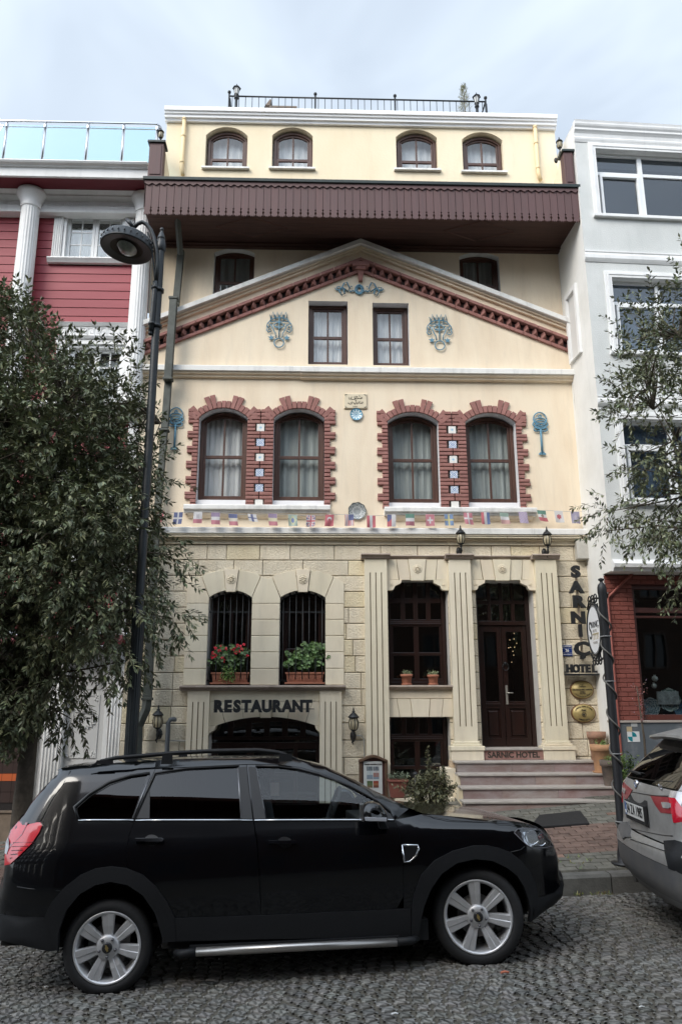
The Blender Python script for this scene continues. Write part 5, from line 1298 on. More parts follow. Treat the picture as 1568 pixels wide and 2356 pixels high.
# ---- small pots on the shop window sill
def pot(x, y, z, r0, r1, h, mat_, t, saucer=True):
    q = MB(); q.lathe([(r0, 0), (lerp(r0, r1, .75), h*.75), (r1*1.0, h*.76), (r1*1.10, h*.78), (r1*1.12, h), (r1*.98, h), (r1*.9, h*.86)], x, y, z, 24); q.build('pot', mat_, t)
    q = MB(); q.lathe([(r1*.92, h*.87), (.001, h*.90)], x, y, z, 16); q.build('soil', M('soil', (.03, .02, .015), .95), t)
    if saucer: q = MB(); q.lathe([(r0*1.2, -.001), (r0*1.35, .02), (r0*1.30, .022), (r0*1.1, .008)], x, y, z, 20); q.build('saucer', mat_, t)
for i, (px, lb) in enumerate(((935, 'small terracotta pot with grey green herb on the shop window sill, left one'), (996, 'small terracotta pot with pale succulent on the shop window sill, right one'))):
    y = YF-.03; x = X_(px, 1577, y); z = PW1[2]+.006; s_p = 1 if i == 0 else .95; t = thing('flower_pot', lb, 'plant pot', (x, y, z), 'small pots on the shop window sill')
    pot(x, y, z, .065*s_p, .088*s_p, .165*s_p, terracotta, t); l = MB()
    for k in range(34): twig(l, None, (x+rnd(-.05, .05), y+rnd(-.05, .05), z+.15), Vector((rnd(-.7, .7), rnd(-.7, .3), 1)), rnd(.03, .09), 7, .03, .010, .1, green(2.6 if i == 0 else 2.9, .25, .25))
    l.build('foliage', M('sage_leaf', (.10, .13, .09), .7, attr=True), t)
# ---- three big pots at the right end of the steps
for (px, pyb, rpx_t, rpx_b, hpx, y, m_, lb, pl) in ((1377, 1773, 21.5, 14, 63, 12.25, terracotta_old, 'tall pale terracotta pot at the wall, rearmost of three on the steps', False),
        (1389, 1807, 25.5, 18, 62, 11.95, M('ochre_terracotta', (.47, .26, .13), .85, col2=(.36, .20, .12), vs=7, bump=.4, bs=40), 'large ochre pot in a red saucer, middle of three on the steps', True),
        (1411, 1846, 25, 18, 56, 11.66, clay_grey, 'brown grey clay pot behind the black sign post, foremost of three on the steps', True)):
    x, z = P(px, pyb, y); s = X_(px+10, pyb, y)-x; s /= 10; zz = {12.25: 1.125, 11.95: .97, 11.66: .815}[y]
    t = thing('garden_pot', lb, 'plant pot', (x, y, zz), 'big pots on the entrance steps'); h_ = hpx*s
    pot(x, y, zz, rpx_b*s, rpx_t*s/1.12, h_, m_, t, saucer=(y == 11.95))
    if pl:
        l = MB()
        for k in range(30): twig(l, None, (x+rnd(-.08, .08), y+rnd(-.08, .08), zz+h_*.9), Vector((rnd(-.3, .9), rnd(-.7, .3), .8)), rnd(.05, .16), 7, .05, .014, .5, green(1.6, .3, .2))
        l.build('foliage', leaf_bright, t)
# ---- menu board
yb_ = 12.2; (xa, zt_), (xb, zb_) = P(825, 1735, yb_), P(893, 1850, yb_); g0 = walk_z(0, 12)-.1
t = thing('menu_board', 'brown wooden notice case with arched top and cooking class poster beside the portal', 'notice board', ((xa+xb)/2, yb_, g0))
xm = (xa+xb)/2; hw = (xb-xa)/2
q = MB(); arch_ = [(xm+hw*u, zt_-.015-.085*(abs(u)**1.6)+(.0 if abs(u) < .8 else .01)) for u in [i/8-1 for i in range(17)]]
q.prism([(xa+.02, zb_-.2), (xb-.02, zb_-.2)]+[(p[0]*.0+xm+(p[0]-xm)*.93, p[1]-.03) for p in arch_[::-1]], yb_+.03, yb_+.16)
q.build('case', M('case_wood', (.085, .035, .030), .5, col2=(.06, .022, .02), vs=5), t)
q = MB(); q.prism([(p[0], p[1]) for p in arch_]+[(p[0], p[1]-.035) for p in arch_[::-1]], yb_-.02, yb_+.18); q.box(xa, xa+.045, yb_, yb_+.029, zb_-.2, zt_-.10); q.box(xb-.045, xb, yb_, yb_+.029, zb_-.2, zt_-.10)
q.box(xa+.05, xa+.09, yb_+.1, yb_+.15, g0-.2, zb_-.19); q.box(xb-.09, xb-.05, yb_+.1, yb_+.15, g0-.2, zb_-.19); q.build('case_frame', M('case_edge', (.13, .075, .045), .5, var=.3, vs=6), t, bevel=.004)
xp0, xp1 = X_(847, 1780, yb_), X_(880, 1780, yb_); zp1, zp0 = Z_(860, 1752, yb_), Z_(860, 1850, yb_)
xp0, xp1 = X_(836, 1780, yb_), X_(879, 1780, yb_)
q = MB(); q.box(xp0, xp1, yb_+.018, yb_+.024, zp0, zp1); po = q.build('poster', M('poster_paper', (.55, .57, .56), .6), t)
q = MB(); random.seed(77)
def photo(ua, ub, va, vb, pal, n=6):
    q = MB()
    for i in range(n):
        for j in range(n):
            x0 = lerp(xp0, xp1, lerp(ua, ub, i/n)); x1 = lerp(xp0, xp1, lerp(ua, ub, (i+1)/n)); z1 = lerp(zp1, zp0, lerp(va, vb, j/n)); z0 = lerp(zp1, zp0, lerp(va, vb, (j+1)/n))
            c0_, c1_ = pal[(j*len(pal))//n], pal[min(len(pal)-1, (j*len(pal))//n+(i % 2))]; c = tuple(lerp(a_, b_, .3+.2*math.sin(i*1.7+j)) for a_, b_ in zip(c0_, c1_)); q.add([(x0, yb_+.015, z0), (x1, yb_+.015, z0), (x1, yb_+.015, z1), (x0, yb_+.015, z1)], [(0, 1, 2, 3)], c)
    q.build('poster_photo', M('print', (1, 1, 1), .6, attr=True), po)
photo(.17, .50, .12, .42, [(.08, .1, .12), (.45, .5, .5), (.2, .25, .3)]); photo(.52, .83, .12, .42, [(.08, .1, .12), (.5, .5, .5), (.3, .15, .12), (.2, .25, .3)])
photo(.18, .48, .46, .62, [(.06, .10, .04), (.10, .14, .06), (.15, .12, .06)], 6); photo(.52, .80, .46, .62, [(.25, .03, .02), (.3, .12, .05), (.15, .05, .03)], 6); photo(.5, .8, .80, .95, [(.1, .1, .1), (.3, .2, .15)], 5)
q = text_mb('TURKISH COOKING CLASS', .0215, (xp0+xp1)/2, yb_+.012, lerp(zp1, zp0, .07), .003, .0012); q.build('poster_title', ink, t)
# ---- planting between board and steps
def ground_at(px, py, y): return P(px, py, y)
y = 12.1; x = X_(912, 1825, y); zz = Z_(912, 1834, y)
t = thing('flower_pot', 'reddish square trough with low green herbs beside the notice case', 'plant pot', (x, y, zz)); q = MB()
x0, x1 = X_(893, 1820, y), X_(935, 1820, y); h_ = Z_(912, 1793, y)-zz
q.add([(x0+.03, y-.1, zz), (x1-.03, y-.1, zz), (x1-.03, y+.1, zz), (x0+.03, y+.1, zz), (x0, y-.12, zz+h_), (x1, y-.12, zz+h_), (x1, y+.12, zz+h_), (x0, y+.12, zz+h_)], [(0, 3, 2, 1), (0, 1, 5, 4), (1, 2, 6, 5), (2, 3, 7, 6), (3, 0, 4, 7), (4, 5, 6, 7)]); q.box(x0-.012, x1+.012, y-.135, y+.13, zz+h_-.03, zz+h_+.001); q.build('pot', M('red_trough', (.22, .07, .05), .7, var=.2, vs=6), t, bevel=.005)
l = MB()
for k in range(60): twig(l, None, (rnd(x0, x1), y+rnd(-.1, .08), zz+h_), Vector((rnd(-.5, .5), -.3, 1)), rnd(.04, .12), 9, .035, .012, .2, green(1.3, .3, .1))
l.build('foliage', M('sage_leaf', (1, 1, 1)), t)
q = MB(); q.box(X_(905, 1836, 12.2), X_(1040, 1836, 12.2), 12.0, 12.58, zz-.3, zz-.005); o = q.build('low_ledge', stone_smooth, HOT, bevel=.01)
q = MB(); xs_ = X_(955, 1790, 11.9); zs2, zb2 = Z_(955, 1783, 11.9), walk_z(1.2, 11.9); q.tube([(xs_, 11.9, zb2), (xs_, 11.9, zs2)], .028, 10); q.lathe([(.03, -.02), (.042, 0), (.04, .025), (.02, .045), (.001, .05)], xs_, 11.9, zs2, 12)
o = q.build('rail_post', iron, None); tag(o, 'short black metal post beside the bush under the shop window', 'post')
def bush(x, y, zg, rx, ry, h, n, ll, lw, t, colf, mat_, spikes=(), n_st=12):
    l = MB(); w_ = MB()
    for k in range(n_st): a = rnd(0, 6.28); w_.tube([(x+rnd(-.04, .04), y+rnd(-.04, .04), zg), (x+.5*rx*math.cos(a), y+.5*ry*math.sin(a), zg+h*.5), (x+.8*rx*math.cos(a), y+.8*ry*math.sin(a), zg+h*rnd(.7, .95))], [.012, .008, .003], 5)
    for k in range(n):
        while True:
            p = Vector((rnd(-1, 1), rnd(-1, 1), rnd(-1, 1)))
            if p.length < 1 and p.length > rnd(0, .8): break
        lump = 1+.16*math.sin(p.x*5+1)+.14*math.sin(p.z*6+p.y*4); q_ = Vector((x+p.x*rx*lump, y+p.y*ry*lump, zg+h*.52+p.z*h*.48*lump)); d = Vector((p.x, p.y-.2, p.z+.45)).normalized()
        twig(l, w_, q_-d*.06, d, rnd(.08, .16), 8, ll, lw, .15, colf, .002)
    for (sx_, hh) in spikes:
        p = Vector((x+sx_, y, zg+h*.8)); w_.tube([tuple(p), (x+sx_-.01, y, zg+hh)], .006, 5)
        for k in range(34): q_ = p.lerp(Vector((x+sx_-.01, y, zg+hh)), k/33); twig(l, None, q_, Vector((rnd(-1, 1), rnd(-1, 1), 1)), .03, 4, ll*.8, lw, .1, colf)
    l.build('foliage', mat_, t); w_.build('stem', bark, t)
random.seed(55); y = 10.7; x = X_(988, 1850, y); zg = walk_z(x, y)
t = thing('potted_shrub', 'bushy green shrub in a low trough in front of the lower shop window', 'shrub', (x, y, zg))
q = MB(); q.lathe([(.20, 0), (.30, .22), (.33, .23), (.33, .27), (.27, .26)], x, y, zg, 24); q.build('pot', M('dark_pot', (.05, .035, .03), .8), t)
bush(x, y, zg+.22, .33, .26, Z_(985, 1782, y)-zg-.20, 380, .050, .020, t, green(.85, .4, .2), leaf_m, [(-.0, Z_(985, 1722, y)-zg-.22), (.20, Z_(1015, 1765, y)-zg-.24)])
# plants behind the sign post and by the grey house
for k, (px, pb, hpx, yy, lb) in enumerate(((1441, 1870, 75, 11.3, 'small leafy plant in a clay pot between sign post and grey car'),)):
    x, _ = P(px, pb, yy); zg = walk_z(x, yy); t = thing('flower_pot', lb, 'plant pot', (x, yy, zg)); pot(x, yy, zg, .09, .13, .22, terracotta, t, False)
    l = MB()
    for k2 in range(70): twig(l, None, (x+rnd(-.1, .1), yy+rnd(-.1, .1), zg+.2+rnd(0, .3)), Vector((rnd(-.7, .7), rnd(-.7, .5), .8)), rnd(.08, .2), 8, .06, .025, .4, green(1.0, .4, .3))
    l.build('foliage', leaf_bright, t)
# rooftop conifer
random.seed(60); yy = 13.3; x = X_(1068, 250, yy); zt_ = Z_(1068, 193, yy); zg = 12.66
t = thing('potted_conifer', 'small bluish conifer standing on the roof behind the railing', 'conifer', (x, yy, zg)); pot(x, yy, zg, .12, .16, .25, terracotta, t, False)
l = MB(); w_ = MB(); w_.tube([(x, yy, zg+.2), (x, yy, zt_-.05)], [.02, .006], 6); H = zt_-zg-.3
for k in range(340):
    v = rnd(0, 1)**.8; zz = zg+.3+H*v; r_ = (.30*(1-v)**.8+.03)*rnd(.3, 1); a = rnd(0, 6.28); twig(l, None, (x+r_*math.cos(a)*.5, yy+r_*math.sin(a)*.5, zz-.05), Vector((math.cos(a), math.sin(a), 1.6)), .05+r_*.5, 9, .022, .008, -.1, green(1.7, .3, .4))
l.build('foliage', leaf_m, t); w_.build('trunk', bark, t)
# rubber mat on the pavement
ptsm = [(1258, 1895), (1340, 1892), (1355, 1900), (1336, 1888), (1265, 1893)]
c_ = [(X_(1215, 1898, 10.35), 10.3), (X_(1352, 1899, 10.35), 10.3), (X_(1332, 1880, 10.9), 10.85), (X_(1235, 1883, 10.9), 10.8)]
q = MB(); vs = [(a, b, walk_z(a, b)+.003) for a, b in c_]+[(a, b, walk_z(a, b)+.03) for a, b in c_]
q.add(vs, [(0, 3, 2, 1), (4, 5, 6, 7), (0, 1, 5, 4), (1, 2, 6, 5), (2, 3, 7, 6), (3, 0, 4, 7)]); o = q.build('door_mat', rubber, None, bevel=.006); tag(o, 'black rubber mat lying on the pavement before the hotel steps', 'mat')

q = MB(); w_ = MB(); lastp = None
for zx, zy in ((932, 618), (908, 655), (932, 650), (913, 697), (935, 697), (948, 674), (926, 720), (930, 742), (919, 782), (902, 700)):
    yy = YF+.55; x, z = P((1400+zx/1.4255)/1.7385, (2100+zy/1.4255)/1.7385, yy); q.lathe([(.001, -.006), (.0055, 0), (.001, .006)], x, yy, z, 6)
    if lastp: w_.tube([lastp, (x, yy, z)], .0015, 3)
    lastp = (x, yy, z)
o = q.build('fairy_lights', M('warm_lamp', (.9, .6, .3), .5, emis=(1, .66, .36, 3.0)), None); tag(o, 'string of tiny lit warm lamps hanging behind the entrance door glass', 'string lights'); w_.build('wire', iron, o)

# ================================================================== RED HOUSE ON THE LEFT
RH = thing('red_house', 'red wooden sided house with white fluted columns and glass roof balustrade, left of the hotel', 'building', (-5.5, 12.65, 0))
YR = 12.65; L0, L1 = -9.5, -2.99; wp = white_paint; random.seed(61)
def xr(px, py, y=YR): return P(px, py, y)
wins = []
def rw(pxa, pxb, pyt, pyb, y=YR): return [X_(pxa, (pyt+pyb)/2, y), X_(pxb, (pyt+pyb)/2, y), Z_((pxa+pxb)/2, pyb, y), Z_((pxa+pxb)/2, pyt, y)]
RWN = [rw(146, 287, 490, 598), rw(150, 285, 795, 925), rw(135, 262, 1085, 1290)]
for r_ in RWN[:3]: wins.append(r_)
extra = [[r_[0]-2.75, r_[1]-2.75, r_[2], r_[3]] for r_ in RWN]
wins += extra
q = MB(); V, F = cdt(rect(L0, L1, 3.1, 11.0), [rect(*w_) for w_ in wins]); q.add([(a, YR+.02, b) for a, b in V], F); q.build('wall', M('red_groove', (.06, .012, .014), .8), RH)
q = MB(); z = 3.12; bh = .166
while z < 10.75:
    z1 = z+bh-.008; segs = [(L0, L1)]
    for w_ in wins:
        if z1 > w_[2]-.02 and z < w_[3]+.02:
            n_ = []
            for a, b in segs:
                if w_[1] <= a or w_[0] >= b: n_.append((a, b)); continue
                if w_[0] > a: n_.append((a, w_[0]))
                if w_[1] < b: n_.append((w_[1], b))
            segs = n_
    for a, b in segs:
        q.add([(a, YR-.012, z), (b, YR-.012, z), (b, YR-.002, z1), (a, YR-.002, z1), (a, YR+.02, z), (b, YR+.02, z), (a, YR+.02, z1), (b, YR+.02, z1)], [(0, 1, 2, 3), (4, 5, 1, 0), (3, 2, 7, 6)], tone(.03, .01))
    z += bh
q.build('siding', M('red_siding_t', (.30, .044, .058), .55, col2=(.265, .038, .05), vs=1.5, stretch=(.4, 1, 3), bump=.06, bs=60, attr=True), RH)
def house_window(w_, casing, deco=False):
    x0, x1, z0, z1 = w_; f = MB(); y = YR+.06; xm = (x0+x1)/2
    ring(f, rect(x0, x1, z0, z1), rect(x0+.05, x1-.05, z0+.05, z1-.05), YR-.02, y+.1)
    for (a, b) in ((x0+.05, xm), (xm, x1-.05)):
        ring(f, rect(a+.002, b-.002, z0+.05, z1-.05), rect(a+.055, b-.055, z0+.105, z1-.105), y, y+.06)
        c = (a+b)/2; f.box(c-.011, c+.011, y+.02, y+.05, z0+.1, z1-.1)
        for k in (1, 2): zz = lerp(z0+.1, z1-.1, k/3); f.box(a+.05, b-.05, y+.022, y+.048, zz-.011, zz+.011)
    f = f.build('window', upvc, RH, bevel=.004); g = MB(); g.box(x0+.06, x1-.06, y+.03, y+.034, z0+.06, z1-.06); g.build('pane', pane, f)
    k = MB(); vs = []; n = 50
    for i in range(n+1): x = lerp(x0, x1, i/n); w2 = .015*math.sin(i*1.2)+.01*math.sin(i*.5); vs += [(x, y+.18+w2, z0), (x, y+.18+w2, lerp(z0, z1, .82))]
    k.add(vs, [(2*i, 2*i+2, 2*i+3, 2*i+1) for i in range(n)], None, True); k.build('curtain', curtain_w, f)
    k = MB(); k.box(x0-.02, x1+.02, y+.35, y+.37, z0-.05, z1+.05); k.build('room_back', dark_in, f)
    c = MB()
    for s, xe in ((-1, x0), (1, x1)):
        a, b = (xe-.17, xe-.005) if s < 0 else (xe+.005, xe+.17); c.box(a, b, YR-.05, YR, z0, z1+.0)
        for j in range(4): xx = a+.025+j*.038; c.tube([(xx, YR-.052, z0+.02), (xx, YR-.052, z1-.02)], .013, 6, flat=.8)
    c.box(x0-.19, x1+.19, YR-.06, YR, z1+.001, z1+.09); c.xprism([(YR, z1+.091), (YR-.08, z1+.091), (YR-.11, z1+.14), (YR, z1+.14)], x0-.20, x1+.20)
    c.xprism([(YR, z0), (YR-.10, z0), (YR-.12, z0-.03), (YR-.09, z0-.07), (YR-.07, z0-.10), (YR, z0-.10)], x0-.22, x1+.22)
    if deco:
        c.box(x0-.15, x1+.15, YR-.04, YR, z1+.141, z1+.34); c.xprism([(YR, z1+.34), (YR-.06, z1+.34), (YR-.10, z1+.40), (YR, z1+.40)], x0-.2, x1+.2)
        i = 0; xx = x0-.12
        while xx < x1+.08:
            c.tube([(xx, YR-.045, z1+.18), (xx, YR-.045, z1+.30), (xx+.09, YR-.045, z1+.30), (xx+.09, YR-.045, z1+.21), (xx+.045, YR-.045, z1+.21), (xx+.045, YR-.045, z1+.26)], .007, 4, smooth=False); xx += .115
    c.build('window_casing', wp, RH, bevel=.003)
for i, w_ in enumerate(wins): house_window(w_, True, deco=(i % 3 == 1))
def column(x, y, z0, z1, r, nm='column'):
    q = MB(); N = 20; vs = []
    hs_ = [z0+.24, z0+.26, z1-.34, z1-.32]; rr = [r*1.02, r, r*.93, r*.95]
    M_ = N*4; prof = []
    for h, k in zip(hs_, rr):
        for j in range(M_):
            a = 2*math.pi*j/M_; d = k*(1-.085*(.5+.5*math.cos(a*N))**.6); vs.append((x+d*math.cos(a), y+d*math.sin(a), h))
    q.add(vs, [(i*M_+j, i*M_+(j+1) % M_, (i+1)*M_+(j+1) % M_, (i+1)*M_+j) for i in range(3) for j in range(M_)], None, True)
    q.lathe([(r*1.35, 0), (r*1.35, .08), (r*1.2, .10), (r*1.3, .14), (r*1.15, .19), (r*1.05, .24)], x, y, z0, 28)
    q.lathe([(r*.98, -.34), (r*1.05, -.30), (r*1.02, -.26), (r*1.3, -.14), (r*1.5, -.10), (r*1.55, -.06), (r*1.5, -.02), (r*1.35, 0)], x, y, z1, 28)
    q.build(nm, wp, RH)
xc1 = X_(66, 520, 12.42); zc1 = Z_(70, 441, 12.42)
zledge = Z_(290, 940, 12.4)
column(xc1, 12.44, zledge+.10, zc1, .17); column(xc1-2.75, 12.44, zledge+.10, zc1, .17)
column(X_(318, 700, 12.5)+.0, 12.52, zledge+.10, zc1, .16)
# entablature and eaves
ze = zc1
q = MB(); q.box(L0, L1, 12.50, YR, ze-.33, ze-.13); q.xprism([(YR, ze-.13), (12.49, ze-.13), (12.42, ze-.07), (12.42, ze-.045), (12.34, ze), (YR, ze)], L0, L1); q.xprism([(YR, ze-.33), (12.46, ze-.33), (12.47, ze-.37), (YR, ze-.38)], L0, L1)
for i in range(90):
    x = L0+.05+i*.072
    if x > L1-.05: break
    q.tube([(x+.024*math.cos(R(a)), 12.495, ze-.20+.024*math.sin(R(a))) for a in range(-60, 230, 48)], .007, 4)
q.build('entablature', wp, RH)
zs0 = 10.93
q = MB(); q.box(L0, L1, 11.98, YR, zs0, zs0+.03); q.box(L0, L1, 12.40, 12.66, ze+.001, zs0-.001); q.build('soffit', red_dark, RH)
q = MB(); zt_ = Z_(200, 372, 11.9)
q.xprism([(YR, zt_), (11.86, zt_), (11.85, zt_-.02), (11.87, zt_-.05), (11.92, zt_-.07), (11.93, zt_-.09), (11.96, zt_-.10), (11.97, zs0-.02), (12.02, zs0-.02), (12.02, zs0+.03), (YR, zs0+.03)], L0, L1+.02); q.box(L0, L1, YR, 17, 11.0, zt_-.01)
q.build('eaves_cornice', wp, RH, bevel=.003)
# balustrade
gb = RH; yg = 12.0; zt2 = Z_(150, 281, yg); q = MB(); xe = X_(362, 285, yg)
q.tube([(L0, yg, zt2), (xe, yg, zt2), (xe+.05, yg+.03, zt2-.03), (xe+.06, yg+.08, zt2-.25), (xe+.06, yg+.08, zt_)], .022, 10)
q.tube([(L0, yg, zt2-.115), (xe, yg, zt2-.115)], .010, 6); q.tube([(L0, yg, zt_+.07), (xe, yg, zt_+.07)], .012, 6); q.build('balustrade_rail', chrome, RH)
pxs = [15, 104, 203, 285, 362]; px0 = [X_(p, 300, yg) for p in pxs]; dxp = .62; allx = [px0[0]-dxp*k for k in range(8, 0, -1)]+px0
for i, x in enumerate(allx):
    q = MB(); q.tube([(x, yg, zt_), (x, yg, zt2)], .018, 8); q.lathe([(.032, -.03), (.034, 0), (.032, .03)], x, yg-.0, zt2-.10, 10); q.lathe([(.05, 0), (.04, .02), (.02, .03)], x, yg, zt_, 12); q.build('balustrade_post', steel, RH)
    if i: q = MB(); q.box(allx[i-1]+.03, x-.03, yg-.004, yg+.004, zt_+.09, zt2-.075); q.build('balustrade_glass', glass('blue_glass', (.70, .86, .91)), RH)
# ledge between storeys, lower part
q = MB(); q.xprism([(YR, zledge+.10), (12.30, zledge+.10), (12.29, zledge+.05), (12.33, zledge), (12.40, zledge-.04), (12.42, zledge-.12), (YR, zledge-.12)], L0, L1); q.build('ledge', wp, RH, bevel=.003)
zg1 = Z_(250, 1485, YR)
q = MB(); q.box(L1-.17, L1-.01, YR-.10, YR, zg1, zledge-.121); q.build('corner_board', wp, RH, bevel=.004)
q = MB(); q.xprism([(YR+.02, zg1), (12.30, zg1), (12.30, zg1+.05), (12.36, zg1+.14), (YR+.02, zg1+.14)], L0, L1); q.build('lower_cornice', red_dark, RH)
# ground floor: white door between pilasters, tiled wall
YG = 12.72; gz = -.15
xd0, xd1 = X_(150, 1700, YG), X_(238, 1700, YG); xf1 = X_(293, 1700, YG)
q = MB(); q.box(xd0-.42, xf1-.005, YG+.02, YG+.3, gz, zg1); q.build('ground_floor_wall', wp, RH)
q = MB(); 
for (a, b) in ((X_(94, 1750, YG-.1), X_(140, 1750, YG-.1)), (xd1+.10, xf1-.02)):
    q.box(a, b, YG-.10, YG+.02, gz, zg1-.001); n = int((b-a)/.045)
    for j in range(n): xx = lerp(a, b, (j+.5)/n); q.tube([(xx, YG-.102, gz+.25), (xx, YG-.102, zg1-.15)], .015, 8, flat=.8)
q.build('ground_pilaster', wp, RH)
q = MB(); zd = Z_(190, 1520, YG); ring(q, rect(xd0-.07, xd1+.07, gz-.01, zd+.1), rect(xd0, xd1, gz, zd), YG-.05, YG+.02); q.build('door_frame', wp, RH, bevel=.004)
q = MB(); q.box(xd0+.002, xd1-.002, YG-.01, YG+.03, gz, zd-.002); z_a, z_b = Z_(190, 1820, YG), Z_(190, 1700, YG)
def pnl(za, zb):
    a, b = xd0+.09, xd1-.09; ring(q, rect(a, b, za, zb), rect(a+.018, b-.018, za+.018, zb-.018), YG-.022, YG-.0101)
    for (cx_, cz_) in ((a+.05, za+.06), (b-.05, za+.06), (a+.05, zb-.06), (b-.05, zb-.06)):
        for k in range(4): t_ = k*math.pi/2+.4; q.lathe([(.001, -.012), (.018, -.008), (.02, 0)], cx_+.028*math.cos(t_), YG-.011, cz_+.028*math.sin(t_), 7, 'y')
zm1 = Z_(190, 1752, YG)
pnl(zm1-.62, zm1-.10) if zm1-.62 > gz else pnl(gz+.1, zm1-.10)
pnl(zm1+.05, zm1+1.0); pnl(zm1+1.08, zd-.12)
zc_ = Z_(205, 1655, YG)
for k in range(16):
    t_ = k*R(22.5); q.tube([((xd0+xd1)/2+.12*math.cos(t_), YG-.015, zc_+.10*math.sin(t_)), ((xd0+xd1)/2+.17*math.cos(t_+.3), YG-.02, zc_+.15*math.sin(t_+.3)), ((xd0+xd1)/2+.10*math.cos(t_+.7), YG-.015, zc_+.09*math.sin(t_+.7))], .012, 5)
dr = q.build('house_door', M('door_paint', (.60, .60, .59), .45, var=.05), RH, bevel=.003)
q = MB(); q.lathe([(.03, 0), (.028, -.015), (.012, -.02), (.012, -.04), (.024, -.05), (.022, -.065), (.001, -.07)], xd0+.045, YG-.01, Z_(150, 1739, YG), 14, 'y'); q.build('door_knob', steel, dr)
xt1 = xd0-.42; q = MB(); q.box(L0, xt1, YG-.05, YG+.3, gz, zg1); q.build('tile_backing', grout, RH)
q = MB(); zo = Z_(40, 1788, YG-.06); ts = .155; random.seed(70); zp = Z_(40, 1868, YG-.06)
k0 = 0
for j in range(-5, 14):
    z0 = zo-.055+(j-.0)*ts if j > 0 else zo-.055-(-j)*ts-0
    if j > 0: z0 = zo+.055+(j-1)*ts
    if z0 < zp-.02 or z0 > zg1-.2: continue
    hh = .105 if j == 0 else ts-.006
    x = xt1-.004
    while x > L0+.2:
        w_ = .15; q.add([(x-w_, YG-.058, z0), (x, YG-.058, z0), (x, YG-.058, z0+hh), (x-w_, YG-.058, z0+hh)], [(0, 1, 2, 3)], (10, 3.6, 1.4) if j == 0 else tone(.12)); x -= w_+.005
q.build('wall_tiles', tile_brown, RH)
q = MB(); q.box(L0, xt1+.0, YG-.10, YG, gz-.4, zp-.01); q.box(L0, xt1, YG-.12, YG, zp-.0095, zp+.02); q.build('plinth', tan_plinth, RH, bevel=.004)

# ================================================================== GREY HOUSE ON THE RIGHT
GA = .047; GO = (4.5, 11.6, 0)
GH = thing('grey_house', 'pale grey house with white mouldings above a red brick shop front, right of hotel', 'building', GO, rot=(0, 0, GA))
_e = Vector((math.cos(GA), math.sin(GA), 0)); _n = Vector((-math.sin(GA), math.cos(GA), 0))
def G_(px, py, dy=0):
    d = ray(px, py); o = Vector(GO)-Vector((0, 0, CZ)); t = ((o+_n*dy).dot(_n))/d.dot(_n); p = d*t-o
    return p.dot(_e), p.z+0
def gz_(px, py, dy=0): 
    d = ray(px, py); o = Vector((GO[0], GO[1], 0)); t = (o.dot(_n)+dy)/Vector((d.x, d.y, 0)).dot(_n); return CZ+d.z*t
def gx_(px, py, dy=0):
    d = ray(px, py); o = Vector((GO[0], GO[1], 0)); t = (o.dot(_n)+dy)/Vector((d.x, d.y, 0)).dot(_n); return (Vector((d.x*t, d.y*t, 0))-o).dot(_e)
zc0, zc1_ = gz_(1312, 326), gz_(1312, 286); zbot = gz_(1411, 1312)
GW_ = []
for (px, pt, pb) in ((1362, 341, 492), (1400, 636, 806), (1424, 960, 1150)):
    x0 = gx_(px, (pt+pb)/2)+.0; GW_.append((x0+.09, x0+4.2, gz_(px+60, pb+5), gz_(px+60, pt+6)))
W_g = 9.0
def B(mbx, nm, mt, **k): return mbx.build(nm, mt, GH, local=True, **k)
q = MB(); V, F = cdt(rect(0, W_g, zbot, zc1_), [rect(a, b, c, d) for a, b, c, d in GW_]); q.add([(a, 0, b) for a, b in V], F)
B(q, 'wall', grey_render)
q = MB(); q.add([(0, 0, zbot), (0, 6, zbot), (0, 6, zc1_+.02), (0, 0, zc1_+.02)], [(0, 3, 2, 1)]); q.add([(0, 0, zbot), (W_g, 0, zbot), (W_g, .6, zbot), (0, .6, zbot)], [(0, 1, 2, 3)][::1]); q.box(-.0, .02, .36, 6, -.3, zbot); q.box(.0, W_g, 0.02, 6, zc1_-.02, zc1_+.01)
B(q, 'side_wall', white_render)
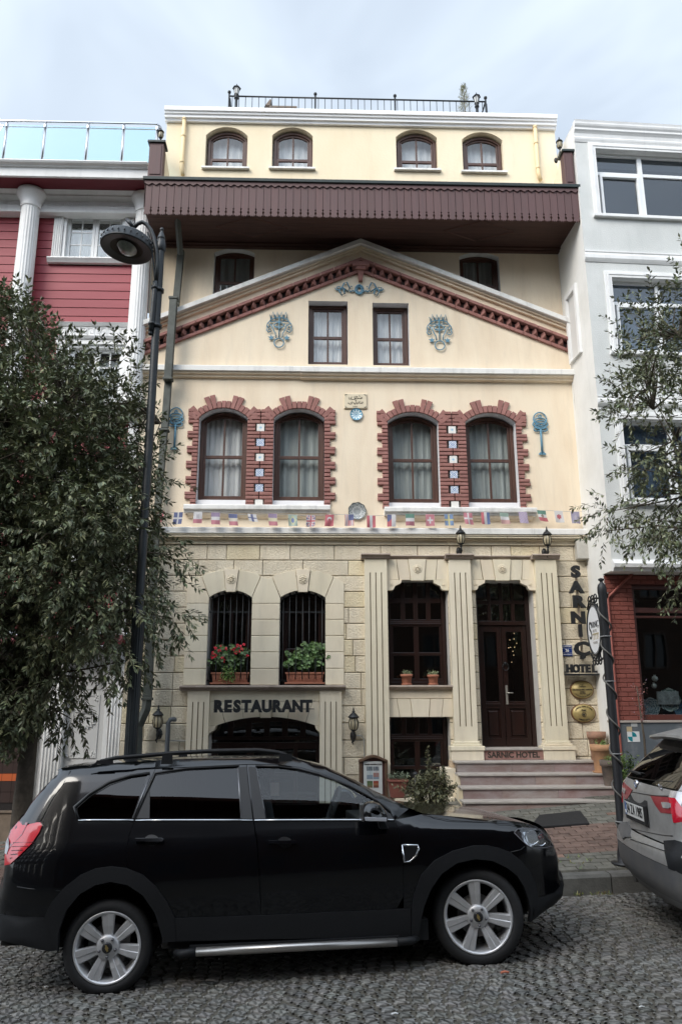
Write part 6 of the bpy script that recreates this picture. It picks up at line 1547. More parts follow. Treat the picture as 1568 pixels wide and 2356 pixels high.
for (a, b, c, d) in GW_:
    q = MB(); reveal(q, rect(a, b, c, d), 0, .2); B(q, 'window_reveal', white_paint)
    q = MB(); 
    for (o1, o2, dd) in ((.125, .085, .03), (.085, .045, .045), (.045, .0, .035)): ring(q, rect(a-o1, b+o1, c-o1*.2, d+o1), rect(a-o2, b+o2, c-o2*.2, d+o2), -dd, 0)
    q.box(a-.14, b+.14, -.07, .02, c-.055, c-.0); B(q, 'window_casing', white_paint, bevel=.006)
    q = MB(); y = .10; zt_ = lerp(c, d, .70); ring(q, rect(a, b, c, d), rect(a+.05, b-.05, c+.05, d-.05), y, y+.08); xs_ = [a+.05, lerp(a, b, .205), lerp(a, b, .47), lerp(a, b, .74), b-.05]
    q.box(a+.05, b-.05, y+.01, y+.07, zt_-.03, zt_+.03)
    for x in xs_[1:-1]: q.box(x-.04, x+.04, y+.005, y+.075, c+.05, d-.05)
    for i in (0, 2): ring(q, rect(xs_[i]+.041, xs_[i+1]-.041, c+.051, zt_-.031), rect(xs_[i]+.085, xs_[i+1]-.085, c+.095, zt_-.08), y-.012, y+.06)
    f = B(q, 'window', upvc, bevel=.004); q = MB(); q.box(a+.05, b-.05, y+.04, y+.045, c+.05, d-.05); q.build('pane', glass('tinted_window', (.50, .56, .62), wob=.1), f, local=True)
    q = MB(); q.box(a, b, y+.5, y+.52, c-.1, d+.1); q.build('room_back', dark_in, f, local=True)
    if c < GW_[0][2]-.5:
        q = MB(); vs = []; n = 120
        for i in range(n+1): x = lerp(a, b, i/n); w2 = .018*math.sin(i*1.1)+.012*math.sin(i*.37); vs += [(x, y+.15+w2, c), (x, y+.15+w2, d)]
        q.add(vs, [(2*i, 2*i+2, 2*i+3, 2*i+1) for i in range(n)], None, True); q.build('curtain', curtain_w, f, local=True)
def band(z0, z1, prof, nm, y=0.):
    q = MB(); h = z1-z0; q.xprism([(y, z1)]+[(y-d, z0+h*k) for k, d in prof[::-1]]+[(y, z0)], -.012, W_g); B(q, nm, white_paint)
band(zc0, zc1_+.02, [(0, .012), (.12, .03), (.20, .035), (.26, .02), (.42, .03), (.50, .05), (.56, .07), (.66, .07), (.74, .09), (.82, .10), (.9, .10), (1, .11)], 'roof_cornice')
for (a, b) in ((602, 578), (934, 911)): z0, z1 = gz_(1345, a), gz_(1345, b); band(z0, z1, [(0, .012), (.15, .03), (.3, .045), (.6, .045), (.8, .035), (.9, .045), (1, .045)], 'string_band')
z0, z1 = zbot-.02, gz_(1411, 1288); band(z0, z1, [(0, .05), (.15, .07), (.3, .11), (.6, .12), (.75, .08), (.9, .06), (1, .05)], 'overhang_moulding')
# niche with a white frame on the flank
q = MB(); y0, y1 = .42, .92; za, zb = 7.72, 9.02
ring(q, [(a, b) for a, b in rect(y0, y1, za, zb)], rect(y0+.07, y1-.07, za+.02, zb-.09), -.05, -.001)
q.v = [(p[1], p[0], p[2]) for p in q.v]; B(q, 'flank_opening_frame', white_paint, fixn=True)
q = MB(); q.box(.0005, .003, y0+.07, y1-.07, za+.02, zb-.09); q.v = [(-.004+p[0], p[1], p[2]) for p in q.v]; B(q, 'flank_opening', M('niche_paint', (.62, .61, .59), .8))
# shop front
SY = .36; g0 = -.3; zb_t = gz_(1430, 1318, SY); xp = gx_(1433, 1500, SY)-gx_(1433, 1500, SY)+.0
xw0 = gx_(1466, 1500, SY); zw1, zw0 = gz_(1480, 1345, SY), gz_(1480, 1654, SY); random.seed(90)
q = MB(); q.box(0.021, xw0, SY+.012, SY+.3, zw0-.02, zbot-.001, None); q.box(xw0, W_g, SY+.012, SY+.3, zw1, zbot-.001); B(q, 'brick_backing', M('brick_joint', (.10, .03, .024), .9))
q = MB(); bh = .0685; r = 0; z = zw0-.02
while z < zbot-.02:
    x = .0 if r % 2 else -.11
    lim = W_g if z > zw1-.01 else xw0
    while x < lim:
        x1 = min(lim, x+.235)
        if x1 > .02: q.cbox(max(x, .0)+.003, x1-.004, SY, SY+.02, z+.003, min(zbot-.002, z+bh-.004), .004, tone(.10))
        x = x1
    z += bh; r += 1
q.add([(0, SY+.005, zw0), (0, SY+.35, zw0), (0, SY+.35, zbot), (0, SY+.005, zbot)], [(0, 3, 2, 1)]) if 0 else None
B(q, 'brick_pier', brick_red)
q = MB(); q.box(.02, W_g, SY-.01, SY+.3, g0, zw0-.055); B(q, 'marble_base', grey_marble)
q = MB(); q.box(-.005, W_g, SY-.03, SY+.30, zw0-.053, zw0-.022); B(q, 'shop_sill', M('shop_sill_m', (.42, .36, .32), .6), bevel=.003)
red_wood = M('red_brown_wood', (.11, .028, .018), .4, var=.3, vs=8, stretch=(1, 1, .2))
q = MB(); y = SY+.12; zt_ = gz_(1500, 1402, SY); ring(q, rect(xw0, W_g-.4, zw0-.02, zw1), rect(xw0+.07, W_g-.47, zw0+.06, zw1-.06), y-.02, y+.08); q.box(xw0+.07, W_g-.47, y, y+.06, zt_-.04, zt_+.04)
for x in (xw0+1.0, xw0+2.6, xw0+4.2): q.box(x-.05, x+.05, y+.002, y+.058, zt_+.04, zw1-.06)
for x in (xw0+2.6, xw0+4.9): q.box(x-.04, x+.04, y+.003, y+.057, zw0+.06, zt_-.04)
q.box(xw0+.07, W_g-.47, y+.004, y+.05, zt_-.12, zt_-.085); f = B(q, 'shop_window', red_wood, bevel=.005)
q = MB(); q.box(xw0+.05, W_g-.45, y+.03, y+.035, zw0+.03, zw1-.03); q.build('pane', pane_dark, f, local=True)
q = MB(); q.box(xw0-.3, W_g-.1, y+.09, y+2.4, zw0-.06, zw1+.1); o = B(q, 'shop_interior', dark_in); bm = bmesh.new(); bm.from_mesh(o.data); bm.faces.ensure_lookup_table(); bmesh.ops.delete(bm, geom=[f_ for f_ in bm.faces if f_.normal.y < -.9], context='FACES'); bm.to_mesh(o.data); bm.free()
q = MB(); cxx = gx_(1418, 1400, SY-.03); q.tube([(gx_(1455, 1318, SY-.03), SY-.03, gz_(1455, 1318, SY-.03)), (gx_(1432, 1340, SY-.03), SY-.03, gz_(1432, 1340, SY-.03)), (.03, SY-.03, gz_(1411, 1375, SY-.03)), (.03, SY-.03, zw0-.6), (.03, SY-.03, g0+.3)], .022, 8); B(q, 'painted_conduit', M('conduit_red', (.26, .07, .05), .6))
# stickers on the marble
def sticker(xa, xb, ya, yb, c, nm, lb, extra=None):
    x0, x1, z1, z0 = gx_(xa, ya, SY-.014), gx_(xb, ya, SY-.014), gz_(xa, ya, SY-.014), gz_(xa, yb, SY-.014)
    q = MB(); q.box(x0, x1, SY-.016, SY-.0105, z0, z1); 
    o = B(q, nm, M('sticker_'+lb, c, .5)); 
    if extra:
        q = MB(); cx_, cz_ = (x0+x1)/2-.02, (z0+z1)/2; r_ = min(x1-x0, z1-z0)*.46
        for a0 in (0, 180): q.prism([(cx_, cz_)]+[(cx_+r_*math.cos(R(a0+i*9)), cz_+r_*math.sin(R(a0+i*9))) for i in range(11)], SY-.0185, SY-.0162)
        q.build('emblem', M('teal', (.0, .20, .24), .5), o, local=True)
sticker(1441, 1469, 1683, 1707, (.66, .66, .66), 'sticker', 'white', True); sticker(1450, 1464, 1661, 1672, (.38, .39, .39), 'sticker', 'grey'); sticker(1440, 1452, 1672, 1684, (.46, .36, .22), 'sticker', 'tan')
# goods in the shop window: things of their own
def gw(px, py, dy):
    d = ray(px, py); o = Vector((GO[0], GO[1], 0)); t = (o.dot(_n)+dy)/Vector((d.x, d.y, 0)).dot(_n); return Vector((d.x*t, d.y*t, CZ+d.z*t))
crm = M('shop_ceramic', (1, 1, 1), .25, attr=True); random.seed(14)
def shop_dish(px, py, rp, lb, c1, c2, up=False):
    p = gw(px, py, SY+.45); r_ = (gw(px+rp, py, SY+.45)-p).length; q = MB(); K, N = 8, 28; vs = []
    for k in range(K+1):
        for j in range(N): a = 2*math.pi*j/N; rr = r_*k/K*(1+(.04*math.cos(a*8) if k == K else 0)); vs.append((p.x+rr*math.cos(a), p.y-.03*(k/K)**2, p.z+rr*math.sin(a)))
    for k in range(K):
        for j in range(N): c = c1 if (int(3*math.sin(j*2*math.pi/N*4)+k) % 2) else c2; q.add([vs[k*N+j], vs[k*N+(j+1) % N], vs[(k+1)*N+(j+1) % N], vs[(k+1)*N+j]], [(0, 1, 2, 3)], c)
    tag(q.build('ceramic_dish', crm, None), lb, 'dish', 'ceramics in the shop window')
shop_dish(1494, 1627, 21, 'blue patterned dish low in the shop window, nearest the brick pier', (.16, .24, .30), (.45, .50, .52))
shop_dish(1537, 1610, 25, 'large turquoise edged dish behind others in the shop window', (.14, .22, .22), (.42, .47, .46))
shop_dish(1562, 1632, 15, 'small deep blue dish at the right of the shop window', (.03, .08, .18), (.10, .25, .34))
q = MB(); p = gw(1535, 1606, SY+.40); q.box(p.x-.17, p.x+.17, p.y-.02, p.y+.02, p.z-.10, p.z+.10)
tag(q.build('display_case', M('case_white', (.38, .42, .44), .5, col2=(.16, .18, .20), vs=14), None, bevel=.005), 'white rectangular display tray with trinkets in the shop window', 'tray')
for k, (px, py, s) in enumerate(((1505, 1560, .05), (1503, 1577, .045), (1512, 1650, .03), (1526, 1648, .03), (1547, 1650, .03), (1558, 1648, .025))):
    p = gw(px, py, SY+.38); q = MB(); q.lathe([(s*.5, -s), (s, -s*.3), (s*.8, s*.3), (s*.3, s*.7), (s*.45, s)], p.x, p.y, p.z, 12)
    lbs = ['upper silver cup on the left in the shop window', 'lower silver cup on the left in the shop window', 'tiny pale jar at the foot of the shop window, first from the brick pier', 'tiny pale jar at the foot of the shop window, second from the brick pier', 'tiny pale jar at the foot of the shop window, third from the brick pier', 'tiny pale jar at the foot of the shop window, farthest from the brick pier']
    tag(q.build('trinket', M('trinket_white', (.45, .48, .48), .3), None), lbs[k], 'trinket', 'trinkets in the shop window')
# thin bare stemmed plant before the marble
p = gw(1480, 1725, SY-.5); zg = walk_z(p.x, p.y); t = thing('thin_sapling', 'thin sapling with sparse pinkish top before the grey marble base', 'plant', (p.x, p.y, zg)); w_ = MB(); l = MB(); zt_ = gw(1482, 1580, SY-.5).z
w_.tube([(p.x, p.y, zg), (p.x+.02, p.y, lerp(zg, zt_, .5)), (p.x-.02, p.y, zt_)], [.02, .016, .006], 6)
for k in range(22): hh = rnd(.62, 1.0); twig(l, w_, (p.x, p.y, lerp(zg, zt_, hh)), Vector((rnd(-1, 1), rnd(-1, 1), .6)), rnd(.08, .2), 5, .04, .012, .1, lambda: (rnd(2, 4), rnd(1.0, 1.6), rnd(1.5, 3)))
w_.build('stem', bark, t); l.build('foliage', leaf_m, t)

# ================================================================== OPPOSITE SIDE OF THE STREET (ochre house seen in the car windows, tall one added to block sun)
OH = thing('opposite_house', 'ochre brick house with tiled eaves across the street, mirrored in the black car windows', 'building', (0, -6, -.5))
q = MB(); wn_ = [(-6.2+i*2.1, -6.2+i*2.1+1.0, 1.2+j*2.8-.6, 2.6+j*2.8-.6) for i in range(11) for j in range(5)]
V, F = cdt(rect(-7, 17, -1.0, 14.4), [rect(*w_) for w_ in wn_]); q.add([(a, -6, b) for a, b in V], [f[::-1] for f in F]); q.build('wall', M('ochre_wall', (.055, .028, .016), .9, var=.4, vs=3), OH)
q = MB(); q.xprism([(-5.6, 14.3), (-5.6, 14.42), (-8.6, 15.2), (-12, 14.8), (-12, 14.3)], -7.2, 17.3); q.build('roof', M('roof_tile', (.16, .06, .04), .9, var=.3, vs=9), OH)
for w_ in wn_: q = MB(); ring(q, rect(*w_), rect(w_[0]+.08, w_[1]-.08, w_[2]+.08, w_[3]-.08), -6.06, -5.98); q.box((w_[0]+w_[1])/2-.03, (w_[0]+w_[1])/2+.03, -6.05, -5.99, w_[2]+.08, w_[3]-.08); f = q.build('window', M('far_window_wood', (.05, .03, .02), .5), OH); q = MB(); q.box(w_[0], w_[1], -6.2, -6.1, w_[2], w_[3]); q.build('pane', M('dark_pane', (.03, .035, .04), .1), f)
mb = MB(); mb.box(-30, 30, -14, -3.2, -.9, -.33); tag(mb.build('opposite_pavement', M('paver2', (.07, .068, .06), .9, var=.3, vs=8), None, bevel=.02), kind='structure')

SUN_BLOCK = thing('opposite_house', 'unseen tall dark house added across the street at left, blocking sun from the black car', 'building', (-18, -6, -.5))  # never in view; added so its height keeps direct sun off the car
q = MB(); wn_ = [(-29+i*2.6, -29+i*2.6+1.1, 1.0+j*3.1, 2.7+j*3.1) for i in range(8) for j in range(5)]
V, F = cdt(rect(-32, -7.3, -1.0, 17.5), [rect(*w_) for w_ in wn_]); q.add([(a, -6.2, b) for a, b in V], [f[::-1] for f in F]); q.add([(-7.3, -6.2, -1), (-7.3, -14, -1), (-7.3, -14, 17.5), (-7.3, -6.2, 17.5)], [(0, 1, 2, 3)]); q.build('wall', M('dark_render', (.12, .10, .085), .9, var=.3, vs=2), SUN_BLOCK)
for w_ in wn_: q = MB(); q.box(w_[0], w_[1], -6.4, -6.3, w_[2], w_[3]); q.build('window', M('dark_pane', (.03, .035, .04), .1), SUN_BLOCK)

# ================================================================== BLACK CAR
CY, CR = .07, -.045
CAR = thing('parked_car', 'black glossy family SUV with silver seven spoke wheels parked across the foreground', 'car', (0, 6.3, 0), rot=(CR, 0, CY))
CM = Matrix.Translation((0, 6.3, 0)) @ Matrix.Rotation(CY, 4, 'Z') @ Matrix.Rotation(CR, 4, 'X'); CI = CM.inverted(); CI3 = CI.to_3x3()
CC = CI @ Vector((0, 0, CZ))
def cl(px, py, t=0.):
    d = CI3 @ ray(px, py); k = (t-CC.y)/d.y; return (CC.x+d.x*k, CC.z+d.z*k)
rc = cl(250, 2290, .1); fc = cl(1100, 2223, .1)
def zgl(s): return lerp(rc[1], fc[1], (s-rc[0])/(fc[0]-rc[0]))
WC = 1.85
def ins(s, z):
    h = z-zgl(s); v = 0
    if h < .5: v += .05*((.5-h)/.4)**2
    if h > .92: v += .035*min(1, (h-.92)/.10)**1.5
    if h > 1.02: v += .45*(h-1.02)
    if .50 < h < .92: v += .012*math.sin((h-.5)/.42*math.pi)*-1
    a = s-(fc[0]+.22)
    if a > 0: v += .34*(a/.62)**2.3
    a = (rc[0]-.28)-s
    if a > 0: v += .15*(a/.55)**2.2
    return v
def cs(px, py, off=0.):
    t = 0.
    for _ in range(5): s, z = cl(px, py, t); t = ins(s, z)+off
    return (s, z)
top = [(-12, 2120), (-10, 2075), (-5, 2050), (0, 2031), (5, 1993), (7, 1965), (11, 1935), (21, 1910), (38, 1891), (50, 1877), (66, 1851), (89, 1821), (115, 1794), (131, 1780), (127, 1772), (140, 1767), (175, 1762),
       (204, 1761), (269, 1755), (349, 1750), (403, 1747), (477, 1744), (563, 1743), (620, 1743.5), (660, 1745), (690, 1748), (720, 1755), (749, 1764), (778, 1777), (806, 1790), (835, 1805), (863, 1821), (905, 1842), (945, 1861), (975, 1873), (1035, 1879), (1093, 1884), (1148, 1888), (1185, 1891), (1212, 1895), (1236, 1902), (1254, 1912), (1266, 1925),
       (1276, 1940), (1284, 1957), (1289, 1975), (1291, 1995), (1292, 2016), (1300, 2027), (1302, 2043), (1300, 2064), (1285, 2081), (1257, 2101)]
TP = [cs(*p) for p in top]
def C(l): return [cs(*p) for p in l]
segs_ = [(TP[i], TP[i+1]) for i in range(len(TP)-1)]
def dsil(p):
    best = 9
    for a, b in segs_:
        dx, dy = b[0]-a[0], b[1]-a[1]; t = max(0, min(1, ((p[0]-a[0])*dx+(p[1]-a[1])*dy)/(dx*dx+dy*dy+1e-12))); best = min(best, math.hypot(a[0]+dx*t-p[0], a[1]+dy*t-p[1]))
    return best
RE = .075
def surf(p, off=0.):
    d = dsil(p); e = 0
    if d < RE: e = RE*(1-math.sqrt(max(0, 1-(1-d/RE)**2)))*.9
    return ins(p[0], p[1])+e+off
def panel(nm, outer, mat_, holes=(), off=0., grid=.045, parent=CAR, both=True, smooth=True, thick=0.):
    V, F = cdt(outer, holes, grid); ys = [surf(v, off) for v in V]; obs = []
    for side in ((0, 1) if both else (0,)):
        q = MB(); f_ = F if side == 0 else [f[::-1] for f in F]
        q.add([(v[0], y if side == 0 else WC-y, v[1]) for v, y in zip(V, ys)], f_, None, smooth)
        if thick:
            for lp in [outer]+list(holes):
                n = len(lp); b = [(p[0], surf(p, off)) for p in lp]
                vs = [(p[0], y if not side else WC-y, p[1]) for p, (_, y) in zip(lp, b)]+[(p[0], y+thick if not side else WC-y-thick, p[1]) for p, (_, y) in zip(lp, b)]
                q.add(vs, [(i, (i+1) % n, (i+1) % n+n, i+n) for i in range(n)])
        obs.append(q.build(nm, mat_, parent, local=True))
    return obs
def dens(l, n=3):
    o = []
    for i in range(len(l)-1):
        for k in range(n): o.append((lerp(l[i][0], l[i+1][0], k/n), lerp(l[i][1], l[i+1][1], k/n)))
    return o+[l[-1]]
paint = M('black_car_paint', (.0015, .0018, .0028), .12, coat=.55, spec=.35)
plast = M('car_grey_plastic', (.0085, .009, .0105), .6, spec=.3, var=.15, vs=60)
cglass = glass('dark_privacy_glass', (.035, .04, .045), wob=.02, mul=1.0)
fglass = glass('front_side_glass', (.66, .72, .74), wob=.02, mul=.9)
wscreen = glass('windscreen_glass', (.70, .76, .76))
rubb = M('black_window_rubber', (.008, .008, .009), .4)
oa_r = [(103, 2111), (120, 2075), (150, 2040), (185, 2013), (220, 1998), (255, 1993), (291, 1997)]
oa_r2 = [(291, 1997), (330, 2013), (360, 2040), (385, 2075), (403, 2112)]
ia_r = [(134, 2190), (137, 2140), (153, 2095), (183, 2058), (220, 2036), (255, 2028), (295, 2036), (330, 2060), (357, 2100), (372, 2150), (375, 2168)]
oa_f = [(946, 2089), (951, 2058), (968, 2012), (999, 1979), (1041, 1957), (1088, 1945), (1120, 1945), (1148, 1951), (1172, 1960), (1197, 1980), (1218, 2006), (1229, 2030), (1236, 2064)]
ia_f = [(962, 2158), (966, 2120), (974, 2085), (990, 2045), (1014, 2010), (1050, 1985), (1093, 1976), (1130, 1980), (1166, 1997), (1188, 2015), (1203, 2039), (1214, 2070), (1219, 2098), (1217, 2121)]
rdoor_edge = [(357, 1769), (350, 1785), (331, 1835), (311, 1886), (297, 1921), (290, 1964), (291, 1997)]
bpil = [(567, 1759), (575, 1840), (583, 1888), (591, 1935), (598, 2031), (600, 2106)]
fdoor_edge = [(908, 1886), (918, 1917), (925, 1948), (927, 1985), (928, 2063), (927, 2092)]
apil = [(640, 1759), (690, 1765), (735, 1778), (806, 1806), (863, 1838), (895, 1860), (908, 1886)]
q_glass = [(181, 1883), (179, 1859), (209, 1832), (255, 1805), (301, 1789.5), (339, 1783.5), (303, 1883)]
r_glass = [(344, 1883), (345, 1808), (357, 1783), (429, 1772), (546, 1766), (554, 1883)]
f_glass = [(613, 1883), (590, 1766), (640, 1767), (684, 1773), (730, 1785), (770, 1798), (806, 1814), (842, 1832), (866, 1847), (880, 1862), (850, 1883)]
def ib(l, g=2.2):   # shrink a pixel outline a little: the shut line
    cx = sum(p[0] for p in l)/len(l); cy = sum(p[1] for p in l)/len(l); o = []
    n = len(l)
    for i in range(n):
        a, b, c = l[i-1], l[i], l[(i+1) % n]; d1 = Vector((b[0]-a[0], b[1]-a[1])); d2 = Vector((c[0]-b[0], c[1]-b[1]))
        if d1.length < .01 or d2.length < .01: o.append(b); continue
        d1.normalize(); d2.normalize(); nn = Vector((-(d1.y+d2.y), d1.x+d2.x))
        if nn.length < .01: o.append(b); continue
        nn.normalize(); p = (b[0]+nn.x*g, b[1]+nn.y*g)
        if not inpoly(p[0], p[1], l): p = (b[0]-nn.x*g, b[1]-nn.y*g)
        o.append(p)
    return o
clad_top = [(403, 2112), (598, 2106), (748, 2099), (912, 2092), (946, 2089)]
# rear quarter
quarter = [(x, y) for x, y in top[1:20]]+[(357, 1750)]+rdoor_edge+oa_r[::-1][1:]+[(0, 2104), (-11, 2104)]
panel('rear_quarter', C(dens(quarter+[quarter[0]], 2)[:-1]), paint, [C(q_glass)])
rdoor = [(600, 2106)]+[(403, 2112)]+oa_r2[::-1][1:]+rdoor_edge[::-1][1:]+bpil
rd = panel('rear_door', C(dens(ib(rdoor[:-1], .9)+[ib(rdoor[:-1], .9)[0]], 2)[:-1]), paint, [C(r_glass)], thick=.02)
fdoor = [(912, 2092), (748, 2099), (600, 2106)]+bpil[::-1][1:]+apil+fdoor_edge[1:-1]
fd = panel('front_door', C(dens(ib(fdoor, .9)+[ib(fdoor, .9)[0]], 2)[:-1]), paint, [C(f_glass)], thick=.02)
# side frame above the doors
frame_top = [(357, 1750)]+[p for p in top if 357 < p[0] < 975 and p[1] < 1875]+[(908, 1886)]+apil[::-1][1:]+[(567, 1758), (357, 1768)]
panel('side_frame', C(frame_top), paint)
fender = [(908, 1886), (975, 1874)]+[p for p in top if p[0] > 1000 and p[1] < 2030]+[(1273, 2053), (1236, 2064)]+oa_f[::-1][1:]+[(928, 2091)]+fdoor_edge[::-1][1:-1]
hl = [(1182, 1916), (1190, 1907.6), (1203, 1905), (1234, 1907), (1246, 1913), (1260, 1927), (1271, 1943), (1272, 1948), (1250, 1950.7), (1225, 1951.7), (1212, 1945), (1197.5, 1932.4)]
panel('front_wing', C(dens(fender+[fender[0]], 2)[:-1]), paint, [C(hl)])
# grey plastic: bumpers, arches, sills
panel('rear_bumper', C([(-12, 2105), (0, 2104), (103, 2111), (120, 2112), (134, 2150), (134, 2186), (112, 2188), (0, 2163), (-10, 2158)]), plast, off=-.012, thick=.05)
panel('wheel_arch', C(dens(oa_r+oa_r2[1:], 2)+[(405, 2165)]+dens(ia_r, 2)[::-1]), plast, off=-.018, thick=.05)
panel('wheel_arch', C(dens(oa_f, 2)+dens(ia_f, 2)[::-1]+[(945, 2155)]), plast, off=-.018, thick=.05)
panel('sill_cladding', C(dens(clad_top[:-1]+[(944, 2090), (944, 2154), (748, 2158), (600, 2160), (405, 2165), (403, 2112)], 3)[:-1]), plast, off=-.014, thick=.04)
panel('front_bumper', C([(1219, 2066), (1236, 2066), (1273, 2055), (1300, 2029), (1302, 2043), (1300, 2064), (1285, 2081), (1257, 2101), (1221, 2119), (1217, 2121)]), plast, off=-.01, thick=.05)
# glass
for nm, pl, mt in (('quarter_window', q_glass, cglass), ('rear_window', r_glass, cglass), ('front_window', f_glass, fglass)):
    g = panel(nm, C(pl), mt, off=.008, grid=.12)
def strip(nm, pts, w_, mat_, off=-.006, closed=False, parent=CAR, n=6):
    L = C(pts+([pts[0]] if closed else [])); 
    for side in (0, 1):
        q = MB(); q.tube([(p[0], (surf(p, off)) if not side else WC-surf(p, off), p[1]) for p in L], w_, n, flat=1); q.build(nm, mat_, parent, local=True)
strip('window_seal', [(181, 1884), (171, 1857), (205, 1828), (252, 1800), (300, 1785), (345, 1778.5)], .011, rubb)
strip('window_seal', [(311, 1884), (357, 1779), (429, 1768), (550, 1762)], .008, rubb)
strip('window_seal', [(588, 1762), (640, 1763.5), (686, 1769), (732, 1781), (806, 1809), (868, 1843), (897, 1868)], .009, rubb)
for pts in ([(346, 1784), (306, 1883)], [(547, 1767), (555, 1883)]): strip('window_trim', pts, .0055, M('trim_grey', (.25, .25, .26), .3, metal=.6), off=-.004)
for pl in ([(344, 1883), (345, 1808), (357, 1783), (312, 1883)], [(556, 1884), (549, 1765), (566, 1764), (581, 1884)], [(584, 1884), (571, 1764), (588, 1765), (611, 1884)], [(852, 1884), (881, 1863), (897, 1872), (905, 1885)]):
    panel('pillar_panel', C(pl), M('satin_black', (.012, .012, .013), .35), off=-.003, grid=.2)
for pts in ([(181, 1887), (308, 1887)], [(312, 1887), (581, 1887)], [(585, 1887), (826, 1886.5), (905, 1886)]): strip('belt_chrome', dens(pts, 4), .0075, chrome, off=-.006)
for pl in ([(313, 1928), (373, 1927), (377, 1930), (375, 1935), (345, 1935), (313, 1934)], [(618, 1933), (678, 1932), (683, 1935), (681, 1940), (650, 1940), (618, 1939)]):
    k = 0 if pl[0][0] < 400 else 1
    cx = sum(p[0] for p in pl)/6
    rec = [(cx+17*math.cos(R(a)), 1933+5*k+13*math.sin(R(a))) for a in range(0, 360, 24)]
    for side, o in zip((0, 1), (rd, fd)[k]):
        h = panel('handle', C(pl), paint, off=-.04, thick=.03, grid=.2, parent=o, both=False)[0]
        r2 = panel('handle_recess', C(rec), rubb, off=-.002, grid=.2, parent=o, both=False)[0]
        if side:
            for ob in (h, r2):
                for v in ob.data.vertices: v.co.y = WC-v.co.y
                ob.data.flip_normals()
# shut lines across wing and quarter
strip('shut_line', [(1172, 1961), (1197, 1955), (1206, 1947)], .003, rubb, off=-.001); strip('shut_line', [(40, 2040), (70, 2045), (140, 2050)], .003, rubb, off=-.001)
strip('shut_line', [(94, 1890), (120, 1840), (145, 1806), (162, 1774)], .003, rubb, off=-.001)
strip('shut_line', [(975, 1876), (1040, 1888), (1110, 1892), (1185, 1897), (1240, 1905)], .003, rubb, off=-.001)
strip('shoulder_crease', [(100, 1893), (180, 1893), (300, 1893)], .002, paint, off=.001)
# fender vent
v_ = [(924, 1944), (959.7, 1945), (963, 1953), (956, 1969), (942, 1982), (929, 1983.6)]
strip('vent_ring', v_, .0075, chrome, off=-.004, closed=True); panel('vent_mesh', C(v_), rubb, off=-.003, grid=.2)
# lamps
tl = [(38, 1891), (94, 1892), (98, 1899), (91, 1915), (72.5, 1942), (48, 1966), (24, 1988), (9, 1992), (9, 1971.6), (13, 1937), (22.5, 1911)]
red_l = M('red_lamp_lens', (.55, .008, .02), .12, coat=1, emis=None); red_d = M('dark_red_lens', (.16, .004, .01), .15, coat=1)
o = panel('tail_light', C(tl), red_l, off=-.012, thick=.03)
panel('tail_light_smoked', C([(38, 1891), (66, 1892), (52, 1920), (24, 1950), (14, 1938), (22.5, 1911)]), M('smoked_lens', (.20, .02, .03), .1, coat=1), off=-.015, grid=.1)
panel('reversing_lamp', C([(9, 1964), (12, 1938), (17, 1927), (22, 1934), (22, 1950), (16, 1965)]), M('clear_lens', (.36, .37, .40), .08, coat=1), off=-.018, grid=.1)
for k in range(5):
    y = 1938+k*9; strip('lamp_rib', [(24+2*(4-k), y), (80-k*13, y-1)], .0028, red_d, off=-.014)
hb = M('headlamp_reflector', (.55, .57, .62), .10, metal=.9)
panel('headlight_bowl', C(hl), hb, off=.05, grid=.03, smooth=False)
hls = panel('headlight', C(hl), glass('clear_lamp_cover', (.93, .95, .97), ior=1.6), off=-.004, thick=0)
strip('headlight_rim', hl, .004, M('lamp_rim', (.10, .10, .11), .3), off=-.002, closed=True)
for side in (0, 1):
    for (px, py, r_) in ((1226, 1928, .05), (1246, 1933, .042)):
        s, z = cs(px, py); t = surf((s, z), .03); q = MB(); q.lathe([(r_*.3, .045), (r_*.8, .03), (r_, 0), (r_*1.06, -.004), (r_*1.06, .006)], s, t if not side else WC-t, z, 18, 'y', sx=1)
        if side: q.v = [(a, 2*(WC-t)-b, c) for a, b, c in q.v]
        q.build('headlight_lamp', chrome, CAR, local=True)
# lofted middle: tail, roof, screen, bonnet, nose
def loft(nm, i0, i1, mat_, crown, K=12, inset=0.):
    q = MB(); vs = []; pts = TP[i0:i1+1]
    for j, p in enumerate(pts):
        i = i0+j; a = TP[max(0, i-1)]; b = TP[min(len(TP)-1, i+1)]; d = Vector((b[0]-a[0], b[1]-a[1])).normalized(); n = Vector((-d.y, d.x))
        t0 = surf(p, 0)
        cr = crown if not callable(crown) else crown(i)
        for k in range(K+1):
            u = k/K; w_ = cr*(1-(2*u-1)**4)*.6+cr*.4*(1-(2*u-1)**2)-inset; vs.append((p[0]+n.x*w_, lerp(t0, WC-t0, u), p[1]+n.y*w_))
    q.add(vs, [(j*(K+1)+k, j*(K+1)+k+1, (j+1)*(K+1)+k+1, (j+1)*(K+1)+k) for j in range(len(pts)-1) for k in range(K)], None, True)
    q.build(nm, mat_, CAR, local=True)
loft('rear_bumper', 0, 3, plast, .09); loft('tailgate', 3, 8, paint, .06); loft('rear_screen', 8, 13, cglass, .03); loft('roof_spoiler', 13, 17, paint, .02)
loft('roof', 17, 25, paint, .014); loft('windscreen', 25, 33, wscreen, .012); loft('bonnet', 33, 42, paint, .008); loft('nose', 42, 47, paint, .09); loft('front_bumper', 47, 52, plast, .10)
for w_ in ((26, 33),):
    pass
# number plate holder on the nose, grille behind
s, z = cs(1291, 1975); q = MB(); q.box(s+.045, s+.075, .66, 1.19, z-.06, z+.055); q.build('number_plate', M('plate_back', (.02, .02, .02), .5), CAR, local=True, bevel=.004)
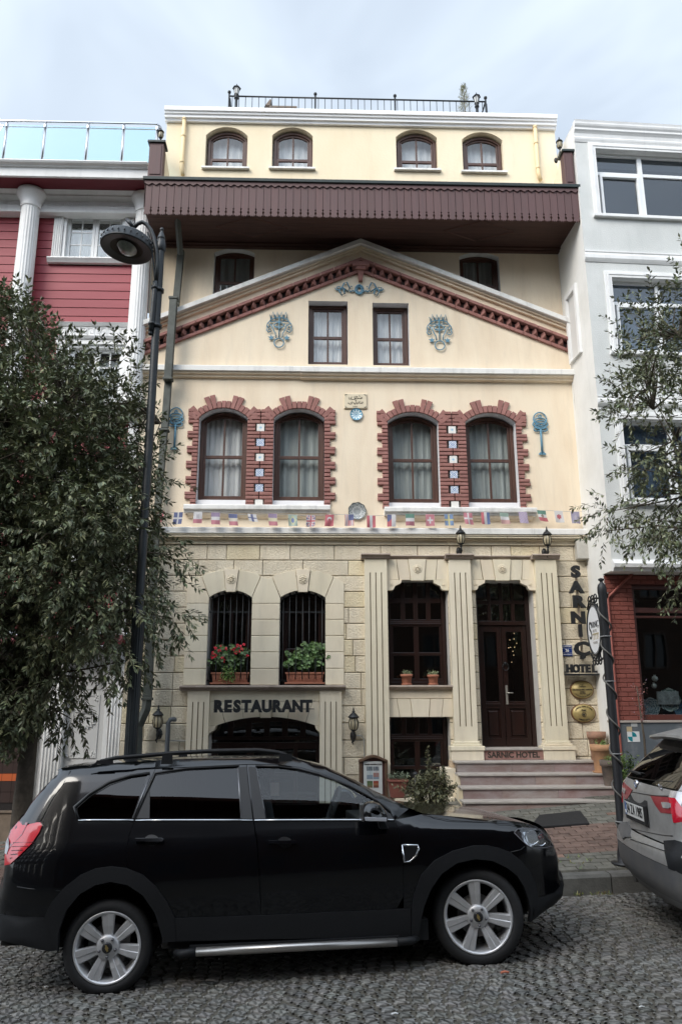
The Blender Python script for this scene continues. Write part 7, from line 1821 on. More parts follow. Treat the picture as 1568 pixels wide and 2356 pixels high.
# wheels
def wheel(c, t, rr, parent, face=-1, rad=.35, rimr=.255, wdt=.225, steer=0., spokes=7, a0=93):
    """wheel centred at (s,z)=c, outer face at y=t, facing `face`"""
    T_ = Matrix.Translation((c[0], t, c[1])) @ Matrix.Rotation(steer, 4, 'Z') @ (Matrix.Rotation(math.pi, 4, 'Z') if face > 0 else Matrix())
    def fin(q, nm, mt, par): q.v = [tuple(T_ @ Vector(p)) for p in q.v]; return q.build(nm, mt, par, local=True)
    q = MB(); r = rad; prof = [(rimr-.004, .02), (rimr+.004, .004), (rimr+.03, -.006), (r-.035, -.002), (r-.014, .012), (r-.003, .035), (r, .06), (r, wdt-.06), (r-.003, wdt-.03), (r-.03, wdt), (rimr, wdt-.01)]
    q.lathe(prof, 0, 0, 0, 64, 'y'); q.f = q.f[:-2]; q.c = q.c[:-2]; q.sm = q.sm[:-2]
    for k in range(60):
        a = 2*math.pi*k/60; ca, sa = math.cos(a), math.sin(a); 
        for (y0, y1, da) in ((.03, .075, .0), (.08, .14, .02), (.15, .19, 0)):
            a2 = a+.07; q.add([((r+.004)*math.cos(a+da), y0, (r+.004)*math.sin(a+da)), ((r+.004)*math.cos(a2+da-.012), y0, (r+.004)*math.sin(a2+da-.012)), ((r+.004)*math.cos(a2+da-.012), y1, (r+.004)*math.sin(a2+da-.012)), ((r+.004)*math.cos(a+da), y1, (r+.004)*math.sin(a+da))], [(0, 1, 2, 3)])
    wh = fin(q, 'wheel', rubber, parent)
    q = MB(); al = M('alloy', (.62, .62, .63), .36, metal=.6)
    q.lathe([(rimr, .012), (rimr+.006, .004), (rimr+.002, -.002), (rimr-.010, .004), (rimr-.022, .03), (rimr-.03, .10), (rimr-.035, .18)], 0, 0, 0, 56, 'y'); q.f = q.f[:-2]; q.c = q.c[:-2]; q.sm = q.sm[:-2]
    for k in range(spokes):
        a = R(a0)+2*math.pi*k/spokes; ex = Vector((math.cos(a), 0, math.sin(a))); ey = Vector((-math.sin(a), 0, math.cos(a)))
        L = []
        for (rad_, hw, y) in ((.045, .030, .022), (.085, .033, .030), (rimr*.6, .041, .014), (rimr-.010, .051, .006)):
            for u, dy in ((-1, .014), (-.82, .0), (-.05, .0), (.05, .006), (.82, .006), (1, .02)): L.append(tuple(ex*rad_+ey*hw*u+Vector((0, y+dy, 0))))
            
        q.add(L, [(i*6+j, i*6+j+1, (i+1)*6+j+1, (i+1)*6+j) for i in range(3) for j in range(5)])
        bk = [tuple(Vector(L[i*6+j])+Vector((0, .035, 0))) for i in range(4) for j in (0, 5)]
        fr_ = [L[i*6+j] for i in range(4) for j in (0, 5)]
        q.add(fr_+bk, [(2*i+e, 2*i+e+2, 8+2*i+e+2, 8+2*i+e) for i in range(3) for e in (0, 1)])
    q.lathe([(.085, .055), (.08, .025), (.072, .018), (.045, .014), (.04, .012), (.001, .012)], 0, 0, 0, 32, 'y')
    rim = fin(q, 'rim', al, wh)
    q = MB()
    for k in range(5): a = R(a0+36)+2*math.pi*k/5; q.lathe([(.011, .018), (.011, .004), (.007, -.002), (.001, -.003)], .06*math.cos(a), 0, .06*math.sin(a), 8, 'y')
    fin(q, 'wheel_nuts', M('nut', (.16, .16, .17), .3, metal=.8), wh)
    q = MB(); q.lathe([(.036, .014), (.036, -.002), (.030, -.007), (.001, -.009)], 0, 0, 0, 24, 'y'); cp_ = fin(q, 'hub_cap', M('cap_black', (.02, .02, .022), .2), wh)
    if spokes == 7:
        q = MB(); q.prism([(-.024, -.006), (-.011, -.006), (-.009, -.011), (.009, -.011), (.011, -.006), (.024, -.006), (.020, .006), (.009, .006), (.007, .011), (-.007, .011), (-.009, .006), (-.020, .006)], -.0115, -.009); q.v = [(Matrix.Rotation(R(70), 3, 'Y') @ Vector(p))[:] for p in q.v]; fin(q, 'emblem', M('emblem_gold', (.40, .30, .12), .35, metal=.7), wh)
    q = MB(); q.lathe([(.15, .10), (.15, .085), (.06, .08), (.055, .03)], 0, 0, 0, 32, 'y'); q.box(.06, .15, .06, .12, -.04, .10); fin(q, 'brake_disc', M('disc', (.12, .115, .11), .5, metal=.7), wh)
    return wh
rcc, fcc = cl(246.5, 2181, .04), cl(1099.5, 2110, .04)
rR = (rcc[1]-rc[1])*1.005; fR = (fcc[1]-fc[1])*1.005
wheel(rcc, .035, 1, CAR, -1, rad=rR, rimr=rR*.735); wheel(fcc, .04, 1, CAR, -1, rad=fR, rimr=fR*.735, steer=R(-9), a0=95)
wheel(rcc, WC-.035, 1, CAR, 1, rad=rR, rimr=rR*.735); wheel(fcc, WC-.04, 1, CAR, 1, rad=fR, rimr=fR*.735)
# underside, wheel wells, cabin
q = MB(); s0, s1 = TP[1][0]+.08, TP[-2][0]-.1; zf = zgl(0)+.26
q.box(s0+.35, fcc[0], .30, WC-.30, zf-.04, zf+.30); q.box(rcc[0]+.38, fcc[0]-.38, .07, WC-.07, zf-.02, zf+.12); q.box(s0, rcc[0]-.4, .12, WC-.12, zf+.02, zf+.3); q.box(fcc[0]+.38, s1-.12, .30, WC-.30, zf+.09, zf+.3)
for c in (rcc, fcc):
    for (ta, tb) in ((.012, .34), (WC-.34, WC-.012)):
        r_ = rR+.115; N = 14; vs = []
        for i in range(N+1): a = math.pi*i/N; vs += [(c[0]+r_*math.cos(a), ta, c[1]+r_*math.sin(a)*.98-.0), (c[0]+r_*math.cos(a), tb, c[1]+r_*math.sin(a)*.98)]
        q.add(vs, [(2*i, 2*i+2, 2*i+3, 2*i+1) for i in range(N)])
    q.box(c[0]-rR-.12, c[0]+rR+.12, .34, .36, zf, c[1]+rR+.12); q.box(c[0]-rR-.12, c[0]+rR+.12, WC-.36, WC-.34, zf, c[1]+rR+.12)
q.build('underbody', M('under_black', (.006, .006, .006), .9), CAR, local=True)
q = MB(); zb_ = cs(500, 1892)[1]-.03; sd0 = cs(180, 1890)[0]; sd1 = cs(905, 1886)[0]
q.box(sd0, sd1+.2, .16, WC-.16, zf+.1, zf+.13); q.box(sd1-.02, sd1+.35, .14, WC-.14, zb_-.30, zb_-.0); q.box(sd1-.20, sd1-.0, .16, WC-.16, zb_-.20, zb_-.015)
q.box(sd0-.2, sd0+.75, .14, WC-.14, zb_-.25, zb_-.22)
q.build('cabin_trim', M('cabin_black', (.012, .012, .013), .8), CAR, local=True, bevel=.02)
fab = M('seat_fabric', (.03, .03, .032), .9)
for (px, tt) in ((640, .28), (640, 1.05), (420, .28), (420, 1.05)):
    s, z = cs(px, 1886); q = MB()
    def rot(pts, y0, y1): q.prism(pts, y0, y1)
    rot([(s-.08, z-.50), (s+.46, z-.40), (s+.47, z-.30), (s+.04, z-.36)], tt, tt+.5); rot([(s-.10, z-.48), (s+.06, z-.40), (s-.05, z+.12), (s-.15, z+.13), (s-.20, z+.08)], tt+.02, tt+.48); rot([(s-.20, z+.15), (s-.10, z+.15), (s-.11, z+.31), (s-.18, z+.33), (s-.22, z+.27)], tt+.13, tt+.37)
    q.build('seat', fab, CAR, local=True, bevel=.025)
s, z = cs(800, 1878); q = MB(); r_ = .185; q.tube([(s+r_*math.sin(a)*.35, 1.33-.0+r_*math.cos(a), z-.02+r_*math.sin(a)*.93) for a in [2*math.pi*i/28 for i in range(29)]], .016, 8); q.lathe([(.06, -.02), (.05, .02)], s, 1.33, z-.02, 12, 'x'); q.box(s-.01, s+.01, 1.16, 1.50, z-.04, z); q.build('steering_wheel', fab, CAR, local=True)
# paper notices inside far windscreen edge as in the photograph
q = MB(); s, z = cl(632, 1805, WC-.28); q.box(s-.04, s+.04, WC-.30, WC-.298, z-.10, z+.02)
q.build('sticker', M('sticker_cream', (.60, .45, .36), .6), CAR, local=True)
# mirrors
for side in (0, 1):
    q = MB(); t = -.10; shp = [cl(px, py, t) for px, py in ((830, 1888), (829, 1862), (834, 1850), (842, 1844), (858, 1843), (872, 1848), (884, 1862), (889, 1876), (890, 1886), (884, 1890), (850, 1891))]
    cx_, cz_ = sum(p[0] for p in shp)/len(shp), sum(p[1] for p in shp)/len(shp); vs = []; n = len(shp)
    lay = ((-.205, .45), (-.195, .75), (-.16, .95), (-.11, 1.0), (-.04, .97), (-.01, .85), (.005, .5))
    for y, k in lay:
        for p in shp: vs.append((cx_+(p[0]-cx_)*k, y, cz_+(p[1]-cz_)*k))
    q.add(vs, [(i*n+j, i*n+(j+1) % n, (i+1)*n+(j+1) % n, (i+1)*n+j) for i in range(len(lay)-1) for j in range(n)]+[tuple(range(n)), tuple(range((len(lay)-1)*n, len(lay)*n))], None, True)
    q2 = MB(); b = [cl(px, py, -.0) for px, py in ((868, 1889), (884, 1889), (892, 1906), (872, 1907))]; q2.prism(b, -.05, .06)
    q3 = MB(); b3 = [cl(px, py, -.2) for px, py in ((838, 1880), (889, 1881), (889, 1890), (840, 1889))]; q3.prism(b3, -.208, -.15)
    q4 = MB(); b4 = [cl(px, py, -.1) for px, py in ((829, 1852), (834, 1848), (834, 1889), (829, 1888))]; q4.prism(b4, -.17, -.03)
    for qq in (q, q2, q3, q4):
        if side: qq.v = [(a, WC-y, c) for a, y, c in qq.v]
    mo = q.build('side_mirror', paint, CAR, local=True); q2.build('mirror_foot', plast, CAR, local=True, bevel=.008); q3.build('indicator', M('clear_lens', (1, 1, 1)), mo, local=True, bevel=.004); q4.build('mirror_edge', steel, mo, local=True)
# roof rails
for side in (0, 1):
    rt = [(206, 1761), (234, 1747), (269, 1740), (349, 1733.5), (403, 1729), (477, 1725), (592, 1723), (640, 1728), (668, 1737), (690, 1747)]
    q = MB(); L = []
    for p in rt: s, z = cl(*p, t=.24); L.append((s, .235, z-.012))
    q.tube(L, [.006, .018, .021, .022, .022, .022, .022, .022, .018, .006], 8, flat=.75)
    for (a, b) in ((222, 262), (372, 398), (640, 672)):
        p0, p1 = cl(a, 1740, .24), cl(b, 1740, .24); zt_ = cl(a, 1733, .24)[1] if a > 300 else cl(a, 1748, .24)[1]; zb2 = cl(a, 1752 if a < 500 else 1746, .24)[1]
        q.prism([(p0[0], zb2-.02), (p1[0], zb2-.02), (p1[0]-.005, zt_-.004), (p0[0]+.01, zt_-.004)], .215, .255)
    if side: q.v = [(a, WC-y, c) for a, y, c in q.v]
    q.build('roof_rail', plast, CAR, local=True)
# running boards
for side in (0, 1):
    q = MB(); A, B_ = cl(450, 2193, -.08), cl(914, 2170, -.08); A2, B2 = cl(402, 2196, -.04), cl(962, 2163, -.03)
    q.tube([(A[0], -.05, A[1]), (B_[0], -.05, B_[1])], .029, 14); qs = MB(); qs.tube([(A2[0], .02, A2[1]), (A2[0]+.05, -.035, A2[1]), (A[0], -.05, A[1])], [.022, .029, .030], 12); qs.tube([(B_[0], -.05, B_[1]), (B2[0]-.05, -.035, B2[1]), (B2[0], .02, B2[1])], [.030, .029, .022], 12)
    qs.prism([(A[0]-.05, A[1]+.02), (B_[0]+.02, B_[1]+.02), (B_[0]+.02, B_[1]+.035), (A[0]-.05, A[1]+.035)], -.02, .13)
    for u in (.15, .5, .85): s = lerp(A[0], B_[0], u); z = lerp(A[1], B_[1], u); qs.box(s-.03, s+.03, -.03, .25, z-.015, z+.015)
    if side: q.v = [(a, WC-y, c) for a, y, c in q.v]; qs.v = [(a, WC-y, c) for a, y, c in qs.v]
    rb = q.build('running_board', M('brushed_tube', (.42, .40, .38), .3, metal=.85), CAR, local=True); qs.build('board_end', plast, rb, local=True)

# ================================================================== GREY CAR (rear view, at the right edge)
XA = R(-5); XO = Vector((2.79, 7.2, road_z(3.2, 7.2)))
XC = thing('parked_car', 'dusty silver grey SUV seen from behind at the right edge, roof spoiler, red tail light', 'car', tuple(XO), rot=(0, -.03, XA))
XM = Matrix.Translation(XO) @ Matrix.Rotation(XA, 4, 'Z') @ Matrix.Rotation(-.03, 4, 'Y'); XI = XM.inverted(); XI3 = XI.to_3x3(); XCC = XI @ Vector((0, 0, CZ))
def interp(tab, v):
    if v <= tab[0][0]: return tab[0][1]
    for (a, b), (c, d) in zip(tab, tab[1:]):
        if v <= c: return b+(d-b)*(v-a)/(c-a)
    return tab[-1][1]
XPR = [(.25, .16), (.34, .06), (.42, .01), (.62, .0), (.70, .015), (.74, .07), (.80, .085), (1.0, .10), (1.10, .115), (1.16, .15), (1.30, .29), (1.50, .52), (1.56, .60)]
def hwid(z): return .925-(.0 if z < .95 else .42*(z-.95)**1.15)
def xsurf(u, z):
    """depth (local x) of the rear face at across u (local y), height z"""
    u = max(-1.1, min(1.1, u)); z = max(.2, min(1.7, z)); hw = hwid(z); e = abs(u)/hw
    v = interp(XPR, z)+.07*(u/.9)**2
    if e > .72: v += .42*((min(e, 1.02)-.72)/.28)**2.6
    return v
def xr_(zx, zy):
    """crop coordinates -> (u, z) on the rear face"""
    px, py = 1323+zx/5.4607, 1639.3+zy/5.4607; d = XI3 @ ray(px, py); x = .1
    for _ in range(60):
        k = (x-XCC.x)/d.x; u, z = XCC.y+d.y*k, XCC.z+d.z*k; x = lerp(x, xsurf(u, z), .25)
    return (u, z)
def XR(l): return [xr_(*p) for p in l]
def xpan(nm, outer, mat_, off=0., holes=(), grid=.05, parent=XC, thick=0., mirror=False):
    V, F = cdt(outer, holes, grid)
    q = MB(); q.add([(xsurf(a, b)+off, a, b) for a, b in V], [f[::-1] for f in F], None, True)
    if thick:
        n = len(outer); q.add([(xsurf(*p)+off, p[0], p[1]) for p in outer]+[(xsurf(*p)+off+thick, p[0], p[1]) for p in outer], [(i, (i+1) % n, (i+1) % n+n, i+n) for i in range(n)])
    o = q.build(nm, mat_, parent, local=True)
    if mirror: xpan(nm, [(-a, b) for a, b in outer][::-1], mat_, off, (), grid, parent, thick)
    return o
gpaint = M('dusty_grey_paint', (.32, .317, .31), .45, metal=.3, col2=(.25, .243, .23), vs=5, coat=.25)
gdust = M('dusty_plastic', (.075, .076, .080), .7, col2=(.11, .105, .10), vs=4)
def hwid(z): return .925-(.0 if z < .95 else .42*(z-.95)**1.15)
def xstrip(z0, z1, k=1.0, n=10): return [(-hwid(z0)*k, z0)]+[(hwid(z0)*k, z0)]+[(hwid(lerp(z0, z1, i/n))*k, lerp(z0, z1, i/n)) for i in range(1, n+1)]+[(-hwid(lerp(z1, z0, i/n))*k, lerp(z1, z0, i/n)) for i in range(n)]
def xloft(nm, z0, z1, mat_, nz=6, nu=44, off=0., parent=XC, k=1.0):
    q = MB(); vs = []
    for i in range(nz+1):
        z = lerp(z0, z1, i/nz)
        for j in range(nu+1): u = hwid(z)*k*(2*j/nu-1); vs.append((xsurf(u, z)+off, u, z))
    q.add(vs, [(i*(nu+1)+j, (i+1)*(nu+1)+j, (i+1)*(nu+1)+j+1, i*(nu+1)+j+1) for i in range(nz) for j in range(nu)], None, True)
    return q.build(nm, mat_, parent, local=True)
xloft('rear_bumper', .34, .60, gdust, 5); xloft('bumper_top', .604, .735, gpaint, 5); 
tg = xloft('tailgate', .745, 1.155, gpaint, 10); xloft('rear_screen', 1.165, 1.50, glass('rear_glass_dark', (.05, .05, .05)), 8, k=.80)
for s in (-1, 1):
    q = MB(); vs = []; n = 10
    for i in range(n+1):
        z = lerp(1.158, 1.56, i/n); 
        for f in (.80, .87, .93, .98, 1.0): u = s*hwid(z)*f; vs.append((xsurf(u, z)-.004, u, z))
    q.add(vs, [(i*5+j, i*5+j+1, (i+1)*5+j+1, (i+1)*5+j) for i in range(n) for j in range(4)], None, True); q.build('rear_pillar', gpaint, XC, local=True)
q = MB(); vs = []
for j in range(21):
    u = .70*(2*j/20-1); x0 = .44+.05*(u/.7)**2; z0 = 1.56-.03*(u/.7)**2; vs += [(x0+.02, u, z0-.045), (x0-.03, u, z0-.02), (x0-.02, u, z0), (x0+.25, u, z0+.055), (x0+.25, u, z0-.02)]
q.add(vs, [(j*5+k, (j+1)*5+k, (j+1)*5+(k+1) % 5, j*5+(k+1) % 5) for j in range(20) for k in range(5)]+[(0, 1, 2, 3, 4), (104, 103, 102, 101, 100)], None, False); q.build('roof_spoiler', gpaint, XC, local=True)
# tail lights
for (pl, mt, nm, o_) in (([(945, 1045), (1180, 1065), (1215, 1272), (1075, 1260), (1000, 1150)], M('faded_red_lens', (.28, .025, .035), .3, coat=.5), 'tail_light_inner', -.006),
        ([(1180, 1065), (1260, 1075), (1338, 1180), (1420, 1260), (1440, 1400), (1240, 1385), (1218, 1272)], M('bright_red_lens', (.50, .012, .03), .15, coat=1), 'tail_light', -.010),
        ([(1182, 1062), (1200, 985), (1300, 990), (1400, 1010), (1440, 1150), (1420, 1255), (1340, 1180), (1262, 1075)], M('clear_lens2', (.52, .50, .50), .12, metal=.4, coat=1), 'indicator_lens', -.009),
        ([(1085, 1125), (1150, 1125), (1205, 1140), (1212, 1190), (1170, 1205), (1110, 1195)], M('clear_lens2', (1, 1, 1)), 'reversing_lamp', -.011)):
    xpan(nm, XR(pl), mt, o_, grid=.03, thick=.02, mirror=False); xpan(nm, [(-a, b) for a, b in XR(pl)], mt, o_, grid=.03, thick=.02)
# plate, badge, letters
pc = xr_(785, 1232); pw, ph = .52, .115
recess = XR([(658, 1072), (895, 1118), (935, 1205), (915, 1350), (662, 1300)])
xpan('plate_recess', [(pc[0]-pw/2-.04, pc[1]-ph/2-.05), (pc[0]+pw/2+.03, pc[1]-ph/2-.05), (pc[0]+pw/2+.03, pc[1]+ph/2+.05), (pc[0]-pw/2+.0, pc[1]+ph/2+.05)], M('recess_dark', (.03, .03, .03), .7), -.003)
q = MB(); xf = xsurf(pc[0], pc[1])-.035
q.box(xf+.0, xf+.03, pc[0]-pw/2-.012, pc[0]+pw/2+.012, pc[1]-ph/2-.035, pc[1]+ph/2+.012); npb = q.build('number_plate_holder', rubber, XC, local=True, bevel=.004)
q = MB(); q.box(xf-.004, xf-.0005, pc[0]-pw/2, pc[0]+pw/2, pc[1]-ph/2, pc[1]+ph/2); q.build('number_plate', M('plate_white', (.62, .62, .60), .4), npb, local=True)
# local frame facing backwards: text x -> -y
MT = Matrix.Translation((xf-.006, pc[0], pc[1])) @ Matrix.Rotation(-math.pi/2, 4, 'Z')
q = MB(); text_mb('34 ZA 1985', .115, 0, 0, 0, .002, .002, sx=.80, mb=q, M4=Matrix.Translation((xf-.006, pc[0]-.02, pc[1])) @ Matrix.Rotation(-math.pi/2, 4, 'Z')); q.build('plate_characters', ink_black, npb, local=True)
q = MB(); q.box(xf-.0062, xf-.0042, pc[0]+pw/2-.048, pc[0]+pw/2-.004, pc[1]-ph/2+.003, pc[1]+ph/2-.003); cb = q.build('country_band', M('plate_blue', (.05, .12, .30), .4), npb, local=True)
q = MB(); text_mb('TR', .035, 0, 0, 0, .002, .001, mb=q, M4=Matrix.Translation((xf-.0075, pc[0]+pw/2-.026, pc[1]-.03)) @ Matrix.Rotation(-math.pi/2, 4, 'Z')); q.build('plate_characters', white_enamel, npb, local=True)
bc = xr_(772, 905); xb_ = xsurf(*bc)-.012; q = MB(); q.lathe([(.044, .012), (.044, -.002), (.038, -.006), (.001, -.006)], xb_, bc[0], bc[1], 24, 'x'); bd = q.build('badge', M('badge_ring', (.45, .45, .47), .2, metal=.9), XC, local=True)
for k, c in enumerate(('badge_blue', 'badge_white', 'badge_blue', 'badge_white')):
    q = MB(); a0 = 90*k; vs = [(xb_-.0075, bc[0], bc[1])]+[(xb_-.0075, bc[0]+.025*math.cos(R(a0+i*15)), bc[1]+.025*math.sin(R(a0+i*15))) for i in range(7)]; q.add(vs, [(0, i, i+1) for i in range(1, 7)]); q.build('badge_quarter', M(c, (.04, .14, .40) if k % 2 == 0 else (.7, .7, .7), .3), bd, local=True)
lc = xr_(1070, 946); q = MB(); text_mb('X3', .062, 0, 0, 0, .006, .002, sx=1.5, mb=q, M4=Matrix.Translation((xsurf(*lc)-.006, lc[0], lc[1])) @ Matrix.Rotation(-math.pi/2-.10, 4, 'Z')); q.build('badge_letters', M('badge_ring', (1, 1, 1)), XC, local=True)
wv = XR([(712, 735), (760, 745), (820, 768), (842, 775)]); q = MB(); q.tube([(xsurf(*p)-.02, p[0], p[1]) for p in wv], [.012, .014, .014, .008], 6); q.tube([(xsurf(*wv[0])-.03, wv[0][0], wv[0][1]), (xsurf(*wv[0])-.03, wv[0][0]-.45, wv[0][1]+.015)], .006, 5); q.build('rear_wiper', rubber, XC, local=True)
for (pl, o_, m_) in (([(560, 1395), (590, 1375), (660, 1372), (690, 1440), (690, 1560), (640, 1560), (600, 1590), (570, 1500)], -.012, gdust), ([(1120, 1610), (1250, 1600), (1420, 1640), (1480, 1900), (1400, 2050), (1180, 1960), (1135, 1760)], -.012, plast)):
    xpan('bumper_cladding', XR(pl), m_, o_, grid=.05, thick=.02)
strips = [((690, 1452), (900, 1505), (1120, 1545), (1225, 1552)), ((690, 1590), (900, 1660), (1130, 1742)), ((635, 982), (800, 1015), (1000, 1045), (1190, 1050)), ((680, 805), (950, 850), (1225, 868))]
for st in strips: L = XR(list(st)); q = MB(); q.tube([(xsurf(*p)-.001, p[0], p[1]) for p in dens(L, 3)], .0035, 5); q.build('shut_line', rubb, XC, local=True)
q = MB(); 
for j in range(25): pass
vs = []
for j in range(31): u = .86*(2*j/30-1); vs += [(xsurf(u, .36)+.02, u, .345), (xsurf(u, .36)+.06, u, .27), (xsurf(u, .36)+.5, u, .25)]
q.add(vs, [(3*j+k, 3*j+k+1, 3*j+4+k, 3*j+3+k) for j in range(30) for k in range(2)], None, True); q.build('lower_valance', M('valance', (.16, .16, .16), .6), XC, local=True)
q = MB(); q.tube([(.10, .45, .30), (.4, .45, .30)], .04, 12); q.build('exhaust', M('disc', (1, 1, 1)), XC, local=True)
# rest of the body: sides, roof, nose
XL = 4.5; xw = 1.0, 3.75
def xside(x, z):
    hw_ = hwid(z); v = hw_
    if x > 3.9: v -= .25*((x-3.9)/.6)**2
    return v
def xtop(x): return interp([(.60, 1.60), (1.4, 1.68), (2.2, 1.66), (2.6, 1.58), (3.3, 1.10), (4.1, 1.0), (4.4, .85), (4.5, .6)], x)
oute = []
for i in range(11): z = lerp(.34, 1.56, i/10); oute.append((xsurf(hwid(z), z), z))
oute += [(x, xtop(x)) for x in (.75, 1.1, 1.4, 1.8, 2.2, 2.6, 2.95, 3.3, 3.7, 4.1, 4.4, 4.5)]+[(4.5, .35), (4.25, .28)]
arc_ = lambda c: [(c+.40*math.cos(R(a)), .36+.40*math.sin(R(a))) for a in range(0, 181, 15)]
oute += [(p[0], max(.28, p[1])) for p in arc_(xw[1])]+[(3.2, .28), (1.5, .28)]+[(p[0], max(.28, p[1])) for p in arc_(xw[0])]
swin = [(.85, 1.12), (2.95, 1.08), (2.45, 1.46), (1.1, 1.52), (.80, 1.42)]
for s in (-1, 1):
    for (nm, o_, h_, mt, off) in (('side_body', oute, [swin], gpaint, 0), ('side_window', swin, [], glass('rear_glass_dark', (1, 1, 1)), -.01)):
        V, F = cdt(o_, h_, .12); q = MB(); q.add([(a, s*(xside(a, b)+off), b) for a, b in V], F if s < 0 else [f[::-1] for f in F], None, True); q.build(nm, mt, XC, local=True)
for (nm, a, b, mt) in (('roof', 0, 5, gpaint), ('windscreen', 5, 7, wscreen), ('bonnet', 7, 9, gpaint), ('nose', 9, 12, gpaint)):
    xs_ = [.70, 1.1, 1.4, 1.8, 2.2, 2.6, 2.95, 3.3, 3.7, 4.1, 4.4, 4.5, 4.5]; q = MB(); vs = []
    for i in range(a, b+1):
        x = xs_[i]; z = xtop(x) if i < 12 else .35
        for k in range(9): u = (2*k/8-1); vs.append((x, u*xside(x, z), z+.03*(1-u*u)))
    q.add(vs, [(i*9+k, i*9+k+1, (i+1)*9+k+1, (i+1)*9+k) for i in range(b-a) for k in range(8)], None, True); q.build(nm, mt, XC, local=True)
q = MB(); q.box(.35, 4.3, -.6, .6, .26, .5); q.box(.4, 4.2, -.85, .85, .55, .75); q.box(.8, 2.9, -.8, .8, .56, .60); q.build('underbody', M('under_black', (1, 1, 1)), XC, local=True)
for x in xw:
    for s in (-1, 1): wheel((x, .35), s*.90, 1, XC, s, rad=.35, rimr=.24, spokes=5, a0=90)
for tt in (-.65, .15): q = MB(); q.prism([(1.0, .65), (1.25, .65), (1.10, 1.22), (1.0, 1.22)], tt, tt+.5); q.prism([(1.9, .65), (2.15, .65), (2.0, 1.22), (1.9, 1.22)], tt, tt+.5); q.build('seat', fab, XC, local=True, bevel=.02)

# ================================================================== STREET LAMP
random.seed(101); LY = 8.75; lx = X_(336, 1140, LY)
LP = thing('street_lamp', 'tall black street lamp with a round hooded head, before the left edge of the hotel', 'street lamp', (lx, LY, walk_z(lx, LY)))
g0 = walk_z(lx, LY); zf = Z_(308, 1419, LY); ztop = Z_(375, 562, LY)
q = MB(); N = 16; vs = []
for h in (g0, zf):
    for j in range(N*4): a = 2*math.pi*j/(N*4); r_ = .068*(1-.09*(.5+.5*math.cos(a*N))); vs.append((lx+r_*math.cos(a), LY+r_*math.sin(a), h))
q.add(vs, [(j, (j+1) % 64, 64+(j+1) % 64, 64+j) for j in range(64)], None, True)
q.lathe([(.16, 0), (.16, .05), (.12, .10), (.13, .35), (.10, .42), (.085, .5)], lx, LY, g0, 20)
q.lathe([(.068, 0), (.075, .01), (.075, .04), (.055, .07), (.050, .09), (.047, ztop-zf-.02)], lx, LY, zf, 24)
q.lathe([(.055, -.10), (.064, -.08), (.064, -.02), (.050, .05), (.045, .07), (.052, .075), (.05, .085), (.03, .14), (.018, .175), (.014, .185), (.022, .195), (.024, .21), (.016, .228), (.002, .235)], lx, LY, ztop, 24)
q.build('pole', post_paint, LP)
ax = X_(352, 700, LY)-.0
def lp(px, py, y=LY-.05): a, b = P(px, py, y); return (a, y, b)
q = MB(); q.tube([lp(347, 762), lp(350, 740), lp(357, 660), lp(358, 648)], [.030, .032, .032, .032], 12); q.tube([lp(359, 652), lp(362, 610), lp(360, 575), lp(355, 548), lp(347, 529), lp(337, 516), lp(327, 511), lp(317, 515), lp(309, 523)], .026, 12)
q.tube([lp(357, 648), lp(354, 610), lp(350, 580), lp(346, 556), lp(340, 535)], .011, 8); q.tube([lp(366, 573), lp(371, 568), lp(372, 556), lp(369, 548)], .008, 6); q.tube([lp(349, 556), lp(352, 551), lp(350, 562)], .012, 6)
x, _, z = lp(346, 768); q.lathe([(.002, -.05), (.02, -.045), (.028, -.025), (.02, -.005), (.03, .01)], x, LY-.05, z+.03, 14)
for px, py in ((356.5, 662), (350, 745)):
    x, _, z = lp(px, py); q.lathe([(.034, -.02), (.044, -.016), (.044, .016), (.034, .02)], x, LY-.05, z, 16); q.lathe([(.056, -.022), (.070, -.018), (.070, .018), (.056, .022)], lx, LY, z-.01, 20); q.box(min(x, lx), max(x, lx), LY-.05, LY-.02, z-.02, z+.015)
q.tube([lp(291, 505), lp(299, 513), lp(307, 524)], [.022, .026, .022], 10); q.build('arm', post_paint, LP)
hx, hz = P(291, 573, LY-.06); HM = Matrix.Translation((hx, LY-.06, hz)) @ Matrix.Rotation(R(6), 4, 'Y') @ Matrix.Rotation(R(-3), 4, 'X')
def head(prof, nm, mt, n=48, sx=1, par=LP, caps=False):
    q = MB(); q.lathe(prof, 0, 0, 0, n, sx=sx)
    if not caps: q.f = q.f[:-2]; q.c = q.c[:-2]; q.sm = q.sm[:-2]
    q.v = [tuple(HM @ Vector(p)) for p in q.v]; return q.build(nm, mt, par)
hd = head([(.20, .012), (.295, -.004), (.312, -.008), (.318, .0), (.318, .012), (.308, .02), (.300, .115), (.285, .135), (.18, .16), (.08, .19), (.05, .24), (.02, .25)], 'lamp_head', post_paint)
head([(.20, .014), (.16, .035), (.02, .05)], 'reflector_back', M('lamp_rust', (.03, .018, .014), .7, var=.4, vs=10), par=hd)
q = MB(); lens = [(.125*math.cos(R(a))*(1 if abs(a-180) > 60 else .9), .16*math.sin(R(a))) for a in range(0, 360, 12)]
q.add([(a, b, .008) for a, b in lens]+[(a*.7, b*.7, -.03) for a, b in lens]+[(a*.3, b*.3, -.045) for a, b in lens], [(i, i+30*1 if 0 else (i+1) % 30, 30+(i+1) % 30, 30+i) for i in range(30)]+[(30+i, 30+(i+1) % 30, 60+(i+1) % 30, 60+i) for i in range(30)]+[tuple(range(60, 90))], None, True)
q.v = [tuple(HM @ Vector(p)) for p in q.v]; q.build('lens', M('lamp_lens', (.22, .24, .24), .2, coat=.5, var=.5, vs=8), hd)
q = MB()
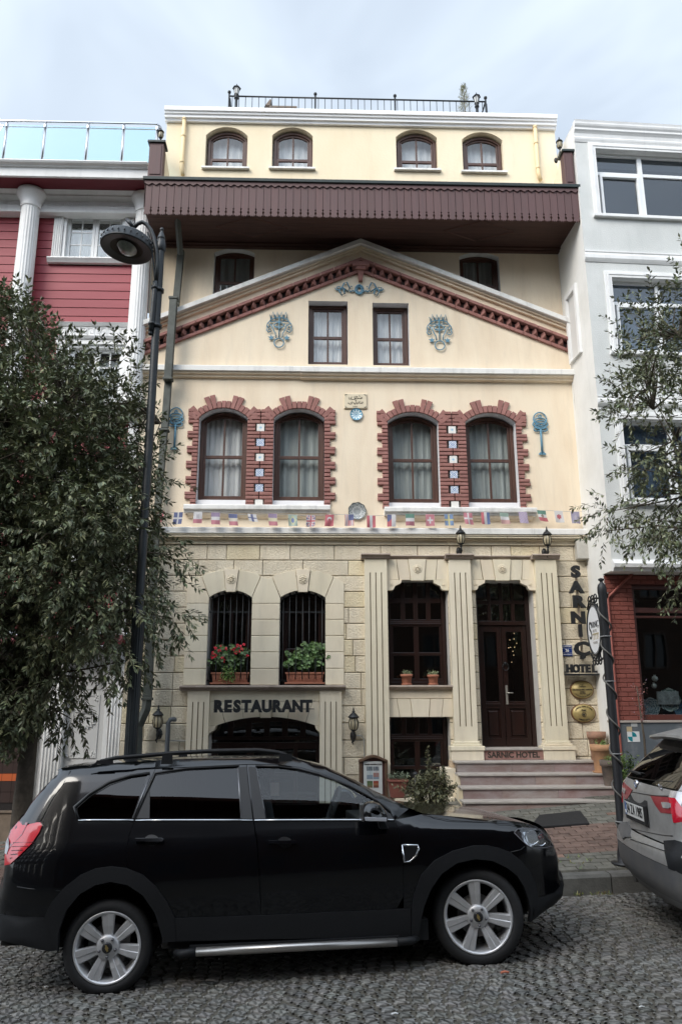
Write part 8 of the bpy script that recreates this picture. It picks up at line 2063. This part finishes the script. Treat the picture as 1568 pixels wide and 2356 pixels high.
for k in range(26): a = k*2*math.pi/26; q.tube([(.312*math.cos(a), .312*math.sin(a), .09), (.318*math.cos(a), .318*math.sin(a), .06), (.322*math.cos(a), .322*math.sin(a), .045)], [.004, .012, .005], 5)
q.v = [tuple(HM @ Vector(p)) for p in q.v]; q.build('rim_scallops', post_paint, hd)

# ================================================================== HANGING SIGN ON A POST
SY2 = 8.9; sx_, _ = P(1440, 2008, SY2); gS = walk_z(sx_, SY2); sx_ = X_(1408, 1650, SY2); zt_ = Z_(1382, 1345, SY2)
SP = thing('sign_post', 'black post wound with cable and carrying an oval white hotel sign, by the kerb', 'sign post', (sx_, SY2, gS))
q = MB(); q.lathe([(.14, .0), (.14, .012), (.075, .015), (.072, .10), (.058, .18), (.050, .22), (.048, zt_-gS-.12), (.052, zt_-gS-.10), (.052, zt_-gS-.04), (.04, zt_-gS), (.02, zt_-gS+.02), (.018, zt_-gS+.04), (.034, zt_-gS+.05), (.034, zt_-gS+.065), (.012, zt_-gS+.075)], sx_, SY2, gS, 24); q.build('post', M('sign_post_paint', (.012, .013, .016), .5, var=.3, vs=9), SP)
q = MB(); pts = []; H = zt_-gS
for i in range(300):
    u = i/299; a = -u*2*math.pi*7.2+.8; r_ = .060+.004*math.sin(u*60); pts.append((sx_+r_*math.cos(a), SY2+r_*math.sin(a), gS+.15+u*(H-.25)))
q.tube(pts, .010, 6); q.build('cable', M('grey_cable', (.10, .095, .085), .6), SP)
q = MB()
for z in (gS+.42, gS+1.12, gS+1.9, gS+2.4): q.lathe([(.052, -.004), (.064, -.004), (.064, .004), (.052, .004)], sx_, SY2, z, 16)
q.build('cable_tie', M('tie', (.3, .3, .3), .6), SP)
zc = Z_(1366, 1448, SY2+.3); yc = SY2+.335; ay, az = .225, .30
q = MB(); q.tube([(sx_, yc+ay*math.cos(R(a)), zc+az*math.sin(R(a))) for a in range(0, 361, 9)], .020, 8)
for s in (1, -1):
    zb_ = zc+s*(az+.02)
    for k in (-1, 0, 1):
        yy = yc+k*.10; q.tube([(sx_, yy+.055*math.cos(R(a))*(1-a/700), zb_+s*(.015+.06*math.sin(R(a))*(1-a/900)+.02)) for a in range(0, 400, 25)], .0085, 5)
    q.tube([(sx_, SY2+.03, zb_+s*.01), (sx_, yc-.05, zb_+s*.05), (sx_, yc+.12, zb_+s*.03), (sx_, yc+.20, zb_-s*.06)], .012, 6); q.tube([(sx_, SY2, zb_-s*.06), (sx_, SY2+.14, zb_-s*.09)], .012, 6)
for k in range(9): a = R(100+k*20); q.tube([(sx_, yc+(ay+.015)*math.cos(a), zc+(az+.015)*math.sin(a)), (sx_, yc+(ay+.045)*math.cos(a+.06), zc+(az+.05)*math.sin(a+.06)), (sx_, yc+(ay+.02)*math.cos(a+.13), zc+(az+.02)*math.sin(a+.13))], .008, 5)
q.build('scroll_frame', iron, SP)
q = MB(); n = 40; vs = [(sx_+dx, yc+ay*math.cos(2*math.pi*i/n), zc+az*math.sin(2*math.pi*i/n)) for dx in (-.012, .012) for i in range(n)]
q.add(vs, [tuple(range(n)), tuple(range(2*n-1, n-1, -1))]+[(i, i+n, (i+1) % n+n, (i+1) % n) for i in range(n)]); board = q.build('sign_board', M('sign_white', (.80, .80, .80), .35), SP)
q = MB()
for side in (-1, 1): q.tube([(sx_+side*.013, yc+ay*.90*math.cos(R(a)), zc+az*.92*math.sin(R(a))) for a in range(0, 361, 9)], .0035, 5)
q.build('sign_line', iron, board)
for side in (-1, 1):
    rz = -math.pi/2 if side < 0 else math.pi/2
    def MT_(u, v, sh=0): return Matrix.Translation((sx_+side*.014, yc-side*-1*0+(-u if side < 0 else u), zc+v)) @ Matrix.Rotation(rz, 4, 'Z')
    q = MB(); text_mb('S', .30, 0, 0, 0, .003, .0, mb=q, M4=MT_(-.115, -.015), sx=.75); text_mb('ARNIÇ', .105, 0, 0, 0, .003, .0, mb=q, M4=MT_(.045, .055), sx=.80)
    q.build('sign_lettering', ink_black, board)
    q = MB(); text_mb('HOTEL', .05, 0, 0, 0, .003, -.0005, mb=q, M4=MT_(.03, -.018), sx=.9); text_mb('ISTANBUL', .040, 0, 0, 0, .003, -.0005, mb=q, M4=MT_(.03, -.155), sx=.8); q.build('sign_small_letters', M('grey_letter', (.35, .33, .31), .6), board)
    q = MB()
    for k in range(4):
        u0 = -.05+k*.05; loop = [(u0, -.12), (u0+.006, -.12)]+[(u0+.025-.019*math.cos(R(a)), -.075+.019*math.sin(R(a))) for a in range(0, 181, 30)]+[(u0+.044, -.12), (u0+.05, -.12), (u0+.05, -.045), (u0, -.045)]
        q.prism(loop, -.002, .001)
    q.v = [tuple(MT_(0, 0) @ Vector(p)) for p in q.v]; q.build('sign_arches', M('arch_tan', (.46, .38, .24), .6), board)

# ================================================================== TREES
def grow_tree(label, x, y, zg, env, yc, dep, nclus, ntw, leaves, ll, lw, name, droop, leafcol, trunk_r=.11, seed=1, crad=.34, dens=None, forks=5, tuft=3):
    random.seed(seed); t = thing(name, label, 'tree', (x, y, zg)); l = MB(); w_ = MB(); tw_ = MB()
    poly = [P(a, b, yc) for a, b in env]; cx = sum(p[0] for p in poly)/len(poly); cz = sum(p[1] for p in poly)/len(poly); zmin = min(p[1] for p in poly); zmax = max(p[1] for p in poly); xmin = min(p[0] for p in poly); xmax = max(p[0] for p in poly)
    fork = [Vector((x+rnd(-.1, .1), y+rnd(-.1, .1), lerp(zg, zmax, .22)))]
    w_.tube([(x, y, zg-.1), (x+.02, y, zg+.25), tuple(lerp(Vector((x, y, zg)), fork[0], .6)), tuple(fork[0])], [trunk_r*1.35, trunk_r, trunk_r*.9, trunk_r*.8], 12)
    limbs = []
    for k in range(forks):
        a = 2*math.pi*k/forks+rnd(-.4, .4); tgt = Vector((lerp(x, cx, .6)+math.cos(a)*(xmax-xmin)*.25, yc+math.sin(a)*dep*.5, lerp(zmin, zmax, rnd(.45, .70)))); pts = [fork[0]]
        for i in range(1, 7): pts.append(fork[0].lerp(tgt, i/6)+rv()*.09)
        w_.tube([tuple(p) for p in pts], [trunk_r*.5*(1-i*.15) for i in range(7)], 8); limbs.append(pts)
    cl_ = []; tries = 0
    while len(cl_) < nclus and tries < 200000:
        tries += 1; v = rnd(-1, 1); sc = math.sqrt(1-v*v*.92); X = rnd(xmin, xmax); Z = rnd(zmin, zmax)
        u0, z0 = cx+(X-cx)/sc, cz+(Z-cz)/sc
        if not inpoly(u0, z0, poly): continue
        if dens and rnd(0, 1) > dens(X, Z): continue
        cl_.append(Vector((X, yc+v*dep, Z)))
    allp = [p for L in limbs for p in L[1:]]
    for c in cl_:
        b = min(allp, key=lambda p: (p-c).length+.35*max(0, p.z-c.z)); m1 = b.lerp(c, .5)+rv()*.10+Vector((0, 0, .08)); w_.tube([tuple(b), tuple(m1), tuple(c)], [.016, .010, .005], 5)
        out_ = Vector((c.x-cx, c.y-yc, (c.z-cz)*.4)); out_ = out_.normalized() if out_.length > .01 else Vector((0, 0, 1)); low = 1-(c.z-zmin)/(zmax-zmin); shade = rnd(.75, 1.25)
        for k in range(ntw):
            o = rv()*crad*rnd(.15, 1); d = (o.normalized()*.8+out_*.5+Vector((0, 0, .55-1.2*low+rnd(-.3, .3)))).normalized()
            twig(l, tw_, c+o*.75, d, rnd(.16, .34), leaves, ll, lw, droop*(.4+low), lambda: leafcol(shade), .0028, .75, tuft)
    l.build('crown', leaf_m, t); w_.build('trunk', bark, t); tw_.build('twigs', bark, t)
    return t
def lcol(sh):
    k = sh*rnd(.6, 1.3); 
    if rnd(0, 1) < .12: return (k*1.5, k*1.35, k*1.25)
    return (k*rnd(.9, 1.1), k, k*rnd(.85, 1.15))
env1 = [(-70, 660), (15, 690), (60, 715), (95, 760), (125, 805), (180, 815), (250, 800), (290, 835), (320, 880), (330, 920), (335, 1000), (350, 1040), (375, 1080), (385, 1160), (420, 1190), (425, 1290), (395, 1360), (420, 1440), (425, 1560), (375, 1590), (320, 1590), (270, 1560), (225, 1590), (150, 1670), (60, 1700), (-120, 1700), (-220, 1400), (-200, 900)]
xsL = X_(322, 1200, 9.3)
grow_tree('dense dark green evergreen tree at the left, hiding most of the red house', X_(60, 1700, 9.3), 9.3, walk_z(-4, 9.3), env1, 9.35, 1.2, 500, 14, 13, .092, .031, 'evergreen_tree', .24, lambda s: tuple(1.4*c for c in lcol(s)), seed=5, crad=.36,
          dens=lambda X, Z: 1 if X < xsL-.05 else .17)
env2 = [(1385, 1215), (1395, 1150), (1392, 1090), (1402, 1040), (1408, 990), (1422, 900), (1418, 850), (1412, 770), (1425, 725), (1470, 715), (1505, 690), (1530, 650), (1570, 600), (1700, 560), (1900, 800), (1900, 1300), (1700, 1450), (1560, 1440), (1520, 1380), (1490, 1290), (1440, 1240)]
grow_tree('sparse olive green tree reaching in from the right edge before the grey house', 5.9, 9.2, walk_z(5.9, 9.2), env2, 9.2, .9, 205, 10, 11, .078, .029, 'street_tree', .2, lambda s: tuple(1.35*c for c in lcol(s)), seed=12, crad=.34, dens=lambda X, Z: .8 if X > 4.0 else .45, forks=6, tuft=2, trunk_r=.075)

# ================================================================== SMALL STREET STUFF
random.seed(200); l = MB()
for k in range(230):
    x = rnd(1.6, 5.2); yy = KERB_Y-rnd(.0, .10) if rnd(0, 1) < .7 else KERB_Y+.17+abs(random.gauss(0, .25)); z = road_z(x, yy) if yy < KERB_Y else walk_z(x, yy)
    if math.sin(x*5.1)+math.sin(x*11.3+1) < .1: continue
    for j in range(7): leafblade(l, Vector((x+rnd(-.03, .03), yy+rnd(-.03, .02), z)), Vector((rnd(-1, 1), rnd(-1, 1), rnd(.6, 1.8))), rnd(.02, .06), .007, rv(), tuple(c*rnd(.8, 1.7) for c in (1.6, 1.5, .9)))
tag(l.build('kerb_weeds', leaf_m, None), kind='stuff', label='thin weeds and grass growing along the kerb joints', cat='weeds')
for k, (px, py, c, lb) in enumerate(((1028, 3902-1696, 0, ''),)): pass
for (px, py, c, lb, s) in ((1161, 2240, (.45, .14, .08), 'small orange scrap on the setts just behind the front wheel', .03), (908, 2336, (.7, .7, .7), 'white cigarette end on the setts near the bottom edge', .022), (1475, 2320, (.7, .7, .68), 'tiny white paper fleck on the setts at the bottom right', .018), (107, 2273, (.75, .75, .75), 'white fleck on the setts left of the rear wheel', .014)):
    Y = 6.0
    for _ in range(8):
        x, z = P(px, py, Y); d = ray(px, py); zt2 = road_z(x, Y)+.012; Y = Y*(CZ-zt2)/(CZ-z)
    x = X_(px, py, Y); q = MB(); q.tube([(x-s, Y, road_z(x, Y)+.018), (x, Y+s*.3, road_z(x, Y)+.022), (x+s, Y+.003, road_z(x, Y)+.018)], s*.28, 6); tag(q.build('litter_scrap', M('scrap%d' % int(c[1]*100+s*1000), c, .8), None), lb, 'litter')
